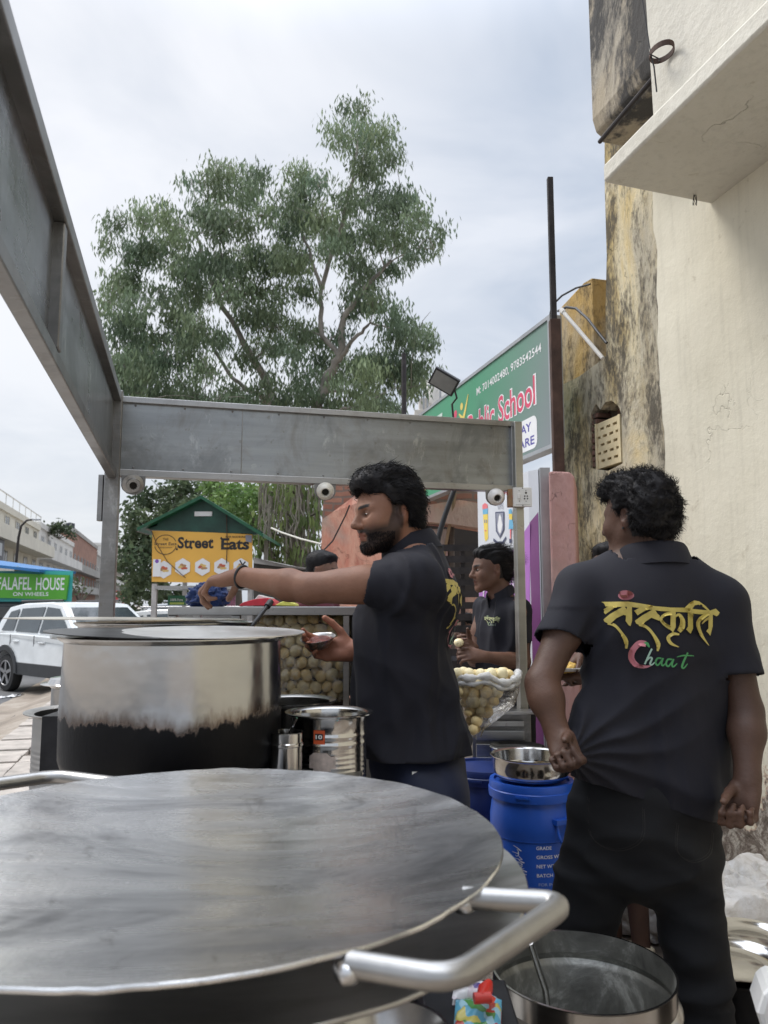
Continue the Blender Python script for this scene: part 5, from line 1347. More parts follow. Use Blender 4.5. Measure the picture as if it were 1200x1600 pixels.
# ================================================================ STREET
def paint(name, c):
    m, n, b = mk(name); b.inputs['Base Color'].default_value = (*c, 1); b.inputs['Roughness'].default_value = .28; b.inputs['Coat Weight'].default_value = .6; b.inputs['Coat Roughness'].default_value = .08
    d_ = ramp(n, nz(n, 2.5, 5, .6), [(.4, c), (.75, tuple(q * .82 for q in c))]); n.links.new(d_, b.inputs['Base Color']); return m
M_clad = plain('dark_cladding', (.03, .032, .035), .6, var=.15); M_tyre = plain('tyre_rubber', (.02, .02, .02), .85, var=.3, scale=20)
M_alloy = plain('alloy', (.35, .35, .36), .35, .8, var=.1); M_cglass = plain('tinted_car_glass', (.035, .045, .05), .06, var=.3, spec=.9, scale=2)
M_lampw = plain('headlamp_lens', (.6, .62, .65), .1, var=.2)
def make_car(label, pm_, loc, rz, kind='suv'):
    t = thing('parked_car', label, 'car', loc, 'cars parked along the road', rz)
    Mx = Matrix.Translation(loc) @ Matrix.Rotation(rz, 4, 'Z')
    def T(l): return [Mx @ Vector(p) for p in l]
    def side_loft(prof_w, mat, name, bevel=.03):
        """prof_w: list of (x, z, halfwidth) closed outline"""
        q = MB(); n_ = len(prof_w)
        Lf = T([(x, w, z) for x, z, w in prof_w]); Rt = T([(x, -w, z) for x, z, w in prof_w])
        q.add(Lf + Rt, [tuple(range(n_)), tuple(reversed(range(n_, 2 * n_)))] + [(i, i + n_, (i + 1) % n_ + n_, (i + 1) % n_) for i in range(n_)])
        return q.build(name, mat, t, smooth=35, bevel=bevel)
    w = .9
    arch = lambda cx: [(cx + .43 * math.cos(a), .36 + .43 * math.sin(a), w) for a in [math.pi - math.pi * k / 10 for k in range(11)]]
    low = [(-2.12, .45, w - .05), (-2.16, .62, w - .03), (-2.14, .98, w - .04), (-2.08, 1.06, w - .06), (-1.0, 1.07, w - .03), (.95, 1.03, w - .03), (1.75, .98, w - .08), (2.08, .86, w - .14), (2.14, .62, w - .12), (2.12, .42, w - .12)]
    low_bottom = [(1.80, .38, w)] + list(reversed(arch(1.32))) + [(.85, .36, w), (-.85, .36, w)] + list(reversed(arch(-1.30))) + [(-1.78, .40, w)]
    side_loft(low + low_bottom, pm_, 'body', .035)
    cl = [(-.86, .34, w + .012), (-.88, .56, w + .012), (.88, .56, w + .012), (.86, .34, w + .012)]; side_loft(cl, M_clad, 'sill_cladding', .01)
    for cx in (1.32, -1.30):
        q = MB()
        for sgn in (1, -1):
            pts_i = [(cx + .40 * math.cos(a), sgn * (w + .01), .36 + .40 * math.sin(a)) for a in [math.pi * k / 14 for k in range(15)]]
            pts_o = [(cx + .50 * math.cos(a), sgn * (w + .012), .36 + .50 * math.sin(a)) for a in [math.pi * k / 14 for k in range(15)]]
            P = T(pts_i + pts_o); q.add(P, [(k, k + 1, 16 + k, 15 + k) for k in range(14)])
        o = q.build('wheel_arch', M_clad, t); s_ = o.modifiers.new('s', 'SOLIDIFY'); s_.thickness = .02
    cab = [(-2.02, 1.06, w - .09), (-1.98, 1.30, w - .17), (-1.78, 1.56, w - .25), (-1.2, 1.63, w - .27), (-.2, 1.65, w - .27), (.28, 1.61, w - .26), (1.12, 1.03, w - .08)]
    side_loft(cab, pm_, 'cabin', .03)
    # side glass follows the leaning side
    def sidew(z): return w - .085 - (z - 1.06) * .31
    panes = [[(-1.75, 1.12), (-1.62, 1.47), (-1.30, 1.52), (-1.25, 1.12)], [(-1.17, 1.11), (-1.2, 1.53), (-.32, 1.56), (-.30, 1.10)], [(-.22, 1.10), (-.24, 1.56), (.22, 1.53), (.86, 1.10)]]
    for sgn in (1, -1):
        for P in panes:
            q = MB(); q.prism(T([(x, sgn * (sidew(z) + .006), z) for x, z in P]), (Mx.to_3x3() @ Vector((0, sgn * .006, 0)))); q.build('side_window', M_cglass, t)
    # windscreen and rear glass
    q = MB(); q.add(T([(.38, .56, 1.555), (.38, -.56, 1.555), (1.02, -.70, 1.11), (1.02, .70, 1.11)]), [(0, 1, 2, 3)]); o = q.build('windscreen', M_cglass, t); s_ = o.modifiers.new('s', 'SOLIDIFY'); s_.thickness = .02
    q = MB(); q.add(T([(-2.0, .58, 1.30), (-2.0, -.58, 1.30), (-1.86, -.52, 1.52), (-1.86, .52, 1.52)]), [(0, 1, 2, 3)]); o = q.build('rear_glass', M_cglass, t); s_ = o.modifiers.new('s', 'SOLIDIFY'); s_.thickness = .05
    for cx in (1.32, -1.30):
        for sgn in (1, -1):
            fr = (Mx.to_3x3() @ Vector((1, 0, 0)), Mx.to_3x3() @ Vector((0, 0, 1)), Mx.to_3x3() @ Vector((0, sgn, 0)))
            cc = Mx @ Vector((cx, sgn * .70, .34))
            q = MB(); q.lathe(cc, [(.0001, .0), (.30, 0), (.335, .02), (.34, .06), (.34, .16), (.325, .19), (.24, .2), (.235, .17), (.0001, .15)], 36, fr); wh = q.build('wheel', M_tyre, t, smooth=40)
            q = MB()
            for k in range(5):
                a = 2 * math.pi * k / 5 + .3; d_ = fr[0] * math.cos(a) + fr[1] * math.sin(a)
                q.beam(cc + fr[2] * .185 + d_ * .02, cc + fr[2] * .19 + d_ * .225, .06, .02, up=fr[2])
            q.tube([cc + fr[2] * .19 + fr[0] * (.228 * math.cos(a)) + fr[1] * (.228 * math.sin(a)) for a in [2 * math.pi * k / 28 for k in range(28)]], .014, 6, closed=True)
            q.build('rim', M_alloy, wh)
    for sgn in (1, -1):
        c_ = Mx @ Vector((.78, sgn * .99, 1.10)); q = MB(); q.lathe(c_, [(.0001, -.06), (.06, -.06), (.08, -.03), (.085, .02), (.07, .07), (.0001, .08)], 16, (Mx.to_3x3() @ Vector((1, 0, 0)) * .7, Mx.to_3x3() @ Vector((0, 0, 1)) * 1.0, Mx.to_3x3() @ Vector((0, sgn, 0)) * 1.6)); q.build('mirror', pm_, t, smooth=50)
        for x in (.02, -.95):
            c_ = Mx @ Vector((x, sgn * .885, .93)); q = MB(); q.box(c_, (.2, .045, .03), rz=rz); q.build('door_handle', pm_, t, bevel=.008)
        c_ = Mx @ Vector((2.02, sgn * .62, .80)); q = MB(); q.box(c_, (.14, .26, .11), rz=rz); q.build('headlight', M_lampw, t, bevel=.02)
        a_, b_ = Mx @ Vector((-1.5, sgn * .56, 1.67)), Mx @ Vector((.1, sgn * .56, 1.68)); q = MB(); q.tube([a_, b_], .018, 8); q.build('roof_rail', M_clad if kind == 'suv' else M_alloy, t, smooth=50)
        q = MB()
        for x in (-.27, .88, -1.2):
            a_, b_ = Mx @ Vector((x, sgn * .902 - sgn * .02, .58)), Mx @ Vector((x, sgn * .885 - sgn * .004, 1.05)); q.beam(a_, b_, .008, .012)
        q.build('door_gap', M_clad, t)
    q = MB(); q.box(Mx @ Vector((2.06, 0, .56)), (.16, 1.3, .2), rz=rz); q.build('bumper', M_clad, t, bevel=.03)
    return t
hx = R(-40)
rw = onz(10, 1080, ZR)          # rear wheel touches here
off = Matrix.Rotation(hx, 3, 'Z') @ Vector((-1.30, -.85, 0))
make_car('white parked SUV with dark cladding left of the steel post', paint('white_paint', (.68, .70, .70)), (rw.x - off.x, rw.y - off.y, ZR), hx)
p = onz(285, 1040, ZR); make_car('silver car roof partly hidden behind the pots, right of the steel post', paint('silver_paint', (.36, .37, .38)), (at(262, 980, 17.5).x, 17.5, ZR), R(-165), 'x')
make_car('pale car parked farther down beneath the orange kiosk sign', paint('pearl_paint', (.55, .55, .53)), (at(340, 980, 15.2).x, 15.2, ZR - .12), R(-28), 'x')

# food truck with green name board
YF = 18.6
def FX(px, py=900, Y=YF): return at(px, py, Y)
t = thing('food_truck', 'teal food truck with a blue roof and a green name board, behind the white SUV', 'food truck', (FX(40).x, YF, ZR))
a, b_ = FX(-70, 905), FX(108, 905)
M_teal = plain('teal_panel', (.05, .38, .38), .5, var=.15, scale=2); M_blue = plain('blue_sheet', (.03, .16, .38), .5, var=.15)
M_green = plain('green_board', (.09, .36, .03), .45, var=.12, scale=1.5); M_vang = plain('van_grey', (.09, .10, .11), .3, var=.2)
q = MB(); z0_, z1_ = FX(0, 940).z, FX(0, 892).z; q.prism([Vector((a.x, YF, z0_)), Vector((FX(114).x, YF, z0_)), Vector((FX(114).x, YF, z1_)), Vector((a.x, YF, z1_))], Vector((-.75, 1.7, 0))); q.build('upper_body', M_teal, t)
q = MB(); zz0, zz1 = FX(0, 882).z, FX(0, 895).z
q.prism([Vector((a.x, YF - .35, zz0 + .03)), Vector((FX(118, 0).x, YF - .35, zz1)), Vector((FX(118).x - .8, YF + 2.0, zz1 + .05)), Vector((a.x, YF + 2.2, zz0 + .15))], (0, 0, .07)); q.build('roof', M_blue, t)
q = MB(); q.prism([Vector((a.x, YF + .15, ZR + .25)), Vector((FX(104).x, YF + .15, ZR + .25)), Vector((FX(104).x, YF + .15, z0_)), Vector((a.x, YF + .15, z0_))], Vector((-.75, 1.6, 0))); q.build('van_body', M_vang, t, bevel=.06)
q = MB(); q.box(((a.x + FX(96).x) / 2, YF + .13, (FX(0, 946).z + FX(0, 968).z) / 2), (FX(92).x - a.x, .05, .30)); q.build('rear_window', M_cglass, t, bevel=.03)
for x in (a.x + .5, FX(85).x):
    q = MB(); q.lathe((x, YF + .2, ZR + .3), [(.0001, 0), (.3, 0), (.3, .2), (.0001, .2)], 24, (Vector((1, 0, 0)), Vector((0, 0, 1)), Vector((0, 1, 0)))); q.build('wheel', M_tyre, t, smooth=40)
bz0, bz1 = FX(0, 936, YF - .1).z, FX(0, 896, YF - .1).z
q = MB(); q.prism([Vector((a.x, YF - .1, bz0 + .06)), Vector((FX(107).x, YF - .1, bz0 - .02)), Vector((FX(110).x, YF - .1, bz1 - .04)), Vector((a.x, YF - .1, bz1 + .05))], (0, .08, 0)); nb = q.build('name_board', M_green, t)
d = Draw(); x1 = FX(102).x - FX(0).x
d.text("FALAFEL", FX(0).x, (bz1 - bz0) * .36, w=FX(53).x - FX(0).x, h=(bz1 - bz0) * .50, mi=0, bold=.012)
d.text("HOUSE", FX(60).x, (bz1 - bz0) * .345, w=FX(104).x - FX(60).x, h=(bz1 - bz0) * .49, mi=0, bold=.012)
d.text("ON WHEELS", FX(25).x, (bz1 - bz0) * .12, w=FX(80).x - FX(25).x, h=(bz1 - bz0) * .15, mi=0, bold=.01)
d.lay((0, YF - .1, bz0), (1, 0, 0), (0, 0, 1), 'board_lettering', [M_wht], t)
d = Draw(); d.poly([(FX(20).x, 0), (FX(60).x, 0), (FX(24).x, .16)], 0); d.lay((0, YF + .05, bz1 + .03), (1, 0, 0), (0, 0, 1), 'pale_panel', [plain('straw_print', (.5, .5, .22), .5)], t)

# kiosk with the yellow banner
YK = 11.0
K = lambda x, y, Y=YK: at(x, y, Y)
t = thing('street_kiosk', 'small kiosk with a green gabled roof and a yellow printed banner, behind the reaching hand', 'kiosk', (K(315, 900).x, YK, ZR))
M_kg = plain('dark_green_sheet', (.012, .055, .038), .5, var=.5, scale=3, bmp=.2); M_kg2 = plain('green_roof_edge', (.008, .08, .035), .45, var=.3)
q = MB(); q.prism([K(236, 828), K(222, 822), K(318, 782), K(410, 831), K(396, 835)], (0, .12, 0)); q.build('gable', M_kg, t)
q = MB()
pk, el, er = K(318, 776), K(219, 826), K(414, 836)
for e in (el, er):
    q.prism([pk + Vector((0, -.15, 0)), e + Vector((0, -.15, 0)), e + Vector((0, -.15, -.045)), pk + Vector((0, -.15, -.05))], (0, 2.0, 0))
q.build('roof', M_kg2, t)
q = MB(); q.prism([K(213, 826), K(246, 817), K(246, 821), K(214, 831)], (0, .5, 0)); q.build('loose_sheet', plain('rusty_sheet', (.18, .15, .13), .7, .3), t)
M_ban = plain('yellow_banner', (.74, .41, .07), .5, var=.08, scale=1.2, bmp=.15, bscale=3)
bt = [K(237, 909), K(394, 912), K(394, 834), K(238, 829)]
q = MB(); q.prism(bt, (0, .03, 0)); q.build('banner', M_ban, t)
q = MB(); q.box((K(366, 824, YK - .01).x * 0 + K(318, 804).x, YK - .01, K(0, 803).z), (.25, .02, .065)); q.build('white_plate', M_wht, t)
# banner art in banner units: px offsets -> metres
u = YK / 1200
bx = lambda x: K(x, 870).x; bz = lambda y: K(300, y).z
d = Draw()
Mblk = 0
# blackletter-like capitals: heavy text with small serifs
d.text("Street", bx(277), bz(857) , w=bx(333) - bx(277), h=bz(839) - bz(857), mi=0, bold=.03)
d.text("Eats", bx(345), bz(859), w=bx(389) - bx(345), h=bz(841) - bz(859), mi=0, bold=.035)
for x, y in ((276, 858), (299, 856), (345, 841), (387, 843), (331, 845)): d.poly([(bx(x) - .018, bz(y)), (bx(x), bz(y) + .022), (bx(x) + .018, bz(y)), (bx(x), bz(y) - .022)], 0)
cx, cz = bx(258), bz(851)
for r_ in (.155,):
    P = [(cx + r_ * math.cos(a), cz + .9 * r_ * math.sin(a)) for a in [2 * math.pi * k / 30 for k in range(31)]]; d.strk(P, .009, 0, 1)
d.poly([(cx - .17, cz - .025), (cx + .17, cz - .02), (cx + .17, cz + .045), (cx - .17, cz + .04)], 1)
d.text("Street Eats", cx - .16, cz - .01, w=.32, h=.045, mi=0, bold=.02)
d.text("THE", cx - .04, cz + .06, w=.08, h=.035, mi=0); d.strk([(cx - .10, cz - .045), (cx + .10, cz - .045)], .006, 0)
d.text("FOR BOOKING", bx(352), bz(840.5), w=.3, h=.028, mi=0, bold=.01)
hexc = [(257, 890), (286, 886), (317, 886), (347, 886), (377, 886)]
for k, (x, y) in enumerate(hexc):
    c0, c1 = bx(x), bz(y); rr_ = .128
    d.poly([(c0 + rr_ * .95 * math.cos(a), c1 + rr_ * math.sin(a)) for a in [math.pi / 2 + math.pi * j / 3 for j in range(6)]], 2)
    for j in range(7):
        a = j * 2.4; r2 = .02 + .035 * (j / 7); d.poly(ell(c0 + r2 * math.cos(a), c1 + .7 * r2 * math.sin(a), .026 + .01 * (j % 2), .017, 8), (3, 4, 5)[(j + k) % 3])
d.poly([(bx(240), bz(901)), (bx(252), bz(901)), (bx(252), bz(874)), (bx(240), bz(874))], 2)
d.poly(ell(bx(246), bz(877), .028, .028, 12), 6)
d.poly([(bx(383), bz(836)), (bx(393), bz(836.5)), (bx(393), bz(848)), (bx(384), bz(846))], 7)
d.lay((0, YK, 0), (1, 0, 0), (0, 0, 1), 'banner_print', [M_black, M_ban, M_wht, plain('food_red', (.5, .1, .05), .5), plain('food_brown', (.4, .22, .1), .5), plain('food_yellow', (.65, .45, .15), .5), plain('violet_print', (.2, .08, .4), .5), M_fade], t, lift=.003)
q = MB(); q.tube([K(237, 830, YK - .03), K(245, 850, YK - .04), K(262, 878, YK - .04), K(290, 903, YK - .03)], .006, 5); q.tube([K(354, 800, YK - .03), K(355, 850, YK - .04), K(354, 880, YK - .03)], .007, 5); q.build('hanging_wire', M_rust, t)
q = MB()
for x in (241, 391): q.box((K(x, 900).x, YK + .05, (K(x, 912).z + ZR) / 2), (.07, .07, K(x, 912).z - ZR))
for x in (244, 388): q.box((K(x, 900).x, YK + 1.6, (K(x, 830).z + ZR) / 2), (.06, .06, K(x, 830).z - ZR))
q.build('legs', plain('pale_post', (.42, .40, .38), .6, var=.2), t)
q = MB(); q.box((K(316, 900).x, YK + .4, K(0, 918).z), (1.35, .8, .05)); q.build('shelf', M_st, t)
q = MB(); q.box((K(330, 900).x, YK + .8, (K(0, 945).z + ZR) / 2 - .05), (1.2, .9, K(0, 945).z - ZR)); q.build('counter', M_st_d, t)
pg = K(276, 938, YK + .3)
q = MB(); q.box((pg.x, YK + .32, pg.z), (.26, .03, .14)); o = q.build('green_notice', plain('green_notice', (.02, .13, .06), .5), t)
d = Draw(); d.text("100% Pure", -.09, -.01, w=.18, h=.035, mi=0, bold=.01); d.poly([(-.1, -.06), (.11, -.06), (.11, -.03), (-.1, -.03)], 1); d.lay((pg.x, YK + .304, pg.z), (1, 0, 0), (0, 0, 1), 'notice_print', [M_wht, plain('lime_print', (.4, .5, .1), .5)], t)
q = MB()
for k, (x, c_) in enumerate(((345, 0), (349, 1), (352, 0), (356, 1), (360, 0))): q.box((K(x, 935).x, YK + .3, K(0, 935).z), (.028, .05, .22))
q.build('bottles', plain('coloured_bottles', (.35, .12, .2), .4, var=.9, scale=12), t)
# grey sloping awning right of it, with a string of lights
t = thing('tarpaulin_stall', 'grey tarpaulin roofed stall right of the kiosk with the yellow banner', 'stall', (K(430, 900, 10).x, 10, ZR))
q = MB(); P = [K(396, 871, 10), K(452, 884, 9.4), K(505, 890, 9.2), K(505, 894, 9.2), K(396, 880, 10)]; q.prism(P, (0, 1.8, 0)); q.build('awning', plain('grey_tarp', (.22, .21, .2), .6, var=.2), t)
q = MB(); q.prism([K(396, 880, 10.05), K(505, 894, 9.25), K(505, 990, 9.25), K(396, 990, 10.05)], (0, 1.2, 0)); q.build('dark_side', M_dkin, t)
q = MB(); q.tube([K(424, 825, 10), K(440, 832, 9.8), K(470, 842, 9.4), K(502, 850, 9)], .012, 6); q.build('fairy_cable', plain('pale_rope', (.5, .48, .42), .6), t)
q = MB(); q.tube([at(498, 868, 7.8), at(520, 845, 7.4), at(540, 805, 7.0), at(546, 790, 6.8)], .008, 6); tag(q.build('hanging_cable', M_black), 'black cable drooping beside the face of the man reaching', 'cable')

# ---------------------------------------------------------------- buildings down the left of the street
M_bcream = plain('cream_render', (.56, .53, .45), .85, var=.1, scale=.6); M_bwhite = plain('white_render', (.56, .55, .52), .85, var=.14, scale=.5)
M_bgrey = plain('grey_concrete', (.30, .29, .27), .9, var=.2, scale=.4); M_bbrick = plain('exposed_brick', (.27, .15, .11), .9, var=.3, scale=.9); M_bdark = plain('dark_facade', (.045, .05, .06), .5, var=.3); M_pane = plain('window_glass', (.07, .08, .09), .15, var=.3)
RL = -13.0
def sbox(mb, s0, s1, r0, r1, z0, z1): mb.prism([sr(s0, r0, z0), sr(s1, r0, z0), sr(s1, r1, z0), sr(s0, r1, z0)], (0, 0, z1 - z0))
def spx(px, r=RL):
    d_ = ray(px, 900); k = d_.x / d_.y; # x = k y
    return r * (S2.x * k + S2.y) / (R2.x * k + R2.y)
def zpx(px, py, r=RL): return onr(px, py, r).z
def block(label, pxa, pxb, ztop, mat, floors, balc, matb, extra=None, near=None, r=RL, end_win=True):
    s0 = near if near is not None else spx(pxa, r); s1 = spx(pxb, r)
    t = thing('street_building', label, 'building', sr(s0, r, ZR), 'buildings across the road')
    q = MB(); sbox(q, s0, s1, r, r - 12, ZR, ztop); q.build('wall', mat, t)
    q = MB(); sbox(q, s0 - .1, s1 + .1, r + .15, r + .02, ztop - .05, ztop + .5); sbox(q, s0 - .12, s0 + .1, r + .02, r - 12, ztop - .05, ztop + .5); q.build('parapet', matb, t)
    L = s1 - s0; n_ = max(1, int(L / 4.2))
    for z in floors:
        if balc:
            q = MB(); sbox(q, s0 + .2, s1 - .2, r + .003, r + balc, z, z + .22); sbox(q, s0 + .2, s1 - .2, r + balc - .12, r + balc, z + .22, z + 1.05); sbox(q, s0 + .2, s0 + .32, r + .01, r + balc - .13, z + .22, z + 1.05)
            q.build('balcony', matb, t)
        for k in range(n_):
            sm_ = s0 + L * (k + .5) / n_
            q = MB(); sbox(q, sm_ - .8, sm_ + .8, r + .006, r + .03, z + 1.0, z + 2.4); w_ = q.build('window', M_pane, t)
            q = MB()
            for a_, b2, c_, d_ in ((-.9, -.8, .95, 2.45), (.8, .9, .95, 2.45), (-.9, .9, .88, .95), (-.9, .9, 2.45, 2.52), (-.03, .03, 1.0, 2.4)): sbox(q, sm_ + a_, sm_ + b2, r + .031, r + .06, z + c_, z + d_)
            q.build('frame', matb, w_)
        if end_win:
            for rr_ in (-2.2, -5.5):
                q = MB(); q.box(sr(s0 - .02, r + rr_, z + 1.6), (1.3, .05, 1.3), rz=math.atan2(R2.y, R2.x)); q.build('window', M_pane, t)
    return t, s0, s1
t, s0, s1 = block('cream three storey building with balconies at the far left edge', -10, 57, zpx(10, 800), M_bcream, [3.3, 6.0], 1.6, M_bcream, near=52)
q = MB()
for k in range(12): sbox(q, s0 + k * (s1 - s0) / 11 - .03, s0 + k * (s1 - s0) / 11 + .03, RL + .1, RL + .16, zpx(10, 800) + .5, zpx(10, 800) + 1.3)
sbox(q, s0, s1, RL + .09, RL + .17, zpx(10, 800) + 1.3, zpx(10, 800) + 1.38); q.build('roof_railing', M_bwhite, t)
q = MB(); sbox(q, s0 + 1, s0 + 9, RL + .02, RL + 1.2, 0, 7.0); q.build('dark_stair_bay', M_bdark, t)
q = MB()
for z_ in (1.2, 3.0, 4.8): sbox(q, s0 + 2, s0 + 8, RL + 1.21, RL + 1.26, z_, z_ + .9)
q.build('bay_windows', M_pane, t)
t, s0, s1 = block('white building with a planted roof terrace, second from the left edge', 57, 112, zpx(80, 834), M_bwhite, [3.2, 5.9], 1.3, M_bwhite)
t, s0, s1 = block('grey and brick house with a dark rooftop tank, third from the left', 112, 150, zpx(130, 842), M_bbrick, [3.0, 5.8], 1.2, M_bgrey)
q = MB(); sbox(q, s0 + 3, s1 - 14, RL - 1, RL - 5, zpx(130, 842), zpx(130, 842) + 1.1); q.build('roof_room', M_bdark, t)
q = MB(); q.lathe(sr(s0 + 12, RL - 2, zpx(130, 842) + 1.1), [(.0001, 0), (.7, 0), (.7, 1.2), (.0001, 1.4)], 16); q.build('water_tank', M_bdark, t, smooth=40)
t, s0, s1 = block('distant grey building with a rusty roof edge, just left of the steel post', 150, 172, zpx(160, 872), M_bgrey, [3.0, 5.6], 1.0, M_bwhite)
t, s0, s1 = block('farthest pale building seen right of the steel post', 172, 205, zpx(190, 868), M_bwhite, [3.0, 6.0, 9.], 1.0, M_bwhite)
# people and hoardings far down the street
for k, (px, py, w_, h_, c_, lb) in enumerate(((180, 930, 9, 14, (.5, .08, .08), 'small red hoarding far down the street behind the steel post'), (192, 928, 8, 12, (.5, .12, .09), 'second small red hoarding far down the street, right of the first'))):
    a = at(px, py, 60); q = MB(); q.box(a, (w_ * .05, .1, h_ * .05)); q.box(a + Vector((0, .1, -a.z / 2 - .2)), (.1, .06, a.z)); q.box(a + Vector((0, -.06, .1)), (w_ * .035, .02, .12), mi=1)
    tag(q.build('hoarding', [plain('hoarding_red' + str(k), c_, .5), M_wht]), lb, 'sign')
# street lamp
a = at(24, 930, 30); b_ = at(28, 850, 30)
t = thing('street_lamp', 'thin curved street lamp in front of the cream building at far left', 'street lamp', (a.x, 30, ZR))
q = MB(); q.tube([(a.x, 30, ZR), a, at(25, 880, 30), at(29, 840, 30), at(33, 822, 30), at(42, 813, 30), at(52, 811.5, 30)], [.07, .06, .055, .05, .045, .04, .035], 10); q.build('pole', M_iron, t, smooth=60)
c = at(57, 812, 30); q = MB(); q.box(c, (.32, .12, .06)); q.build('lamp_head', M_frame, t, bevel=.02)
# litter and pebbles by the road edge
def litter(px, py, z, w_, h_, mat, label, name='paper_scrap', cat='litter'):
    c = onz(px, py, z); q = MB(); N_ = 6
    V = [c + Vector(((i / N_ - .5) * w_, (j / N_ - .5) * h_, .012 + .03 * abs(mnoise.noise(Vector((i * .9 + px, j * .9, 0)))))) for i in range(N_ + 1) for j in range(N_ + 1)]
    q.add(V, [(i * (N_ + 1) + j, (i + 1) * (N_ + 1) + j, (i + 1) * (N_ + 1) + j + 1, i * (N_ + 1) + j + 1) for i in range(N_) for j in range(N_)])
    o = q.build(name, mat, recalc=False); s_ = o.modifiers.new('s', 'SOLIDIFY'); s_.thickness = .003; tag(o, label, cat, 'litter by the road edge')
litter(20, 1089, ZR, .16, .30, M_wht, 'white paper scrap on the asphalt in front of the SUV wheel')
litter(27, 1087, ZR, .12, .25, M_black, 'black wrapper beside the white paper scrap on the asphalt')
litter(2, 1091, ZR, .1, .2, M_wht, 'white scrap on the asphalt at the left picture edge')
litter(13, 1160, -.15, .09, .12, M_wht, 'curled white paper on the brown dirt by the paving slabs')
litter(27, 1151, -.15, .05, .05, M_wht, 'tiny white crumb on the brown dirt near the slabs')
litter(40, 1117, -.2, .10, .18, M_yel, 'yellow wrapper on the dirt left of the tall pot rim')
litter(25, 1122, -.2, .10, .12, M_black, 'dark leaf scrap on the dirt near the yellow wrapper')
litter(50, 1123, -.2, .10, .14, M_wht, 'pinkish white scrap just left of the tall pot')
# ================================================================ TREES
def leaf_mat(name, stops, rough=.5, trans=.4):
    m, n, b = mk(name)
    a = n.nodes.new('ShaderNodeAttribute'); a.attribute_name = 'Col'
    n.links.new(a.outputs[0], b.inputs['Base Color']); b.inputs['Roughness'].default_value = rough; b.inputs['Specular IOR Level'].default_value = .3
    b.inputs['Subsurface Weight'].default_value = 0
    tr = n.nodes.new('ShaderNodeBsdfTranslucent'); n.links.new(a.outputs[0], tr.inputs[0])
    mx = n.nodes.new('ShaderNodeMixShader'); mx.inputs[0].default_value = trans
    n.links.new(b.outputs[0], mx.inputs[1]); n.links.new(tr.outputs[0], mx.inputs[2]); n.links.new(mx.outputs[0], n.nodes['Material Output'].inputs[0])
    return m
M_leaf = leaf_mat('leaves', None)
M_bark = plain('pale_bark', (.27, .245, .215), .9, var=.4, scale=1.5, bmp=.3); M_barkd = plain('dark_bark', (.08, .065, .05), .9, var=.4, scale=2)
rng = np.random.default_rng(11)
def leaves(name, clumps, per, L, Wd, droop, cols, parent, tuft=7, seed=0, shell=.42):
    """clumps: (centre, radius). Tufts of narrow blades spread through each clump."""
    P0 = []; D0 = []; C0 = []
    for c, r in clumps:
        nt_ = int(per * r * r)
        v = rng.normal(size=(nt_, 3)); v /= np.linalg.norm(v, axis=1)[:, None]
        rad = r * rng.random(nt_) ** shell * (1 + .25 * rng.normal(size=nt_))
        pc = np.array(c) + v * rad[:, None] * np.array([1, 1, .8])
        shade = rng.uniform(.75, 1.2) ; hue = rng.random()
        k = tuft
        pp = np.repeat(pc, k, 0); n_ = len(pp)
        pp += rng.normal(size=(n_, 3)) * L * .55
        d = rng.normal(size=(n_, 3)); d /= np.linalg.norm(d, axis=1)[:, None]
        d = d * (1 - droop) + np.array([0, 0, -1]) * droop
        d /= np.linalg.norm(d, axis=1)[:, None]
        ca = np.array(cols[0]) * (1 - hue) + np.array(cols[1]) * hue
        cc = ca[None] * shade * rng.uniform(.7, 1.3, (n_, 1))
        P0.append(pp); D0.append(d); C0.append(cc)
    P = np.concatenate(P0); D = np.concatenate(D0); Cc = np.concatenate(C0); n_ = len(P)
    s = rng.normal(size=(n_, 3)); s -= (s * D).sum(1)[:, None] * D; s /= np.linalg.norm(s, axis=1)[:, None]
    ln = L * rng.uniform(.6, 1.3, (n_, 1)); w_ = Wd * rng.uniform(.7, 1.3, (n_, 1))
    nn_ = np.cross(D, s)
    V = np.stack([P, P + D * ln * .45 + s * w_ * .5 + nn_ * ln * .03, P + D * ln, P + D * ln * .45 - s * w_ * .5], 1).reshape(-1, 3)
    F = np.arange(n_ * 4).reshape(-1, 4)
    return arr_mesh(name, V, F, M_leaf, parent, smooth=False, col=np.repeat(Cc, 4, 0))
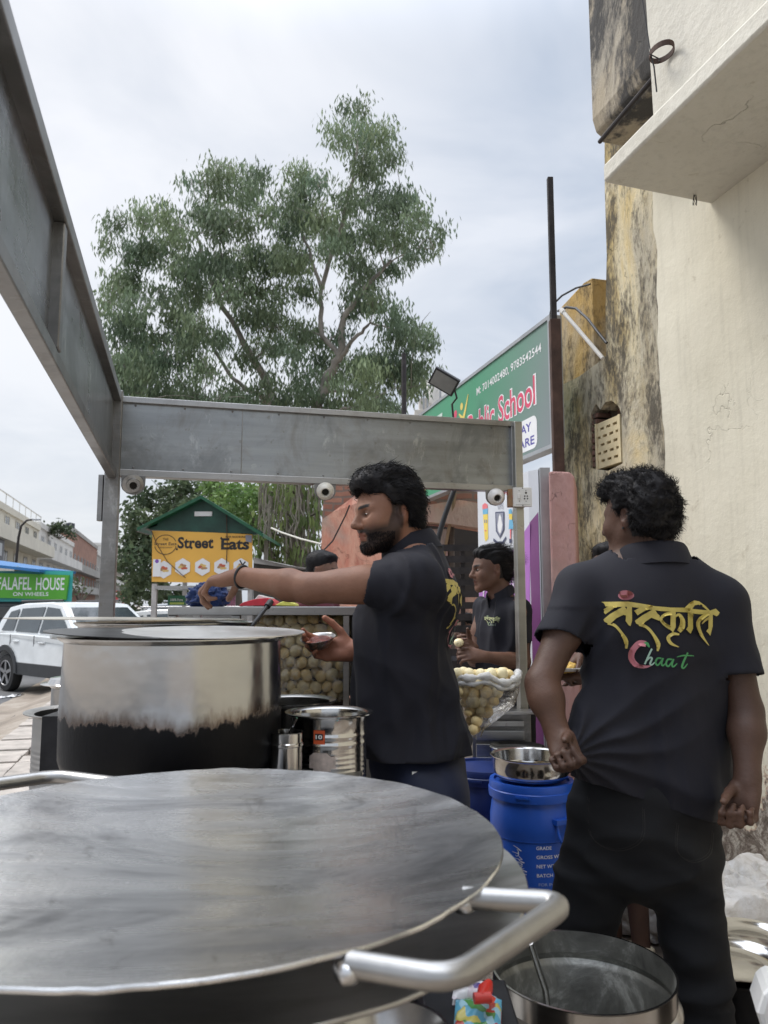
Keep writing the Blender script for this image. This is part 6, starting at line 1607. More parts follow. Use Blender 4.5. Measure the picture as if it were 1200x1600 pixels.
def branch_mesh(name, trunks, clumps, mat, parent, r0, thin=.35):
    """trunks: polylines of (Vector, radius). every clump is joined to the nearest lower node"""
    q = MB(); nodes = []
    for tr_ in trunks:
        pts = [p for p, _ in tr_]; rs = [r for _, r in tr_]
        P = []; Rr = []
        for i in range(len(pts) - 1):
            for k in range(4):
                f_ = k / 4; P.append(pts[i].lerp(pts[i + 1], f_) + Vector((mnoise.noise(pts[i] * .7 + Vector((k, 0, 0))), mnoise.noise(pts[i] * .7 + Vector((0, k, 0))), 0)) * .12); Rr.append(rs[i] * (1 - f_) + rs[i + 1] * f_)
        P.append(pts[-1]); Rr.append(rs[-1]); q.tube(P, Rr, 8); nodes += list(zip(P, Rr))
    base = trunks[0][0][0]
    for c, r in sorted(clumps, key=lambda a: (Vector(a[0]) - base).length):
        c = Vector(c); best = None
        for p, rr_ in nodes:
            dd = (p - c).length + (2.5 * max(0, p.z - c.z + .2)) + (0 if rr_ > .03 else .4)
            if best is None or dd < best[0]: best = (dd, p, rr_)
        _, p, rr_ = best; r1 = max(.015, min(rr_ * .5, r0 * .16)); L_ = (c - p).length
        m1 = p.lerp(c, .35) + Vector((rnd.uniform(-.1, .1), rnd.uniform(-.1, .1), .10 * L_)) ; m2 = p.lerp(c, .7) + Vector((rnd.uniform(-.1, .1), 0, .10 * L_))
        q.tube([p, m1, m2, c], [r1, r1 * .75, r1 * .5, .015], 5); nodes += [(m1, r1 * .75), (m2, r1 * .5), (c, .03)]
        for _ in range(3):
            e = c + Vector((rnd.gauss(0, 1), rnd.gauss(0, 1), rnd.gauss(0, .8))) * r * .6; q.tube([m2, c.lerp(e, .4), e], [r1 * .4, .012, .006], 4)
    return q.build(name, mat, parent, smooth=60, recalc=False)
YT = 25.0
cz = [(890,100,50),(850,190,62),(930,170,70),(980,240,48),(900,265,60),(450,280,48),(500,300,42),(380,315,28),(590,300,50),(560,350,60),(700,290,50),(720,350,62),(760,320,42),(240,420,48),(150,450,46),(130,500,32),(300,410,48),(330,450,62),(250,520,56),(210,600,44),(400,400,58),(450,450,66),(530,440,66),(620,420,50),(700,440,66),(780,430,62),(850,370,70),(950,370,66),(1020,360,56),(1070,430,56),(1110,480,42),(1120,520,26),(1000,480,70),(930,460,70),(1050,540,46),(980,570,44),(860,480,66),(870,560,56),(790,530,50),(720,540,58),(640,540,66),(560,530,60),(480,560,56),(400,560,58),(330,560,54),(290,640,46),(260,690,28),(150,650,44),(120,690,30),(190,720,24),(420,640,58),(500,650,56),(580,640,60),(660,640,58),(740,640,48),(900,640,60),(940,670,44),(870,710,40),(400,740,52),(470,780,54),(560,730,56),(640,740,58),(720,770,48),(380,820,54),(300,850,54),(220,820,54),(180,870,54),(150,800,26),(260,910,54),(340,920,44),(430,880,56),(690,830,52),(730,900,46),(900,880,58),(950,850,54),(990,900,46),(880,960,44),(950,970,46),(1070,755,42),(1050,800,44),(1100,810,36),(1080,880,54),(1050,940,46),(200,960,54),(300,970,46),(640,820,44),(830,780,30),(560,850,52),(610,920,50),(520,950,50),(580,980,46),(650,990,46),(700,960,46),(800,990,44),(830,920,44),(730,980,44),(400,960,52),(450,985,46),(350,985,46),(240,985,46),(160,940,40),(170,1000,40),(350,780,50),(270,790,50),(200,760,36),(900,1000,44),(1000,1000,40)]
def tz(x, y): return 100 + x / 1.935, 120 + y / 1.935
def pz(x, y, dY=0):
    px, py = tz(x, y); return at(px, py, YT + dY)
t = thing('eucalyptus_tree', 'tall eucalyptus with pale forking limbs and drooping grey-green foliage rising over the stall', 'tree', (pz(680, 980).x, YT, ZR))
base = pz(690, 1300); base.z = ZR
tr = [[(base, .40), (pz(700, 1150, .2), .34), (pz(770, 990, .2), .19), (pz(800, 900, 0), .16), (pz(832, 850, -.3), .14), (pz(850, 720, -.5), .11), (pz(915, 630, -.6), .08), (pz(985, 560, -.5), .05)],
      [(pz(700, 1150, .2), .3), (pz(640, 985, .8), .16), (pz(590, 880, 1.0), .13), (pz(530, 780, .8), .10), (pz(470, 680, .5), .08), (pz(430, 580, .3), .055), (pz(400, 480, 0), .05)],
      [(pz(832, 850, -.3), .09), (pz(770, 760, .2), .085), (pz(775, 640, .5), .07), (pz(740, 520, .6), .05), (pz(700, 420, .7), .05)],
      [(pz(640, 985, .8), .14), (pz(560, 950, 1.6), .08), (pz(500, 900, 2.), .07), (pz(420, 760, 2.2), .05), (pz(290, 685, 2.4), .05)],
      [(pz(775, 640, .5), .08), (pz(830, 480, .2), .07), (pz(870, 330, 0), .05), (pz(890, 180, 0), .03)],
      [(pz(832, 850, -.3), .08), (pz(890, 780, -1), .06), (pz(930, 745, -1.2), .04), (pz(1000, 765, -1.4), .02)]]
clumps = []
for i, (x, y, r) in enumerate(cz):
    dY = rnd.uniform(-2.4, 2.4); rr_ = r / 1.935 * YT / 1200
    clumps.append((pz(x, y, dY), rr_ * .98))
    clumps.append((pz(x + rnd.uniform(-30, 30), y + rnd.uniform(-26, 26), -dY + rnd.uniform(-1, 1)), rr_ * .8))
cl0 = clumps[::2]
for i in range(len(cl0)):
    for j in range(i + 1, len(cl0)):
        a_, b_ = Vector(cl0[i][0]), Vector(cl0[j][0]); dx_ = math.hypot(a_.x - b_.x, a_.z - b_.z)
        if .9 < dx_ < 1.75 and rnd.random() < .22: clumps.append(((a_ + b_) / 2 + Vector((0, rnd.uniform(-1, 1), 0)), .62))
branch_mesh('trunk', tr, cl0, M_bark, t, .42)
leaves("crown", clumps, 125, .25, .055, .66, [(.125, .18, .115), (.225, .28, .155)], t, tuft=7)
# bushy tree behind the kiosk
def px_tree(label, pts, Y, base_px, cols, per, L, Wd, droop, spread=1.5, name='leafy_tree', tuft=6, tr_r=.2, bark=M_barkd, sc_=1.0, two=True):
    b_ = at(base_px, 930, Y); b_.z = ZR
    t = thing(name, label, 'tree', b_)
    cl = []
    for x, y, r in pts:
        rr_ = r * Y / 1200 * sc_; cl.append((at(x, y, Y + rnd.uniform(-spread, spread)), rr_))
        if two: cl.append((at(x + rnd.uniform(-r, r) * .4, y + rnd.uniform(-r, r) * .4, Y + rnd.uniform(-spread, spread)), rr_ * .8))
    top = min(pts, key=lambda a: a[1]); mid_ = at((base_px + top[0]) / 2, 850, Y)
    branch_mesh('trunk', [[(b_, tr_r), (mid_, tr_r * .7), (at(top[0], top[1], Y), tr_r * .3)]], cl[::2], bark, t, tr_r)
    leaves('crown', cl, per, L, Wd, droop, cols, t, tuft=tuft)
    return t
px_tree('dense bushy tree behind the left half of the yellow bannered kiosk', [(290,760,22),(255,768,20),(230,785,20),(330,765,24),(300,790,28),(262,800,28),(228,815,26),(205,800,14),(215,840,28),(200,860,20),(195,885,20),(225,870,28),(245,840,26),(205,905,18),(222,912,20),(210,930,18),(235,900,22),(195,925,12),(270,830,30),(300,830,30),(250,925,22),(280,930,20),(350,785,24)], 22, 235, [(.075, .11, .06), (.12, .15, .08)], 170, .17, .1, .25, tuft=7)
px_tree('yellow-green leafy tree above the roof of the kiosk', [(365,765,26),(390,775,26),(345,775,20),(405,790,24),(375,800,28),(350,800,24),(400,820,26),(420,770,22),(415,840,24),(380,835,22),(330,760,20)], 17, 385, [(.10, .18, .05), (.16, .23, .07)], 210, .15, .07, .35, tuft=7)
# hanging creeper tree
cr_ = [(430,770,22),(455,765,20),(480,775,20),(425,800,20),(450,800,20),(475,805,20),(495,800,14),(415,835,18),(440,835,20),(465,840,20),(488,840,16),(420,865,20),(450,868,20),(480,870,18),(500,765,14),(408,860,14),(435,750,20),(470,745,20)]
t = px_tree('tangled tree with hanging creepers between the kiosk and the salmon wall', cr_, 13.5, 455, [(.10, .15, .05), (.18, .22, .08)], 170, .2, .06, .85, spread=.7, tuft=5)
q = MB()
for k in range(90):
    x = rnd.uniform(405, 503); y0 = rnd.uniform(735, 800); Y = 13.5 + rnd.uniform(-.9, .9); L_ = rnd.uniform(30, 110)
    a = at(x, y0, Y); pts = [a]; 
    for j in range(1, 6): pts.append(at(x + rnd.uniform(-3, 3) + j * rnd.uniform(-1, 1), y0 + L_ * j / 5, Y))
    q.tube(pts, rnd.choice((.006, .01, .016)), 4)
q.build('creeper_stems', plain('dry_stems', (.17, .15, .12), .9, var=.3), t, recalc=False)
# roof terrace plants and a few far trees down the street
def shrub(label, pts, Y, cols, name='shrub', cat='plant', base=None, L=.3, Wd=.14, per=26):
    b_ = at(*(base or (pts[0][0], 950)), Y); b_.z = max(b_.z, ZR) if base else ZR
    t = thing(name, label, cat, b_)
    cl = [(at(x, y, Y + rnd.uniform(-1, 1)), r * Y / 1200) for x, y, r in pts]
    q = MB()
    for c, r in cl: q.tube([b_, c], [.06, .02], 5)
    q.build('stem', M_barkd, t); leaves('foliage', cl, per, L, Wd, .2, cols, t, tuft=6)
shrub('potted greenery on the roof terrace of the white building', [(80,828,7),(88,824,8),(96,824,8),(104,830,7),(111,835,6),(74,832,4)], 82, [(.05, .075, .04), (.08, .1, .05)], base=(92, 842), L=.45, Wd=.22, per=55)
shrub('roadside bush below the brick house, left of the steel post', [(112,912,8),(122,910,8),(132,914,8),(145,922,7),(118,922,8),(135,926,9)], 45, [(.05, .08, .04), (.09, .11, .05)], base=(124, 945), name='bush')
shrub('low trees in the distance right of the steel post', [(196,935,10),(210,942,9),(225,938,9),(190,950,8),(215,950,8)], 34, [(.04, .06, .04), (.07, .09, .05)], base=(208, 955), name='bush')
# bushes hiding the far left gap under the stall frame
# ================================================================ PEOPLE: smooth distance-field bodies
def axis_(lo, hi, h, fine=()):
    out = [lo]
    while out[-1] < hi:
        x = out[-1]; hh = h
        for a, b, hf in fine:
            if a <= x < b: hh = min(hh, hf)
        out.append(x + hh)
    return np.array(out, np.float32)
class Field:
    def __init__(s, xs, ys, zs): s.ax = (xs, ys, zs); s.F = np.full((len(xs), len(ys), len(zs)), .15, np.float32)
    def sub(s, lo, hi):
        sl = tuple(slice(max(0, int(np.searchsorted(a, l)) - 1), int(np.searchsorted(a, h)) + 1) for a, l, h in zip(s.ax, lo, hi))
        return sl, s.ax[0][sl[0]][:, None, None], s.ax[1][sl[1]][None, :, None], s.ax[2][sl[2]][None, None, :]
    def mix(s, sl, d, k, op):
        F = s.F[sl]
        if F.size == 0: return
        if op == 'sub': a, b = -F, d; sg = -1
        else: a, b = F, d; sg = 1
        h = np.maximum(k - np.abs(a - b), 0) / k
        s.F[sl] = sg * (np.minimum(a, b) - h * h * k * .25)
    def cap(s, a, b, ra, rb=None, k=.02, w=None, q=1.0, op='add', flat=None):
        """tapered capsule, optionally flattened along w by factor q"""
        a = np.array(a, np.float32); b = np.array(b, np.float32); rb = ra if rb is None else rb
        m = max(ra, rb) + k + .02; lo = np.minimum(a, b) - m; hi = np.maximum(a, b) + m
        sl, X, Y, Z = s.sub(lo, hi); X = X - a[0]; Y = Y - a[1]; Z = Z - a[2]
        v = b - a; L = max(float(v @ v), 1e-9)
        if flat is not None: fco, fno = flat; pl_ = (X + (a[0] - fco[0])) * fno[0] + (Y + (a[1] - fco[1])) * fno[1] + (Z + (a[2] - fco[2])) * fno[2]
        t = np.clip((X * v[0] + Y * v[1] + Z * v[2]) / L, 0, 1)
        X = X - t * v[0]; Y = Y - t * v[1]; Z = Z - t * v[2]
        if w is not None:
            w = np.array(w, np.float32); w = w / np.linalg.norm(w); c = (X * w[0] + Y * w[1] + Z * w[2]) * (1 / q - 1)
            X = X + c * w[0]; Y = Y + c * w[1]; Z = Z + c * w[2]
        d = np.sqrt(X * X + Y * Y + Z * Z) - (ra + (rb - ra) * t)
        if w is not None: d = d * (.5 + .5 * q)
        if flat is not None: d = np.maximum(d, pl_)
        s.mix(sl, d, k, op); return s
    def ell(s, c, r, M=None, k=.02, op='add'):
        c = np.array(c, np.float32); r = np.array(r, np.float32); m = float(r.max()) + k + .02
        sl, X, Y, Z = s.sub(c - m, c + m); X = X - c[0]; Y = Y - c[1]; Z = Z - c[2]
        if M is not None:
            M = np.array(M, np.float32); X, Y, Z = (X * M[i, 0] + Y * M[i, 1] + Z * M[i, 2] for i in range(3))
        k0 = np.sqrt((X / r[0]) ** 2 + (Y / r[1]) ** 2 + (Z / r[2]) ** 2); k1 = np.sqrt((X / r[0] ** 2) ** 2 + (Y / r[1] ** 2) ** 2 + (Z / r[2] ** 2) ** 2) + 1e-9
        s.mix(sl, k0 * (k0 - 1) / k1, k, op); return s
    def mesh(s, smooth=1):
        F = s.F; S = F < 0; n = F.shape; st = ((n[1] - 1) * (n[2] - 1), n[2] - 1, 1)
        ids = []; pos = []; quads = []
        for ax in range(3):
            sa = [slice(None)] * 3; sb = [slice(None)] * 3; sa[ax] = slice(0, -1); sb[ax] = slice(1, None)
            I = np.argwhere(S[tuple(sa)] != S[tuple(sb)])
            o = [q for q in range(3) if q != ax]
            ok = np.ones(len(I), bool)
            for q in o: ok &= (I[:, q] > 0) & (I[:, q] < n[q] - 1)
            I = I[ok]; J = I.copy(); J[:, ax] += 1
            fa = F[tuple(I.T)]; fb = F[tuple(J.T)]; t = fa / (fa - fb)
            P = np.stack([s.ax[q][I[:, q]] for q in range(3)], 1); P[:, ax] += t * (s.ax[ax][J[:, ax]] - s.ax[ax][I[:, ax]])
            cells = []
            for d0, d1 in ((-1, -1), (0, -1), (0, 0), (-1, 0)):
                C = I.copy(); C[:, o[0]] += d0; C[:, o[1]] += d1; cells.append(C @ np.array(st))
            C4 = np.stack(cells, 1); ins = S[tuple(I.T)]
            flip = ~ins if ax != 1 else ins
            C4[flip] = C4[flip][:, ::-1]
            quads.append(C4); ids.append(C4.ravel()); pos.append(np.repeat(P, 4, 0))
        ids_ = np.concatenate(ids); P = np.concatenate(pos)
        u, inv = np.unique(ids_, return_inverse=True); inv = inv.ravel()
        cnt = np.bincount(inv, minlength=len(u)); V = np.stack([np.bincount(inv, P[:, q], len(u)) / cnt for q in range(3)], 1)
        Q = inv.reshape(-1, 4)
        for _ in range(smooth): V = relax(V, Q, .5)
        return V, Q
def relax(V, Q, f=.5):
    a = Q.ravel(); b = np.roll(Q, -1, 1).ravel(); n = len(V)
    c = np.bincount(a, minlength=n) + np.bincount(b, minlength=n)
    A = np.stack([(np.bincount(a, V[b, q], n) + np.bincount(b, V[a, q], n)) / np.maximum(c, 1) for q in range(3)], 1)
    return V * (1 - f) + A * f
def vnormals(V, Q):
    N = np.cross(V[Q[:, 2]] - V[Q[:, 0]], V[Q[:, 3]] - V[Q[:, 1]]); out = np.zeros_like(V)
    for q in range(3):
        for c in range(4): out[:, q] += np.bincount(Q[:, c], N[:, q], len(V))
    return out / (np.linalg.norm(out, axis=1)[:, None] + 1e-12)
class NoiseF:
    """cheap vectorised smooth noise: sum of warped sines"""
    def __init__(s, seed=0, n=7): r = np.random.default_rng(seed); s.d = r.normal(size=(n, 3)); s.d /= np.linalg.norm(s.d, axis=1)[:, None]; s.p = r.uniform(0, 6.28, n); s.f = r.uniform(.7, 1.5, n)
    def __call__(s, P): 
        W_ = P + .35 * np.sin(P[:, [1, 2, 0]] * 1.7 + 1.3)
        return np.sin((W_ @ s.d.T) * s.f * 6.28 + s.p).mean(1) * 1.6
def ridge(nf, P, a, w=2.6): return a * np.clip(1 - np.abs(nf(P)) * w, 0, 1) ** 1.3
def nv(v): v = np.array(v, float); return v / np.linalg.norm(v)

SKIN1 = (.23, .112, .070); SKIN3 = (.088, .046, .031); SKIN2 = (.16, .082, .055)
M_skin = vcol('skin', .56, .38, .06, .5, 110)
M_hair = plain('black_hair', (.009, .008, .009), .6, var=.3, scale=40, spec=.2)
M_eye = plain('eye_white', (.55, .52, .48), .2, var=.02); M_iris = plain('dark_iris', (.015, .009, .006), .15)
def cloth_mat(name, c, rough=.85, sheen=.015):
    m, n, b = mk(name)
    s_ = nz(n, 3, 4, .6); f_ = nz(n, 260, 2, .6)
    n.links.new(ramp(n, s_, [(.3, tuple(x * .85 for x in c)), (.7, tuple(x * 1.2 for x in c))]), b.inputs['Base Color']); b.inputs['Roughness'].default_value = rough; b.inputs['Specular IOR Level'].default_value = .4
    b.inputs['Sheen Weight'].default_value = sheen; b.inputs['Sheen Roughness'].default_value = .5
    bump(n, b, f_, .25, .001); return m
M_shirt = cloth_mat('black_pique_cotton', (.0095, .0095, .0155)); M_jeans = cloth_mat('black_denim', (.007, .0075, .0095), .85, .0); M_navy_tr = cloth_mat('navy_track_fabric', (.006, .010, .03), .6, .03)

class Head:
    def __init__(s, O, f, up=(0, 0, 1), sc=1.0):
        s.O = np.array(O, float); s.f = nv(f); r = np.cross(s.f, nv(up)); s.r = nv(r); s.u = np.cross(s.r, s.f); s.s = sc; s.M = np.stack([s.r, s.f, s.u])
    def P(s, x, y, z): return s.O + s.s * (x * s.r + y * s.f + z * s.u)
    def loc(s, V): return ((V - s.O) @ s.M.T) / s.s
    def build(s, F, ear=True, jaw=1.0, beard=0.0):
        e = lambda c, r, k=.02, op='add', M=None: F.ell(s.P(*c), np.array(r) * s.s, s.M if M is None else M, k * s.s, op)
        c_ = lambda a, b, ra, rb, k=.015, op='add', w=None, q=1: F.cap(s.P(*a), s.P(*b), ra * s.s, rb * s.s, k * s.s, w, q, op)
        e((0, -.018, .038), (.074, .096, .086), .02)
        e((0, .030, .0), (.064, .062, .075), .04)
        e((0, .036, -.045), (.052, .052, .062), .03)
        for g in (-1, 1):
            c_((g * .052, -.002, -.045), (g * .020, .070, -.092), .017, .015, .03)
            e((g * .040, .062, -.028), (.020, .022, .022), .03)
            c_((g * .010, .088, .018), (g * .045, .072, .018), .009, .008, .015)
            e((g * .031, .090, .001), (.0155, .013, .0115), .012, 'sub')
            e((g * .031, .0745, .0), (.0150, .0135, .0125), .003)
            e((g * .0105, .099, -.034), (.0088, .011, .008), .006)
        e((0, .074, -.100), (.020, .016, .015), .02)
        c_((0, .088, .012), (0, .1125, -.028), .0085, .0115, .012)
        e((0, .1115, -.0305), (.0105, .0105, .009), .006)
        for g in (-1, 1): e((g * .0062, .110, -.0405), (.0035, .005, .003), .003, 'sub')
        c_((-.016, .087, -.057), (.016, .087, -.057), .0065, .0065, .006); c_((0, .094, -.0565), (0, .092, -.057), .0075, .0075, .006)
        c_((-.014, .086, -.070), (.014, .086, -.070), .007, .007, .008); c_((0, .089, -.0695), (0, .0895, -.0695), .008, .008, .006)
        c_((-.024, .088, -.0635), (.024, .088, -.0635), .0022, .0022, .003, 'sub'); c_((-.008, .100, -.0635), (.008, .100, -.0635), .002, .002, .003, 'sub')
        if ear:
            for g in (-1, 1):
                a = R(12 * g); X = s.r * math.cos(a) + s.f * math.sin(a) * -1; Yv = np.cross(s.u, X); Mx = np.stack([X, Yv, s.u])
                e((g * .077, -.012, -.004), (.0085, .0185, .030), .008, 'add', Mx); e((g * .083, -.006, .000), (.006, .010, .017), .004, 'sub', Mx); e((g * .0745, .003, -.006), (.006, .006, .008), .004)
                e((g * .0735, -.006, -.031), (.006, .008, .009), .006)
    def neck(s, F, nb, r=.056):
        F.cap(s.P(0, -.022, -.045), nb, r * s.s * .95, r * 1.02, .04)
    def eyes(s, parent, t, op=.0050):
        for g in (-1, 1):
            c = Vector(s.P(g * .031, .0755, .0)); q = MB(); fr = (Vector(s.r), Vector(s.u), Vector(s.f))
            fr = (Vector(s.r) * .0118, Vector(s.u) * op, Vector(s.f)); pr = [(s.s * math.sin(a), .0138 * s.s * math.cos(a)) for a in [math.pi * k / 12 for k in range(13)]]
            pr = [(max(r_, .0001), z) for r_, z in pr][::-1]
            # lids stay skin: the ball is narrower than the socket swell and shows through a slit
            q.lathe(c, pr, 20, fr); o = q.build('eye', M_eye, parent, smooth=60)
            q = MB(); q.lathe(c - Vector(s.u) * .0008, [(.0001, .01425 * s.s), (.25 * s.s, .0140 * s.s), (.46 * s.s, .0130 * s.s), (.47 * s.s, .012 * s.s)], 18, (fr[0], fr[1] * 1.9, fr[2])); q.build('iris', M_iris, o, smooth=60)
def hand(F, W, d, t, side, curl=(.5, .5, .5, .5), thumb=(.5, .5), sc=1.0, spread=.12, tcurl=.5, k=.006):
    """W wrist, d towards the fingers, t towards the thumb; side 'L' or 'R'. returns frame"""
    d = nv(d); t = nv(np.array(t) - d * np.dot(t, d)); n = np.cross(d, t) if side == 'L' else np.cross(t, d)
    W = np.array(W, float)
    A = lambda a, b, c=0: W + sc * (a * d + b * t + c * n)
    F.cap(A(-.01, 0), A(.03, .002), .026 * sc, .030 * sc, .02, n, .68)
    for b in (.022, .008, -.008, -.024): F.cap(A(.02, b * .6), A(.082 - abs(b - .005) * .25, b), .017 * sc, .0125 * sc, .012, n, .85)
    F.ell(A(.042, .020, .010), np.array([.024, .015, .013]) * sc, np.stack([d, t, n]), .012)
    F.ell(A(.045, -.020, .009), np.array([.026, .011, .010]) * sc, np.stack([d, t, n]), .012)
    Ls = ((.044, .026, .021), (.048, .030, .023), (.045, .028, .022), (.036, .021, .019)); bs = (.029, .0098, -.0095, -.0275); rs = (.0092, .0094, .0090, .0080)
    for i in range(4):
        p = A(.088 - (0, 0, .003, .010)[i], bs[i]); th = curl[i] * .9; dd = d + t * spread * (1.5 - i) * .35; dd = nv(dd)
        r = rs[i] * sc
        for j in range(3):
            v = dd * math.cos(th) + n * math.sin(th); q = p + v * Ls[i][j] * sc
            F.cap(p, q, r, r * (.93 if j < 2 else .80), .004 if j else .007); p = q; r *= .93; th += curl[i] * (1.25, .9, 0)[j]
    p = A(.018, .024, .004); a, b = thumb
    v = nv(d * .62 + t * (.75 * (1 - b * .4)) + n * a * .9)
    for j, (L_, r_) in enumerate(((.040, .0135), (.033, .0112), (.026, .0098))):
        q = p + v * L_ * sc; F.cap(p, q, r_ * sc, r_ * .9 * sc, .009 if j == 0 else .004); p = q; v = nv(v + (d * .5 + n * tcurl * .6 - t * .25) * .45)
    return d, t, n
def arm(F, S_, E_, W_, r=(.050, .040, .036, .026)):
    S_, E_, W_ = map(np.array, (S_, E_, W_)); m = S_ * .55 + E_ * .45
    F.cap(S_, m, r[0], r[0] * .95, .03); F.cap(m, E_, r[0] * .95, r[1], .03)
    fm = E_ * .70 + W_ * .30; F.cap(E_, fm, r[1], r[2] * 1.12, .02); F.cap(fm, W_, r[2] * 1.12, r[3], .02)
def sleeve(F, a, b, ra, rb, k=.04, no=None):
    """flat-ended sleeve; returns the cut that opens its end"""
    a, b = np.array(a), np.array(b); d = nv(b - a); no = d if no is None else nv(no)
    F.cap(a, b + d * .03, ra, rb, k, flat=(b, no))
    def cut(bm):
        dl_ = [f for f in bm.faces if abs((f.calc_center_median() - Vector(b)).dot(Vector(no))) < .014 and (f.calc_center_median() - Vector(b)).length < rb * 1.25 and f.normal.dot(Vector(no)) > .62]
        bmesh.ops.delete(bm, geom=dl_, context='FACES')
    return cut
def cloth(name, V, Q, cuts, mat, parent, thick=.003, fold=None):
    if fold is not None:
        N = vnormals(V, Q); V = V + N * fold(V)[:, None]; V = relax(V, Q, .3)
    me = bpy.data.meshes.new(name); me.from_pydata(V.tolist(), [], Q.tolist()); bm = bmesh.new(); bm.from_mesh(me)
    bmesh.ops.recalc_face_normals(bm, faces=bm.faces)
    for c in cuts: c(bm)
    # keep the largest piece
    bm.faces.ensure_lookup_table(); seen = set(); best = []
    for f in bm.faces:
        if f.index in seen: continue
        st = [f]; seen.add(f.index); comp = []
        while st:
            g_ = st.pop(); comp.append(g_)
            for e in g_.edges:
                for h in e.link_faces:
                    if h.index not in seen: seen.add(h.index); st.append(h)
        if len(comp) > len(best): best = comp
    keep = set(f.index for f in best); bmesh.ops.delete(bm, geom=[f for f in bm.faces if f.index not in keep], context='FACES')
    bm.to_mesh(me); bm.free(); me.materials.append(mat); me.shade_smooth()
    o = bpy.data.objects.new(name, me); put(o, parent)
    s_ = o.modifiers.new('solid', 'SOLIDIFY'); s_.thickness = thick; s_.offset = -1
    return o
def strands(name, V, N, n, length, flow, parent, mat, w=.0011, seg=5, seed=0, curl=.0, cfreq=60, lift=.35, grav=.3, jit=.35, mask=None, droot=.003):
    r = np.random.default_rng(seed)
    idx = np.arange(len(V)) if mask is None else np.nonzero(mask)[0]
    ii = r.choice(idx, n); P = V[ii] + r.normal(size=(n, 3)) * droot; Nn = N[ii]
    fl = flow(P) + r.normal(size=(n, 3)) * jit; D = Nn * lift + fl; D /= np.linalg.norm(D, axis=1)[:, None]
    L_ = (length(P) if callable(length) else np.full(n, length)) * r.uniform(.6, 1.2, n)
    side = np.cross(D, r.normal(size=(n, 3))); side /= np.linalg.norm(side, axis=1)[:, None]; s2 = np.cross(D, side)
    ph = r.uniform(0, 6.28, n); VV = []; 
    for k in range(seg + 1):
        t = k / seg; ww = w * (1 - .85 * t)
        c = P + side * (curl * t * np.sin(cfreq * L_ * t + ph))[:, None] + s2 * (curl * t * np.cos(cfreq * L_ * t + ph))[:, None]
        for j in range(3): a = 2.094 * j; VV.append(c + side * math.cos(a) * ww + s2 * math.sin(a) * ww)
        P = P + D * (L_ / seg)[:, None]; D = D + np.array([0, 0, -grav / seg]) + (flow(P) * .25 - Nn * .10 * lift) / seg * 2; D /= np.linalg.norm(D, axis=1)[:, None]
    A = np.stack(VV, 1)          # n, (seg+1)*3, 3
    Vs = A.reshape(-1, 3); m = (seg + 1) * 3; base = (np.arange(n) * m)[:, None]
    f = np.array([[k * 3 + j, k * 3 + (j + 1) % 3, k * 3 + 3 + (j + 1) % 3, k * 3 + 3 + j] for k in range(seg) for j in range(3)])
    Fq = (base[:, :, None] + f[None]).reshape(-1, 4)
    return arr_mesh(name, Vs, Fq, mat, parent, smooth=True)
def collar(name, C, ax, f, rx, ry, mat, parent, h=.032, gap=.25, flap=.045):
    C = Vector(C); Z = Vector(ax).normalized(); Fv = Vector(f); Fv = (Fv - Z * Fv.dot(Z)).normalized(); X = Fv.cross(Z)
    prof = [(.0, -.012), (-.001, h * .6), (.001, h), (.006, h + .002), (.011, h * .8), (.016, h * .2), (.021, -flap * .35), (.017, -flap * .35), (.010, .0)]
    q = MB(); n_ = 44; V = []
    for k in range(n_ + 1):
        a = gap + (2 * math.pi - 2 * gap) * k / n_; dirv = Fv * math.cos(a) + X * math.sin(a)
        fr = abs(k / n_ - .5) * 2
        for o, z in prof:
            zz = z - .022 * max(0, math.cos(a)) - (.015 * fr ** 4 if z < 0.01 else 0); r_ = 1
            V.append(C + Fv * math.cos(a) * (ry + o) + X * math.sin(a) * (rx + o) + Z * zz)
    m = len(prof); q.add(V, [(k * m + j, k * m + j + 1, (k + 1) * m + j + 1, (k + 1) * m + j) for k in range(n_) for j in range(m - 1)])
    return q.build(name, mat, parent, smooth=70)
def band(name, a, b, t0, t1, r, mat, parent, wq=None, rr=.0):
    """ribbed cuff strip round the sleeve end"""
    a, b = Vector(a), Vector(b); d = (b - a).normalized(); q = MB(); X = d.orthogonal().normalized(); Y = d.cross(X)
    q.lathe(a, [(r, (b - a).length * t0), (r + .002, (b - a).length * t0 + .003), (r + .002, (b - a).length * t1 - .002), (r - .001, (b - a).length * t1), (r - .006, (b - a).length * t1 - .004), (r - .006, (b - a).length * t0 + .01)], 40, (X, Y, d))
    return q.build(name, mat, parent, smooth=50)
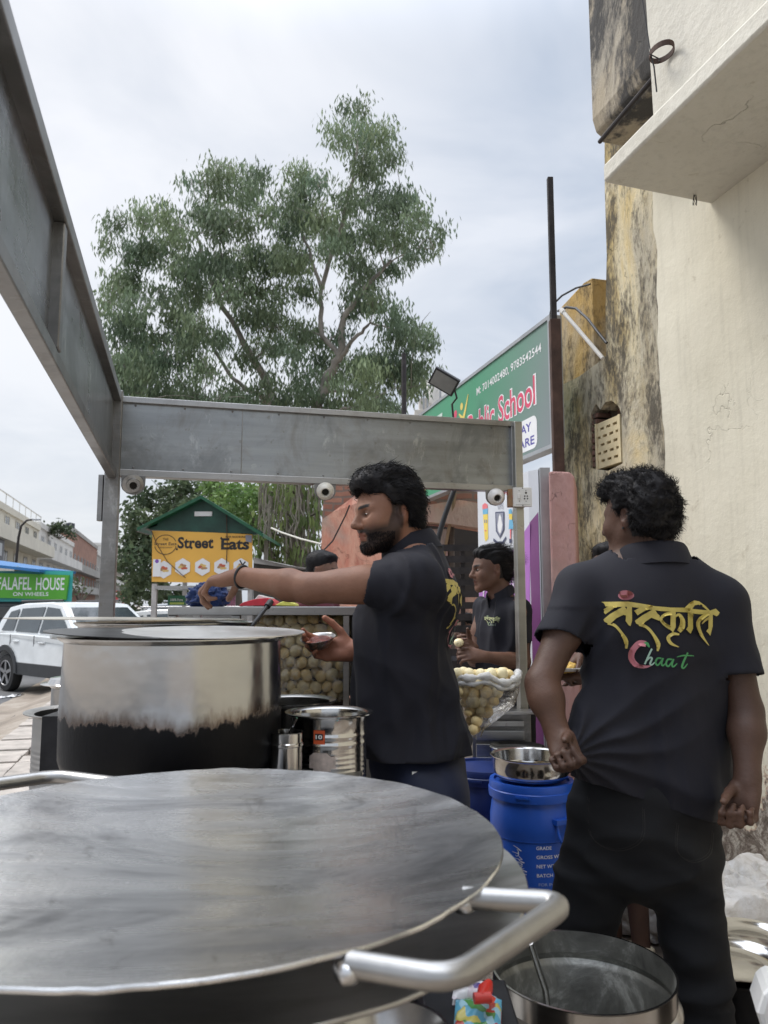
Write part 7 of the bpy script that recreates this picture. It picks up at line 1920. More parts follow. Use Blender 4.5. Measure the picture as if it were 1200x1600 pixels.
def head_colours(H, V, skin, beard=1.0, brow=1.0, hairline=.055, hairback=True, beard_col=(.026, .019, .016)):
    L_ = H.loc(V); x, y, z = L_[:, 0], L_[:, 1], L_[:, 2]; n = len(V); col = np.tile(np.array(skin), (n, 1))
    nf = NoiseF(5); nn = nf(V * 9)
    n_lo = nf(V * 3.1 + 4); col *= (1 + .09 * nn + .13 * n_lo)[:, None] * np.stack([1 + .04 * n_lo, 1 - .0 * nn, 1 - .05 * n_lo], 1)
    near = (np.abs(x) < .1) & (np.abs(y) < .14) & (z > -.14) & (z < .14)
    def blend(mask, c):
        m = np.clip(mask, 0, 1)[:, None] * near[:, None]; return col * (1 - m) + np.array(c) * m
    # warmer nose, ears, cheeks
    ss = lambda v, a, b: np.clip((v - a) / (b - a), 0, 1)
    col = blend(.35 * ss(np.abs(x), .068, .078) * ss(z, -.05, -.03), tuple(np.array(skin) * (1.25, .95, .9)))
    if beard:
        edge = .006 * nf(V * 14)
        bz = -.032 - .38 * np.clip(.062 - y, 0, .062) * -1.0        # cheek line rises towards the ear
        m = ss(bz + edge * 1.6 - z, -.006, .016) * ss(y, -.012, .004)
        m *= 1 - ss(.024 - np.abs(x), 0, .004) * ss(z, -.079, -.076) * ss(y, .07, .075) * (1 - ss(np.abs(z + .0475), .0035, .002) * 1.0)
        m = np.where((z < -.115) & (y < .05), 0, m)
        mou = ss(.008 - np.abs(z + .0485), 0, .003) * ss(.030 - np.abs(x), 0, .006) * ss(y, .075, .08)
        sb = ss(y, -.012, -.006) * ss(.024 + .4 * np.clip(.0 - z, 0, .1) - y, 0, .006) * ss(.045 - z, 0, .01) * ss(z, -.06, -.05); m = np.maximum(m, sb)
        col = blend(np.maximum(m, mou) * beard * (.9 + .1 * nn), beard_col)
    lip = ss(.020 - np.abs(x), 0, .004) * ss(.0125 - np.abs(z + .0635), 0, .003) * ss(y, .080, .084)
    col = blend(lip * .8, tuple(np.array(skin) * (.95, .62, .62)))
    bl = .017 + .12 * (np.abs(x) - .02) - 2.2 * (np.abs(x) - .028) ** 2 * 1.2
    b_ = ss(.0058 - np.abs(z - bl - .004), 0, .002) * ss(np.abs(x), .008, .011) * ss(.052 - np.abs(x), 0, .006) * ss(y, .05, .06)
    col = blend(b_ * brow, (.012, .01, .01))
    # lash line and shut of the lids
    eyd = np.sqrt(((np.abs(x) - .031) / .0165) ** 2 + ((z - .001) / .0085) ** 2)
    col = blend(ss(1.15 - eyd, 0, .2) * ss(y, .07, .074) * .55, tuple(np.array(skin) * .35))
    return col, L_
def A3(*a): return np.array(at(*a))
def ellM(f):  # columns for torso: right, forward, up
    f = nv((f[0], f[1], 0)); r = np.array([f[1], -f[0], 0.]); return r, f
def torso_cloth(F, f, pts, k=.05):
    """pts: (centre, halfwidth, halfdepth) from shoulders down"""
    r, ff = ellM(f)
    for (c0, w0, d0), (c1, w1, d1) in zip(pts[:-1], pts[1:]):
        F.cap(c0, c1, w0, w1, k, ff, (d0 + d1) / (w0 + w1))
def decal_on(dr, O, X, Y, D, obj, name, mats, parent, seglen=.007):
    return dr.project(O, X, Y, D, bvh_of(obj), name, mats, parent, seglen)
M_gold = plain('gold_print', (.50, .40, .10), .5, var=.12, scale=60); M_rose = plain('rose_print', (.42, .15, .18), .5); M_lgreen = plain('leaf_green_print', (.06, .28, .09), .5, var=.3); M_mint = plain('mint_print', (.35, .52, .42), .5)
LOGO_M = [M_gold, M_rose, M_shirt, M_lgreen, M_mint]

# ---------------------------------------------------------------- man reaching over the pots (profile)
def man_reaching():
    f = nv((-1, .04, 0)); t = thing('person', 'bearded man in a black polo shirt reaching left over the pots with outstretched arm', 'person', (at(650, 1200, 2.2).x, 2.2, 0), 'men in matching black polo shirts')
    H = Head(A3(606, 803, 2.13), (-.90, -.42, -.10), (-.06, 0, 1), .93)
    nb = A3(652, 872, 2.16); ShL = A3(648, 903, 2.02); ShR = A3(640, 900, 2.34); ElL = A3(486, 920, 2.05); WrL = A3(376, 901, 2.17)
    ElR = A3(632, 1042, 2.46); WrR = A3(552, 1017, 2.31)
    ch = A3(652, 925, 2.18); be = A3(642, 1060, 2.2); pe = A3(652, 1190, 2.2); hipz = pe.copy()
    hy, hx_ = pe[1], pe[0]
    z = lambda p, dz: np.array([p[0], p[1], dz])
    hpL, hpR = pe + np.array([.03, -.095, -.06]), pe + np.array([-.03, .095, -.06])
    knL, knR = z(hpL + [.0, -.02, 0], .50), z(hpR + [-.02, .02, 0], .50); anL, anR = z(knL + [.03, 0, 0], .08), z(knR + [.03, 0, 0], .08)
    # skin
    xs = axis_(-.62, .36, .0065, [(-.58, -.30, .0034), (-.22, .17, .0031)]); ys = axis_(1.96 - .12, 2.62, .0065, [(2.02, 2.42, .0034)])
    zs = axis_(-.02, 1.80, .0085, [(1.22, 1.80, .0032)])
    F = Field(xs, ys, zs); H.build(F); H.neck(F, nb, .058)
    rr, ff = ellM(f)
    F.cap(nb, ch, .07, .10, .05, ff, .7); F.cap(ch, be, .12, .12, .05, ff, .72); F.cap(be, pe, .12, .13, .05, ff, .8)
    for S_, g in ((ShL, 1), (ShR, -1)): F.cap(nb, S_, .045, .05, .04)
    arm(F, ShL, ElL, WrL, (.043, .039, .037, .026)); arm(F, ShR, ElR, WrR, (.049, .040, .038, .026))
    # muscle belly of the forearm and upper arm
    F.ell((ShL * .4 + ElL * .6) + [0, 0, -.006], (.09, .040, .042), None, .03)
    for hp, kn, an in ((hpL, knL, anL), (hpR, knR, anR)):
        F.cap(hp, kn, .08, .055, .03); F.cap(kn, an, .055, .038, .02); F.cap(an + [0, 0, -.03], an + [-.16, .03, -.05], .038, .032, .02)
    hand(F, WrL, (-.93, .22, -.10), (.15, .95, .22), 'L', (.62, .70, .80, 1.0), (.9, .1), 1.03, spread=.25)
    fr = hand(F, WrR, (-.97, -.12, .06), (-.05, .42, .90), 'R', (.42, .5, .55, .6), (.35, .0), 1.02, tcurl=.2)
    V, Q = F.mesh(1)
    col, L_ = head_colours(H, V, SKIN1, 1.0)
    N = vnormals(V, Q)
    # scalp under the hair
    x, y, zz = L_.T
    yb = .060 - 1.1 * np.clip(.085 - zz, -.1, .06)         # front hairline
    scalp = (zz > .02) & ((zz > .062) | (y < yb - .01)) & (y < .075) | ((y < -.03) & (zz > -.05)) 
    scalp &= (np.abs(x) < .12) & (y > -.14) & (zz < .15)
    col[scalp] = (.014, .012, .012)
    palm = np.zeros(len(V), bool)
    for W_, fr_ in ((WrR, fr),):
        d, t_, n_ = fr_; rel = V - W_; m = (np.linalg.norm(rel, axis=1) < .23) & (rel @ d > .0) & (N @ n_ > .15) ; palm |= m
    col[palm] = np.array(SKIN1) * (1.75, 1.5, 1.45)
    body = arr_mesh('body', V, Q, M_skin, t, True, None, col)
    H.eyes(body, t, .0036)
    # hair: swept-back wavy mass, long at the nape
    Fh = Field(axis_(-.22, .22, .0042), axis_(1.96, 2.34, .0042), axis_(1.38, 1.86, .0042))
    e = lambda c, r, k=.03: Fh.ell(H.P(*c), np.array(r) * H.s, H.M, k)
    e((0, -.014, .055), (.084, .094, .078)); e((0, .045, .098), (.062, .048, .036)); e((0, .078, .092), (.050, .028, .032), .02); e((0, -.066, .03), (.074, .048, .078)); e((0, -.070, -.030), (.056, .034, .048)); e((0, -.01, .112), (.062, .080, .030)); e((0, -.084, -.052), (.045, .024, .024))
    for g in (-1, 1): e((g * .071, -.040, .018), (.020, .050, .050)); e((g * .073, .012, .042), (.014, .022, .038), .02)
    Fh.ell(H.P(0, .098, .012), np.array((.062, .052, .058)) * H.s, H.M, .012, 'sub')
    for g in (-1, 1): Fh.ell(H.P(g * .085, -.004, -.012), np.array((.030, .026, .036)) * H.s, H.M, .01, 'sub'); Fh.ell(H.P(g * .06, .055, .0), np.array((.035, .045, .055)) * H.s, H.M, .012, 'sub')
    HV, HQ = Fh.mesh(1); HN = vnormals(HV, HQ); nf = NoiseF(3); LL = H.loc(HV)
    fl = nf(HV * np.array([14, 14, 14])) * .004 + nf(HV * 34) * .0022
    HV = HV + HN * fl[:, None]
    hb = arr_mesh('hair', HV, HQ, M_hair, body, True)
    hp_ = H.P
    def flow(P): 
        L = H.loc(P); back = np.tile(-H.f, (len(P), 1)) * 1.0; down = np.tile(-H.u, (len(P), 1))
        wgt = np.clip((-L[:, 1] + .0) / .08, 0, 1)[:, None]; sw = .35 * nf(P * 10)[:, None] * H.u
        return back * (1 - wgt * .8) + down * wgt * .9 + sw
    strands('hair_strands', HV, HN, 5200, lambda P: (.026 + .012 * np.clip(nf(P * 12), -1, 1)) * np.clip(1.1 + H.loc(P)[:, 1] * 6, .45, 1.2), flow, hb, M_hair, .0009, 6, 3, .004, 90, .30, .15, .22, droot=.004)
    # beard fuzz along the jaw
    LLs = H.loc(V); bm_ = (LLs[:, 2] < -.055) & (LLs[:, 2] > -.125) & (LLs[:, 1] > .015) & (LLs[:, 1] < .1) & (np.abs(LLs[:, 0]) < .08) & ((np.abs(LLs[:, 0]) > .026) | (LLs[:, 2] < -.083))
    strands('beard', V, N, 4200, .006, lambda P: np.tile(-H.u * .8 + H.f * .2, (len(P), 1)), body, M_hair, .00055, 3, 5, .001, 80, .5, .2, .4, mask=bm_, droot=.0005)
    # shirt
    h = .0062
    Fs = Field(axis_(-.30, .34, h), axis_(1.84, 2.62, h), axis_(.84, 1.66, h))
    nbc = nb + np.array([.0, 0, .012])
    torso_cloth(Fs, f, [(ch + np.array([-.01, 0, -.01]), .165, .110), (A3(627, 1000, 2.19), .168, .122), (A3(632, 1080, 2.2), .170, .138), (A3(650, 1180, 2.2), .178, .150), (A3(656, 1300, 2.2), .180, .152)], .05)
    Fs.cap(nbc, ch, .062, .13, .06, ff, .8); Fs.cap(nbc, ShL, .045, .062, .05); Fs.cap(nbc, ShR, .045, .062, .05)
    Fs.cap(ShL + [.02, 0, -.04], ShL + (ElL - ShL) * .30 + [.01, 0, -.022], .055, .050, .04)
    cL = sleeve(Fs, ShL, ShL + (ElL - ShL) * .44, .058, .060, .04, nv(ElL - ShL) + np.array([0, 0, .22])); cR = sleeve(Fs, ShR, ShR + (ElR - ShR) * .62, .068, .066)
    SV, SQ = Fs.mesh(2)
    n1, n2, n3 = NoiseF(21), NoiseF(22), NoiseF(23)
    def fold(P):
        low = np.clip((1.25 - P[:, 2]) / .3, 0, 1)
        a = np.abs(n1(P @ np.array([[3.2, 0, 0], [0, 3.2, 0], [1.2, 1.0, 1.6]]).T)) ; b = n2(P * np.array([7, 7, 3.0])); c = n3(P @ np.array([[6, 0, 3], [0, 6, 0], [2, 0, 2.2]]).T)
        arm_ = np.exp(-np.linalg.norm((P - (ShL + [.02, 0, -.07])) / .12, axis=1) ** 2)
        return np.maximum(-.024 * a * (.4 + .6 * low) + .006 * b + .012 * c * (.5 + arm_) - .006 * np.abs(n3(P * np.array([9, 9, 5.]))), -.006 - .014 * np.clip((1.36 - P[:, 2]) / .1, 0, 1)) + ridge(n1, P @ np.array([[2.2, 0, 1.4], [0, 2.2, 0], [1.5, 1.0, 2.6]]).T, .012) * (.35 + .65 * low) + ridge(n2, P @ np.array([[3, 1, -2], [0, 3, 1], [1, 0, 1.6]]).T, .009)
    cuts = [lambda bm: bmesh.ops.bisect_plane(bm, geom=bm.verts[:] + bm.edges[:] + bm.faces[:], plane_co=at(650, 1172, 2.2), plane_no=(0.02, 0, -1), clear_outer=True),
            cL, cR,
            lambda bm: bmesh.ops.bisect_plane(bm, geom=(lambda fs: list({v for q in fs for v in q.verts} | {e for q in fs for e in q.edges}) + fs)([q for q in bm.faces if (q.calc_center_median() - Vector(nb)).length < .11]), plane_co=Vector(nb) + Vector((-.02, 0, .020)), plane_no=(-.3, 0, 1), clear_outer=True)]
    sh = cloth('shirt', SV, SQ, cuts, M_shirt, t, .003, fold)
    collar('collar', nb + np.array([-.022, 0, .026]), (-.30, 0, 1), f, .068, .070, M_shirt, sh, .036, .16, .055)
    # printed logo on his back
    d = brand_logo(); c0 = A3(700, 935, 2.2); bx_ = -f; X = np.cross((0, 0, 1), bx_); sc_ = .34 / 1030
    c0 = (ch + be) / 2 + np.array([0, 0, .09]); O = c0 + bx_ * .35 - X * (600 * sc_) + np.array([0, 0, 350 * sc_])
    decal_on(d, O, X * sc_, np.array([0, 0, -sc_]), -bx_, sh, 'back_print', LOGO_M, sh)
    # trousers
    Ft = Field(axis_(-.25, .40, .009), axis_(1.92, 2.50, .009), axis_(.04, 1.06, .010))
    Ft.cap(A3(652, 1150, 2.2), pe, .145, .160, .04, ff, .86)
    for hp, kn, an in ((hpL, knL, anL), (hpR, knR, anR)): Ft.cap(hp, kn, .105, .085, .03); Ft.cap(kn, an + [0, 0, .04], .085, .065, .03)
    TV, TQ = Ft.mesh(2)
    tr = cloth('trousers', TV, TQ, [lambda bm: bmesh.ops.bisect_plane(bm, geom=bm.verts[:] + bm.edges[:] + bm.faces[:], plane_co=(0, 0, .09), plane_no=(0, 0, -1), clear_outer=True), lambda bm: bmesh.ops.bisect_plane(bm, geom=bm.verts[:] + bm.edges[:] + bm.faces[:], plane_co=(0, 0, float(pe[2]) + .09), plane_no=(0, 0, 1), clear_outer=True)], M_navy_tr, t, .003, lambda P: -.012 * np.abs(n1(P * np.array([4, 4, 3]))) + .004 * n2(P * 6))
    q = MB(); c = at(648, 1211, 2.03); q.box(c, (.014, .003, .017)); q.build('badge', M_wht, tr)
    # wrist band
    q = MB(); dW = Vector(WrL - ElL).normalized(); X_ = dW.orthogonal().normalized(); Y_ = dW.cross(X_); cW = Vector(WrL) - dW * .006
    q.tube([cW + X_ * (.0305 * math.cos(a)) + Y_ * (.0305 * math.sin(a)) for a in [2 * math.pi * k / 30 for k in range(30)]], .0042, 8, closed=True)
    kz = cW + Vector((0, 0, .033)); q.tube([kz, kz + Vector((-.008, 0, .014))], .002, 5); q.tube([kz, kz + Vector((.008, 0, .010))], .002, 5)
    q.build('wrist_band', M_black, t, smooth=60)
    return H, WrL, WrR, fr
H1, WL1, WR1, fr1 = man_reaching()
# foil bowl of chutney in the far hand
c = at(492, 1016, 2.27); c = Vector(WR1 + fr1[0] * .105 + fr1[2] * .038 + fr1[1] * .012)
t = thing('foil_bowl', 'small silver paper bowl of red chutney held by the reaching man', 'bowl', c)
AX = tiltax(14, -6)
q = MB(); q.lathe(c + Vector((0, 0, -.022)), [(.0001, 0), (.026, 0), (.044, .022), (.050, .030), (.052, .031), (.050, .028), (.043, .020), (.0001, .016)], 40, AX, wob=.03); q.build('bowl', steel('crumpled_foil', .5, .3, .4, (1, 1, 1), 20, dents=.8), t, smooth=60)
q = MB(); q.lathe(c + Vector((0, 0, .000)), [(.0001, .012), (.015, .010), (.03, .006), (.041, .001), (.0001, -.004)], 30, AX, wob=.05); q.build('chutney', plain('red_chutney', (.14, .02, .008), .25, var=.6, scale=60, bmp=.8), t, smooth=60)
# blue cloth under the fingers
def cloth_lump(name, c, r, mat, label, seed):
    bm = bmesh.new(); bmesh.ops.create_icosphere(bm, subdivisions=5, radius=1)
    for v in bm.verts:
        q = v.co.normalized(); w_ = q * 2 + Vector((seed, 0, 0)); n_ = abs(mnoise.noise(w_)) + .5 * abs(mnoise.noise(w_ * 2.1)) + .3 * mnoise.noise(w_ * 4)
        p = Vector((q.x * r[0], q.y * r[1], q.z * r[2])) * (1.15 - .5 * n_); v.co = Vector(c) + p
        if v.co.z < c[2] - r[2] * .7: v.co.z = c[2] - r[2] * .7
    me = bpy.data.meshes.new(name); bm.to_mesh(me); bm.free(); me.materials.append(mat); me.shade_smooth(); o = bpy.data.objects.new(name, me); put(o); tag(o, *label); return o
M_bcloth = cloth_mat('blue_cloth', (.012, .03, .11), .8, .2)
c = at(322, 925, 2.79); zc_ = at(300, 948, YC).z
cloth_lump('blue_cloth', (c.x, 2.82, zc_ + .035), (.075, .06, .05), M_bcloth, ('crumpled dark blue cloth on the counter under the reaching hand', 'cloth'), 2.2)

# ---------------------------------------------------------------- man seen from behind
def man_back():
    f = nv((-.16, .985, 0)); t = thing('person', 'man seen from behind with a gold printed word on his black polo shirt', 'person', (.69, 2.02, 0), 'men in matching black polo shirts')
    H = Head(A3(997, 810, 2.0), (-.62, .78, -.04), (.04, 0, 1), .91)
    nb = A3(1018, 880, 2.0); ShL = A3(907, 925, 2.0); ShR = A3(1128, 941, 1.97)
    ElL = A3(846, 1068, 1.90); WrL = A3(872, 1150, 1.84); ElR = A3(1166, 1112, 1.93); WrR = A3(1168, 1222, 1.86)
    ch = A3(1018, 950, 2.0); be = A3(1022, 1090, 2.0); pe = A3(1010, 1235, 2.02)
    hpL, hpR = pe + np.array([-.095, -.01, -.06]), pe + np.array([.075, .0, -.06])
    knL, knR = np.array([.485, 2.10, .47]), np.array([.775, 2.02, .46]); anL, anR = np.array([.44, 2.20, .08]), np.array([.80, 1.98, .08])
    xs = axis_(.28, 1.12, .0065, [(.40, .56, .0036), (.88, 1.05, .0036)]); ys = axis_(1.68, 2.34, .0065, [(1.76, 1.98, .0036)]); zs = axis_(-.02, 1.76, .009, [(.74, 1.02, .0036), (1.38, 1.70, .004)])
    F = Field(xs, ys, zs); H.build(F); H.neck(F, nb, .056); rr, ff = ellM(f)
    F.cap(nb, ch, .07, .11, .05, ff, .7); F.cap(ch, be, .14, .12, .05, ff, .7); F.cap(be, pe, .12, .13, .05, ff, .8)
    for S_ in (ShL, ShR): F.cap(nb, S_, .042, .05, .04)
    arm(F, ShL, ElL, WrL, (.045, .037, .036, .024)); arm(F, ShR, ElR, WrR, (.045, .038, .037, .025))
    for hp, kn, an in ((hpL, knL, anL), (hpR, knR, anR)):
        F.cap(hp, kn, .08, .055, .03); F.cap(kn, an, .055, .038, .02); F.cap(an + [0, 0, -.03], an + [-.01, .17, -.05], .036, .032, .02)
    hand(F, WrL, nv(A3(886, 1180, 1.80) - WrL), (.80, -.35, .45), 'L', (1.2, 1.25, 1.3, 1.3), (1.0, 2.0), .98, tcurl=1.0)
    hand(F, WrR, nv(A3(1156, 1290, 1.84) - WrR), (-.75, .62, .1), 'R', (1.15, 1.2, 1.25, 1.3), (1.2, 2.4), .98, tcurl=1.3)
    V, Q = F.mesh(1); col, L_ = head_colours(H, V, SKIN3, 0, 1)
    x, y, zz = L_.T; scalp = ((zz > .02) & (y < .06) & ((np.abs(x) < .05) | (y < .0))) | ((y < -.02) & (zz > -.06)); scalp &= (np.abs(x) < .12) & (y > -.14) & (zz < .15); col[scalp] = (.012, .011, .011)
    body = arr_mesh('body', V, Q, M_skin, t, True, None, col); H.eyes(body, t)
    q = MB(); c = Vector(H.P(-.082, -.004, -.036)); q.lathe(c, [(.0001, -.003), (.003, -.002), (.003, .002), (.0001, .003)], 10); q.build('ear_stud', M_black, body)
    Fh = Field(axis_(.46, .84, .0045), axis_(1.82, 2.2, .0045), axis_(1.36, 1.80, .0045))
    e = lambda c, r, k=.03: Fh.ell(H.P(*c), np.array(r) * H.s, H.M, k)
    e((0, -.016, .056), (.082, .094, .084)); e((0, .05, .096), (.07, .05, .04)); e((0, -.06, .02), (.074, .052, .076)); e((0, -.058, -.035), (.062, .038, .035)); e((0, .09, .085), (.045, .022, .025), .02)
    for g in (-1, 1): e((g * .074, -.045, .012), (.018, .045, .055)); e((g * .075, .010, .045), (.014, .02, .03), .02)
    Fh.ell(H.P(0, .098, .010), np.array((.062, .05, .056)) * H.s, H.M, .012, 'sub')
    for g in (-1, 1): Fh.ell(H.P(g * .088, -.006, -.012), np.array((.028, .026, .036)) * H.s, H.M, .01, 'sub'); Fh.ell(H.P(g * .06, .055, .0), np.array((.035, .042, .055)) * H.s, H.M, .012, 'sub')
    HV, HQ = Fh.mesh(1); HN = vnormals(HV, HQ); nf = NoiseF(9); HV = HV + HN * (nf(HV * 22) * .006 + nf(HV * 45) * .003)[:, None]
    hb = arr_mesh('hair', HV, HQ, M_hair, body, True)
    def flow(P): L = H.loc(P); return -H.u * .7 * np.clip(.04 - L[:, 2], -.3, 1)[:, None] * 8 + np.stack([nf(P * 16), nf(P * 16 + 5), nf(P * 16 + 9)], 1) * .9
    strands('curly_hair', HV, HN, 6500, lambda P: .014 + .008 * np.clip(nf(P * 15), -1, 1), flow, hb, M_hair, .0009, 6, 4, .005, 230, .42, .15, .3, droot=.003)
    # shirt
    h = .0062; Fs = Field(axis_(.28, 1.12, h), axis_(1.70, 2.32, h), axis_(.72, 1.58, h))
    torso_cloth(Fs, f, [(ch, .168, .115), (A3(1020, 1020, 2.0), .170, .122), (A3(1022, 1110, 2.0), .172, .128), (A3(1020, 1200, 2.01), .178, .135), (A3(1015, 1330, 2.02), .182, .14)], .05)
    Fs.cap(nb + [0, 0, -.02], ch, .065, .13, .06, ff, .75); Fs.cap(nb + [0, 0, -.02], ShL, .045, .058, .06); Fs.cap(nb + [0, 0, -.02], ShR, .045, .058, .06)
    cL = sleeve(Fs, ShL, ShL + (ElL - ShL) * .56, .061, .064, .035, nv(ElL - ShL) + np.array([.18, 0, 0])); cR = sleeve(Fs, ShR, ShR + (ElR - ShR) * .68, .060, .064, .035, nv(ElR - ShR) + np.array([-.1, 0, 0]))
    # hem pulled aside by the left hand
    pull = A3(889, 1176, 1.82); Fs.cap(A3(935, 1150, 1.92), pull, .085, .022, .09, (0, 1, 0), .45)
    Fs.cap(A3(950, 1225, 1.95), pull + [0.02, 0, -.03], .07, .02, .07, (0, 1, 0), .5)
    SV, SQ = Fs.mesh(2); n1, n2, n3 = NoiseF(31), NoiseF(32), NoiseF(33)
    dirp = nv(pull - A3(1060, 1060, 2.0))
    def fold(P):
        rel = P - pull; dist = np.linalg.norm(rel, axis=1)
        ang = np.arctan2(rel[:, 2], rel[:, 0]); m = np.clip(1 - dist / .42, 0, 1) * (rel[:, 2] < .33)
        rad = np.abs(np.sin(ang * 9 + 1.5 * n1(P * 3))) * m
        low = np.clip((1.30 - P[:, 2]) / .3, 0, 1); arm_ = np.exp(-np.linalg.norm((P - (ShL + [.05, 0, -.12])) / .1, axis=1) ** 2) + np.exp(-np.linalg.norm((P - (ShR + [-.03, 0, -.14])) / .1, axis=1) ** 2)
        return ridge(n3, P @ np.array([[2.4, 0, 1.2], [0, 2, 0], [-1.2, 0, 1.5]]).T, .011) * (.3 + .7 * low) + ridge(n1, P * np.array([3.2, 3, .9]), .009) * low + ridge(n2, P @ np.array([[4, 0, -3], [0, 3, 0], [2, 0, 3.]]).T, .009) * arm_ -.018 * rad + .008 * n2(P * np.array([6.5, 5, 2.0])) * (.35 + low) + .010 * n3(P @ np.array([[7, 0, 4], [0, 5, 0], [-3, 0, 4.]]).T) * (.25 + arm_) - .014 * np.abs(n1(P * np.array([4, 4, 1.1]))) * low
    # slanting hem: low at the right, lifted to the pulled corner at the left
    hA, hB = at(905, 1213, 1.9), at(1128, 1290, 1.9); hv = Vector((hB.x - hA.x, 0, hB.z - hA.z)); hn = Vector((hv.z, 0.0, -hv.x)); hn.normalize()
    if hn.z > 0: hn = -hn
    allg = lambda bm: bm.verts[:] + bm.edges[:] + bm.faces[:]
    cuts = [lambda bm: bmesh.ops.bisect_plane(bm, geom=allg(bm), plane_co=hA, plane_no=hn, clear_outer=True),
            cL, cR,
            lambda bm: bmesh.ops.bisect_plane(bm, geom=(lambda fs: list({v for q in fs for v in q.verts} | {e for q in fs for e in q.edges}) + fs)([q for q in bm.faces if (q.calc_center_median() - Vector(nb)).length < .11]), plane_co=Vector(nb) + Vector((0, 0, .002)), plane_no=(0, .1, 1), clear_outer=True)]
    sh = cloth('shirt', SV, SQ, cuts, M_shirt, t, .003, fold)
    collar('collar', nb + np.array([0, .0, .002]), (-.03, .18, 1), f, .084, .075, M_shirt, sh, .036, .2, .06)
    for S_, E_, t1 in ((ShL, ElL, .56), (ShR, ElR, .64)):
        pass
    # printed words: sketch units 1200 x 818 cover 220 x 150 photo pixels
    d = brand_logo(); Yp_ = 1.86; O = at(920, 910, Yp_); ux = (at(921, 910, Yp_) - O) / 5.4545; uy = (at(920, 911, Yp_) - O) / 5.4545; uy.y = 0
    D_ = Vector((.302, 1, .01)).normalized(); D_ = (at(1030, 985, Yp_) - Vector((0, 0, EYE))).normalized()
    decal_on(d, O - D_ * 0, ux, uy, D_, sh, 'back_print', LOGO_M, sh)
    # jeans
    Ft = Field(axis_(.34, 1.05, .009), axis_(1.76, 2.36, .009), axis_(.04, 1.02, .009))
    Ft.cap(A3(1018, 1200, 2.02), pe, .150, .172, .04, ff, .78); Ft.cap(pe, pe + [0, 0, -.12], .168, .15, .05, ff, .8)
    Ft.cap(hpL, knL, .108, .082, .04); Ft.cap(knL, anL + [0, 0, .05], .080, .066, .03); Ft.cap(hpR, knR, .104, .076, .04); Ft.cap(knR, anR + [0, 0, .05], .075, .064, .03)
    TV, TQ = Ft.mesh(2); n4 = NoiseF(35)
    def jf(P):
        knee = np.exp(-((P[:, 2] - .42) / .12) ** 2); seat = np.exp(-((P[:, 2] - .72) / .10) ** 2)
        return ridge(n1, P @ np.array([[2.5, 0, 2.5], [0, 2, 0], [-2, 0, 3.5]]).T, .009) * (.4 + seat) + ridge(n2, P * np.array([1.6, 1.6, 7]), .012) * (knee + .15) - .014 * np.abs(n4(P * np.array([2.5, 2.5, 9]))) * (knee + .2) - .016 * np.abs(n2(P @ np.array([[3, 0, 5], [0, 3, 0], [2, 0, 3.]]).T)) * (seat + .25) + .003 * n1(P * 7)
    jn = cloth('jeans', TV, TQ, [lambda bm: bmesh.ops.bisect_plane(bm, geom=allg(bm), plane_co=(0, 0, .1), plane_no=(0, 0, -1), clear_outer=True), lambda bm: bmesh.ops.bisect_plane(bm, geom=allg(bm), plane_co=(0, 0, float(pe[2]) + .07), plane_no=(0, 0, 1), clear_outer=True)], M_jeans, t, .003, jf)
    # back pockets as stitched outlines
    bv = bvh_of(jn); M_st_ = plain('jeans_stitching', (.022, .021, .020), .8)
    for P_ in ([(915, 1236), (918, 1305), (960, 1330), (1003, 1312), (1006, 1262)], [(1062, 1288), (1060, 1330), (1085, 1348), (1116, 1335), (1122, 1300)]):
        d = Draw(); O = at(900, 1200, 1.8); ux = at(901, 1200, 1.8) - O; uy = at(900, 1201, 1.8) - O; uy.y = 0
        d.strk([(x - 900, y - 1200) for x, y in P_], 1.3, 0, 4); d.strk([(x - 903, y - 1203) for x, y in P_], .8, 0, 4)
        d.project(O, ux, uy, (at(1000, 1300, 1.8) - Vector((0, 0, EYE))), bv, 'pocket_stitching', [M_st_], jn, .012, .0008)
    # sandals
    for an in (anL, anR):
        q = MB(); q.box((an[0], an[1] + .06, .012), (.10, .27, .024)); q.build('sandal', M_black, t, bevel=.01)
man_back()

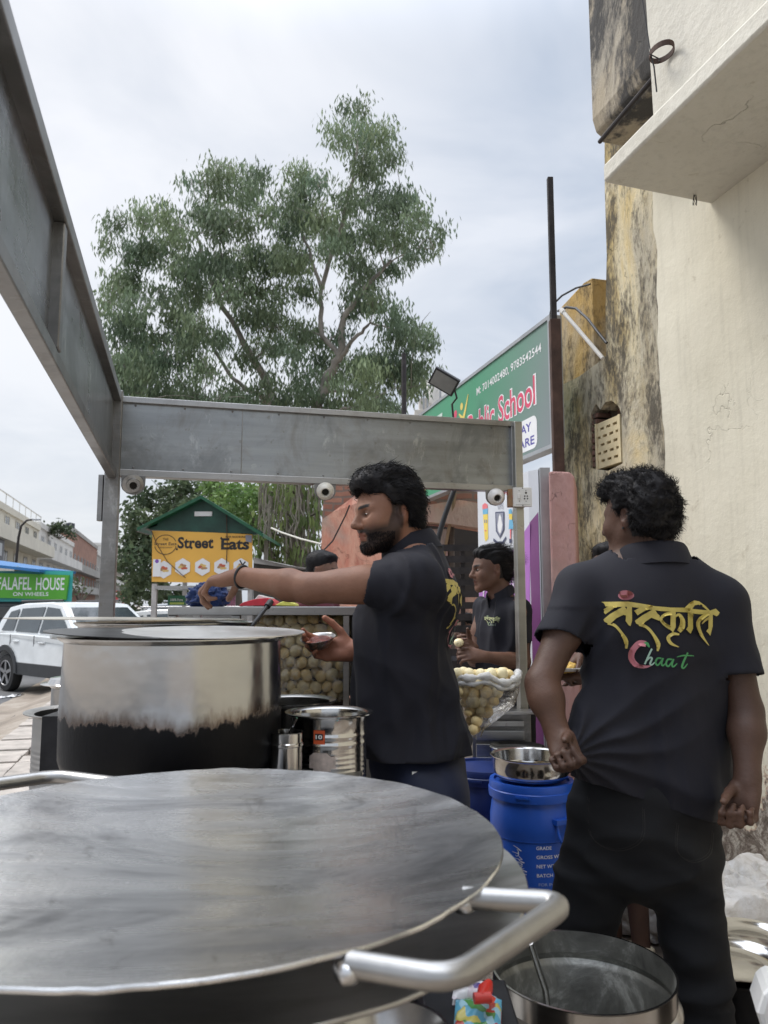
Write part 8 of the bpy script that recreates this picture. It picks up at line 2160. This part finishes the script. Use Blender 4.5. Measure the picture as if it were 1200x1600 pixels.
# ---------------------------------------------------------------- man with tied hair
def man_tied():
    Yc = 3.98; f = nv((-.80, -.60, 0)); t = thing('person', 'young man with tied back hair, black polo with small chest print, behind the slim post', 'person', (at(775, 1000, Yc).x, Yc, 0), 'men in matching black polo shirts')
    H = Head(A3(767, 890, Yc), (-.97, -.22, -.05), (0, 0, 1), .98)
    nb = A3(783, 930, Yc + .02); ShL = A3(808, 955, Yc - .10); ShR = A3(757, 952, Yc + .14); ElL = A3(817, 1034, Yc - .06); WrL = A3(756, 1026, Yc - .20); ElR = A3(742, 1030, Yc + .10); WrR = A3(738, 1012, Yc - .12)
    ch = A3(786, 985, Yc + .02); be = A3(785, 1040, Yc + .03); pe = A3(785, 1115, Yc + .03)
    F = Field(axis_(.35, 1.0, .0065, [(.42, .58, .0045)]), axis_(3.62, 4.28, .0065, [(3.70, 4.1, .0045)]), axis_(-.02, 1.78, .011, [(1.02, 1.22, .0045), (1.35, 1.78, .0042)]))
    H.build(F); H.neck(F, nb, .05); rr, ff = ellM(f)
    F.cap(nb, ch, .06, .10, .05, ff, .7); F.cap(ch, be, .12, .11, .05, ff, .7); F.cap(be, pe, .11, .12, .05, ff, .8)
    for S_ in (ShL, ShR): F.cap(nb - [0, 0, .02], S_, .028, .042, .04)
    arm(F, ShL, ElL, WrL, (.047, .037, .036, .024)); arm(F, ShR, ElR, WrR, (.047, .037, .036, .024))
    hand(F, WrL, nv(A3(718, 1020, Yc - .24) - WrL), (0, .6, .8), 'L', (.7, .7, .7, .7), (.6, .2)); hand(F, WrR, nv(A3(716, 1008, Yc - .18) - WrR), (0, .3, .9), 'R', (.7, .7, .8, .8), (.6, .2))
    for g in (-1, 1):
        hp = pe + rr * g * .09; kn = np.array([hp[0], hp[1], .48]); an = np.array([hp[0], hp[1], .08]); F.cap(hp, kn, .08, .055, .03); F.cap(kn, an, .055, .038, .02); F.cap(an + [0, 0, -.03], an + np.array([ff[0] * .16, ff[1] * .16, -.05]), .036, .03, .02)
    V, Q = F.mesh(1); col, L_ = head_colours(H, V, SKIN2, 0, 1)
    x, y, zz = L_.T; scalp = ((zz > .03) & (y < .06) & ((np.abs(x) < .05) | (y < .0))) | ((y < -.02) & (zz > -.05)); scalp &= (np.abs(x) < .12) & (y > -.14) & (zz < .15); col[scalp] = (.012, .011, .011)
    body = arr_mesh('body', V, Q, M_skin, t, True, None, col); H.eyes(body, t)
    Fh = Field(axis_(.40, .78, .0055), axis_(3.78, 4.18, .0055), axis_(1.36, 1.78, .0055))
    e = lambda c, r, k=.02: Fh.ell(H.P(*c), np.array(r) * H.s, H.M, k)
    e((0, -.022, .050), (.082, .106, .084)); e((0, .045, .090), (.060, .045, .030)); e((0, -.07, -.01), (.066, .050, .065)); e((0, -.135, .045), (.036, .034, .030), .012)
    Fh.ell(H.P(0, .098, .012), np.array((.064, .054, .056)) * H.s, H.M, .012, 'sub')
    for g in (-1, 1): Fh.ell(H.P(g * .085, -.004, -.014), np.array((.030, .026, .036)) * H.s, H.M, .01, 'sub'); Fh.ell(H.P(g * .06, .058, .0), np.array((.035, .045, .050)) * H.s, H.M, .012, 'sub')
    HV, HQ = Fh.mesh(1); HN = vnormals(HV, HQ); L2_ = H.loc(HV); HV = HV + HN * (.0018 * np.sin(L2_[:, 0] * 260 + 3 * L2_[:, 2] * 30))[:, None]
    hb = arr_mesh('hair', HV, HQ, M_hair, body, True)
    strands('hair_strands', HV, HN, 2200, .05, lambda P: np.tile(-H.f + .1 * H.u, (len(P), 1)), hb, M_hair, .0008, 4, 8, .001, 60, .12, .1, .12)
    Fs = Field(axis_(.34, 1.0, .008), axis_(3.66, 4.3, .008), axis_(.85, 1.58, .008))
    torso_cloth(Fs, f, [(ch, .145, .105), (be, .148, .12), (pe, .152, .125), (pe + [0, 0, -.12], .155, .13)], .05)
    Fs.cap(nb + [0, 0, -.02], ch, .06, .12, .06, ff, .8)
    for S_ in (ShL, ShR): Fs.cap(nb + [0, 0, -.02], S_, .04, .052, .05)
    cL = sleeve(Fs, ShL, ShL + (ElL - ShL) * .62, .056, .062, .035); cR = sleeve(Fs, ShR, ShR + (ElR - ShR) * .62, .056, .062, .035)
    SV, SQ = Fs.mesh(2); n1, n2 = NoiseF(41), NoiseF(42)
    allg = lambda bm: bm.verts[:] + bm.edges[:] + bm.faces[:]
    sh = cloth('shirt', SV, SQ, [lambda bm: bmesh.ops.bisect_plane(bm, geom=allg(bm), plane_co=(0, 0, float(pe[2]) - .06), plane_no=(0, 0, -1), clear_outer=True), cL, cR,
        lambda bm: bmesh.ops.bisect_plane(bm, geom=(lambda fs: list({v for q in fs for v in q.verts} | {e for q in fs for e in q.edges}) + fs)([q for q in bm.faces if (q.calc_center_median() - Vector(nb)).length < .10]), plane_co=Vector(nb) + Vector((0, 0, .0)), plane_no=(-.25, 0, 1), clear_outer=True)], M_shirt, t, .003, lambda P: ridge(n2, P * np.array([3, 3, 1.2]), .012) - .018 * np.abs(n1(P * np.array([4, 4, 2.]))) + .008 * n2(P * np.array([7, 7, 3.])))
    collar('collar', nb + np.array([-.005, 0, .004]), (-.3, 0, 1), f, .064, .066, M_shirt, sh, .032, .35, .04)
    d = brand_logo(); O = at(753, 959, Yc - .3); k_ = 27 / 1030; ux = (at(754, 959, Yc - .3) - O) * k_; uy = (at(753, 960, Yc - .3) - O) * k_; uy.y = 0
    decal_on(d, O, ux, uy, at(768, 972, Yc) - Vector((0, 0, EYE)), sh, 'chest_print', [plain('pale_gold_print', (.42, .44, .22), .5), plain('dim_print', (.2, .25, .15), .5), M_shirt, plain('dim_print2', (.2, .25, .2), .5), plain('dim_print3', (.3, .34, .3), .5)], sh, .012)
    Ft = Field(axis_(.38, .98, .012), axis_(3.72, 4.28, .012), axis_(.04, 1.06, .012)); Ft.cap(pe + [0, 0, .04], pe, .13, .14, .04, ff, .85)
    for g in (-1, 1): hp = pe + rr * g * .09; Ft.cap(hp, np.array([hp[0], hp[1], .10]), .10, .075, .04)
    TV, TQ = Ft.mesh(1); cloth('trousers', TV, TQ, [lambda bm: bmesh.ops.bisect_plane(bm, geom=allg(bm), plane_co=(0, 0, .09), plane_no=(0, 0, -1), clear_outer=True)], M_jeans, t, .003, lambda P: .006 * n1(P * 5))
    return A3(717, 1004, Yc - .24)
pp = man_tied()
o = bpy.data.objects.new('puri', pm[1]); put(o); o.location = pp; o.scale = (.024,) * 3; tag(o, 'single puri held in the hand of the man with tied back hair', 'puri')

# ---------------------------------------------------------------- simpler far or mostly hidden people
def simple_person(label, O, f, up, sc, skin, shirt, seed, height0=0.0, glasses=False, beard=0, hairlen=.05, phone=False, arms=None, trousers=None, seated=False, hands=True, long_hair=False):
    t = thing('person', label, 'person', (O[0], O[1], height0)); H = Head(O, f, up, sc); f = nv((H.f[0], H.f[1], 0)); rr, ff = ellM(f)
    nb = np.array(O) + np.array([-.03 * f[0], -.03 * f[1], -.165 * sc]); ch = nb + [0, 0, -.15]; be = nb + [0, 0, -.34]; pe = nb + [0, 0, -.52]
    ShL = nb - rr * .17 * sc + [0, 0, -.05]; ShR = nb + rr * .17 * sc + [0, 0, -.05]
    a = arms or {}
    ElL = np.array(a.get('ElL', ShL + [0, 0, -.28])); WrL = np.array(a.get('WrL', ElL + ff * .05 + [0, 0, -.25])); ElR = np.array(a.get('ElR', ShR + [0, 0, -.28])); WrR = np.array(a.get('WrR', ElR + ff * .05 + [0, 0, -.25]))
    P_ = np.stack([O + np.array([0, 0, .13]), WrL, WrR, ElL, ElR, ShL, ShR, pe]); lo = P_.min(0) - .25; hi = P_.max(0) + .25; lo[2] = height0 - .02
    if seated: lo[0:2] = np.minimum(lo[0:2], (pe + ff * .55)[0:2] - .15); hi[0:2] = np.maximum(hi[0:2], (pe + ff * .55)[0:2] + .15)
    F = Field(axis_(lo[0], hi[0], .009), axis_(lo[1], hi[1], .009), axis_(lo[2], hi[2], .012, [(O[2] - .14, hi[2], .005)]))
    H.build(F); H.neck(F, nb, .05); F.cap(nb, ch, .06, .11, .05, ff, .7); F.cap(ch, pe, .12, .13, .05, ff, .75)
    for S_ in (ShL, ShR): F.cap(nb - [0, 0, .02], S_, .028, .042, .04)
    arm(F, ShL, ElL, WrL, (.046, .037, .035, .024)); arm(F, ShR, ElR, WrR, (.046, .037, .035, .024))
    hand(F, WrL, a.get('dL', (0, 0, -1)), a.get('tL', ff), 'L', a.get('cL', (.6,) * 4)); hand(F, WrR, a.get('dR', (0, 0, -1)), a.get('tR', ff), 'R', a.get('cR', (.6,) * 4))
    legs = []
    for g in (-1, 1):
        hp = pe + rr * g * .09
        if seated: kn = hp + ff * .42 + [0, 0, -.02]; an = np.array([kn[0], kn[1], height0 + .08])
        else: kn = np.array([hp[0], hp[1], height0 + (pe[2] - height0) * .52]); an = np.array([hp[0], hp[1], height0 + .08])
        if 'an' in a and g == a['ang']: an = np.array(a['an']); kn = (hp + an) / 2 + ff * .05
        legs.append((hp, kn, an)); F.cap(hp, kn, .08, .052, .03); F.cap(kn, an, .050, .034, .02); F.cap(an + [0, 0, -.035], an + np.array([ff[0] * .15, ff[1] * .15, -.055]), .034, .028, .02)
    V, Q = F.mesh(1); col, L_ = head_colours(H, V, skin, beard, 1); x, y, zz = L_.T; scalp = ((zz > .05) & (y < .07) & ((np.abs(x) < .05) | (y < .0))) | ((y < -.02) & (zz > -.05)); scalp &= (np.abs(x) < .12) & (y > -.14) & (zz < .15); col[scalp] = (.012, .011, .011)
    body = arr_mesh('body', V, Q, M_skin, t, True, None, col); H.eyes(body, t)
    o3 = np.array(O); Fh = Field(*(axis_(o3[i] - .22, o3[i] + .22, .006) for i in range(3)))
    e = lambda c, r, k=.02: Fh.ell(H.P(*c), np.array(r) * H.s, H.M, k)
    e((0, -.022, .056), (.082, .104, .082)); e((0, .045, .095), (.058, .04, .026)); e((0, -.06, -.01), (.068, .05, .06))
    if long_hair: e((0, -.07, -.07), (.075, .05, .10))
    Fh.ell(H.P(0, .098, .010), np.array((.066, .056, .060)) * H.s, H.M, .012, 'sub')
    HV, HQ = Fh.mesh(1); HN = vnormals(HV, HQ); nf = NoiseF(seed); hb = arr_mesh('hair', HV, HQ, M_hair, body, True)
    strands('hair_strands', HV, HN, 900, .03, lambda P: np.tile(-H.u * .5 - H.f * .5, (len(P), 1)), hb, M_hair, .001, 3, seed, .002, 60, .3, .3, .3)
    Fs = Field(axis_(lo[0], hi[0], .010), axis_(lo[1], hi[1], .010), axis_(pe[2] - .15, nb[2] + .08, .010))
    torso_cloth(Fs, f, [(ch, .15, .105), (be, .15, .12), (pe, .155, .125), (pe + [0, 0, -.10], .155, .13)], .05); Fs.cap(nb + [0, 0, -.02], ch, .06, .12, .06, ff, .8)
    cs_ = []
    for S_, E_ in ((ShL, ElL), (ShR, ElR)): Fs.cap(nb + [0, 0, -.02], S_, .04, .052, .05); cs_.append(sleeve(Fs, S_, S_ + (E_ - S_) * .6, .056, .06))
    SV, SQ = Fs.mesh(1); n1 = NoiseF(seed + 9); allg = lambda bm: bm.verts[:] + bm.edges[:] + bm.faces[:]
    cloth('shirt', SV, SQ, [lambda bm: bmesh.ops.bisect_plane(bm, geom=allg(bm), plane_co=(0, 0, float(pe[2]) - .06), plane_no=(0, 0, -1), clear_outer=True)] + cs_, shirt, t, .003, lambda P: .006 * n1(P * 5))
    Ft = Field(axis_(lo[0], hi[0], .014), axis_(lo[1], hi[1], .014), axis_(height0, pe[2] + .2, .014)); Ft.cap(pe + [0, 0, .04], pe, .13, .14, .04, ff, .85)
    short = trousers == 'short'
    for hp, kn, an in legs:
        Ft.cap(hp, kn, .10, .075, .04)
        if not short: Ft.cap(kn, an, .075, .06, .03)
    TV, TQ = Ft.mesh(1); zc = (legs[0][1][2] + .02) if short else height0 + .10
    cloth('trousers', TV, TQ, [lambda bm: bmesh.ops.bisect_plane(bm, geom=allg(bm), plane_co=(0, 0, float(zc)), plane_no=(0, 0, -1), clear_outer=True)], M_jeans, t, .003, lambda P: .005 * n1(P * 5))
    if glasses:
        q = MB()
        for g in (-1, 1):
            c = H.P(g * .031, .098, .0); q.tube([Vector(c + H.r * .022 * math.cos(a_) + H.u * .017 * math.sin(a_)) for a_ in [2 * math.pi * k / 20 for k in range(20)]], .0013, 5, closed=True); q.tube([Vector(H.P(g * .053, .097, .003)), Vector(H.P(g * .078, .0, .004))], .0012, 5)
        q.tube([Vector(H.P(-.009, .099, .003)), Vector(H.P(.009, .099, .003))], .0012, 5); q.build('glasses', M_iron, body)
    return t, H, legs
# bearded man on the phone
Ob = A3(727, 985, 6.0); fb = nv((-.45, -.88, 0)); rb = np.array([fb[1], -fb[0], 0])
HL = Ob + fb * .02 - rb * .115 + np.array([0, 0, -.045])
t5, H5, _ = simple_person('bearded man in glasses seated low in the background, phone at his ear', Ob, fb, (0, 0, 1), 1.0, (.20, .11, .075), M_shirt, 51, 0, True, 1, seated=True,
    arms=dict(ElL=Ob - rb * .22 + fb * .16 + np.array([0, 0, -.36]), WrL=HL + np.array([0, 0, -.12]) + fb * .03, dL=(0, 0, 1), tL=fb, cL=(.5, .6, .6, .6)))
q = MB(); q.box(Vector(Ob - rb * .092 + fb * .01 + np.array([0, 0, -.035])), (.012, .07, .14), rz=math.atan2(fb[1], fb[0]) - math.pi / 2); tag(q.build('phone', M_black, bevel=.004), 'black phone held to the ear of the bearded seated man', 'phone')
s5 = Ob + [0, 0, -.165 - .52 - .14]
q = MB(); q.box((s5[0], s5[1], float(s5[2]) / 2), (.4, .4, float(s5[2]))); tag(q.build('low_seat', plain('dark_red_seat', (.16, .03, .05), .6)), 'dark red low seat under the bearded man with the phone', 'seat')
# woman behind the arm, only her dark hair shows
simple_person('dark haired person beyond the counter, mostly hidden by the outstretched arm', A3(505, 893, 4.9), nv((.9, -.35, -.1)), (0, 0, 1), 1.0, (.22, .12, .08), cloth_mat('maroon_cotton', (.12, .03, .04)), 61, -.0, long_hair=True)
# customer hidden by the man seen from behind: hands with a plate, one bare leg
Oc = A3(957, 893, 3.15); fc = nv((-.85, -.5, 0)); rc = np.array([fc[1], -fc[0], 0])
pl_c = A3(884, 1048, 2.98)
t6, H6, legs6 = simple_person('customer half hidden beyond the nearest man, holding a plate, wearing a pale strap sandal', Oc, fc, (0, 0, 1), .95, (.085, .045, .032), M_shirt, 71, 0, trousers='short',
    arms=dict(ElL=Oc - rc * .18 + np.array([.04, 0, -.44]), WrL=A3(925, 1060, 2.98), dL=(-1, 0, .12), tL=(0, .9, .1), cL=(.15, .15, .2, .25), ElR=Oc + rc * .18 + np.array([.02, .0, -.42]), WrR=A3(912, 1022, 3.02), dR=(-.7, -.1, -.6), tR=(0, -.6, .5), cR=(.6, .7, .8, .9), an=np.array(onz(1002, 1478, .06)), ang=-1))
t = thing('snack_plate', 'white paper plate with yellow snack held behind the left elbow of the nearest standing man', 'plate', pl_c)
q = MB(); q.lathe(Vector(pl_c), [(.0001, 0), (.05, 0), (.075, .012), (.088, .014), (.088, .016), (.074, .015), (.05, .004), (.0001, .004)], 40); q.build('paper_plate', M_wht, t, smooth=60)
bm = bmesh.new(); bmesh.ops.create_icosphere(bm, subdivisions=4, radius=1)
for v in bm.verts: v.co = Vector(pl_c) + Vector((v.co.x * .045, v.co.y * .045, .012 + v.co.z * .022)) * 1.0 + v.co * .009 * mnoise.noise(v.co * 4)
me = bpy.data.meshes.new('snack'); bm.to_mesh(me); bm.free(); me.materials.append(plain('turmeric_snack', (.62, .40, .10), .5, var=.35, scale=70)); me.shade_smooth(); put(bpy.data.objects.new('snack', me), t)
an = legs6[0][2]
q = MB(); ft = Vector((fc[0], fc[1], 0))
q.beam(Vector(an) + Vector((0, 0, -.052)) - ft * .05, Vector(an) + Vector((0, 0, -.052)) + ft * .19, .085, .02)
q.tube([Vector(an) + Vector(rc) * (.040 * math.cos(a_)) + ft * (.042 * math.sin(a_)) + Vector((0, 0, -.004 + .012 * math.sin(a_))) for a_ in [2 * math.pi * k / 24 for k in range(24)]], .009, 8, closed=True)
q.build('sandal', plain('cream_strap', (.6, .52, .38), .6), t6, smooth=60)
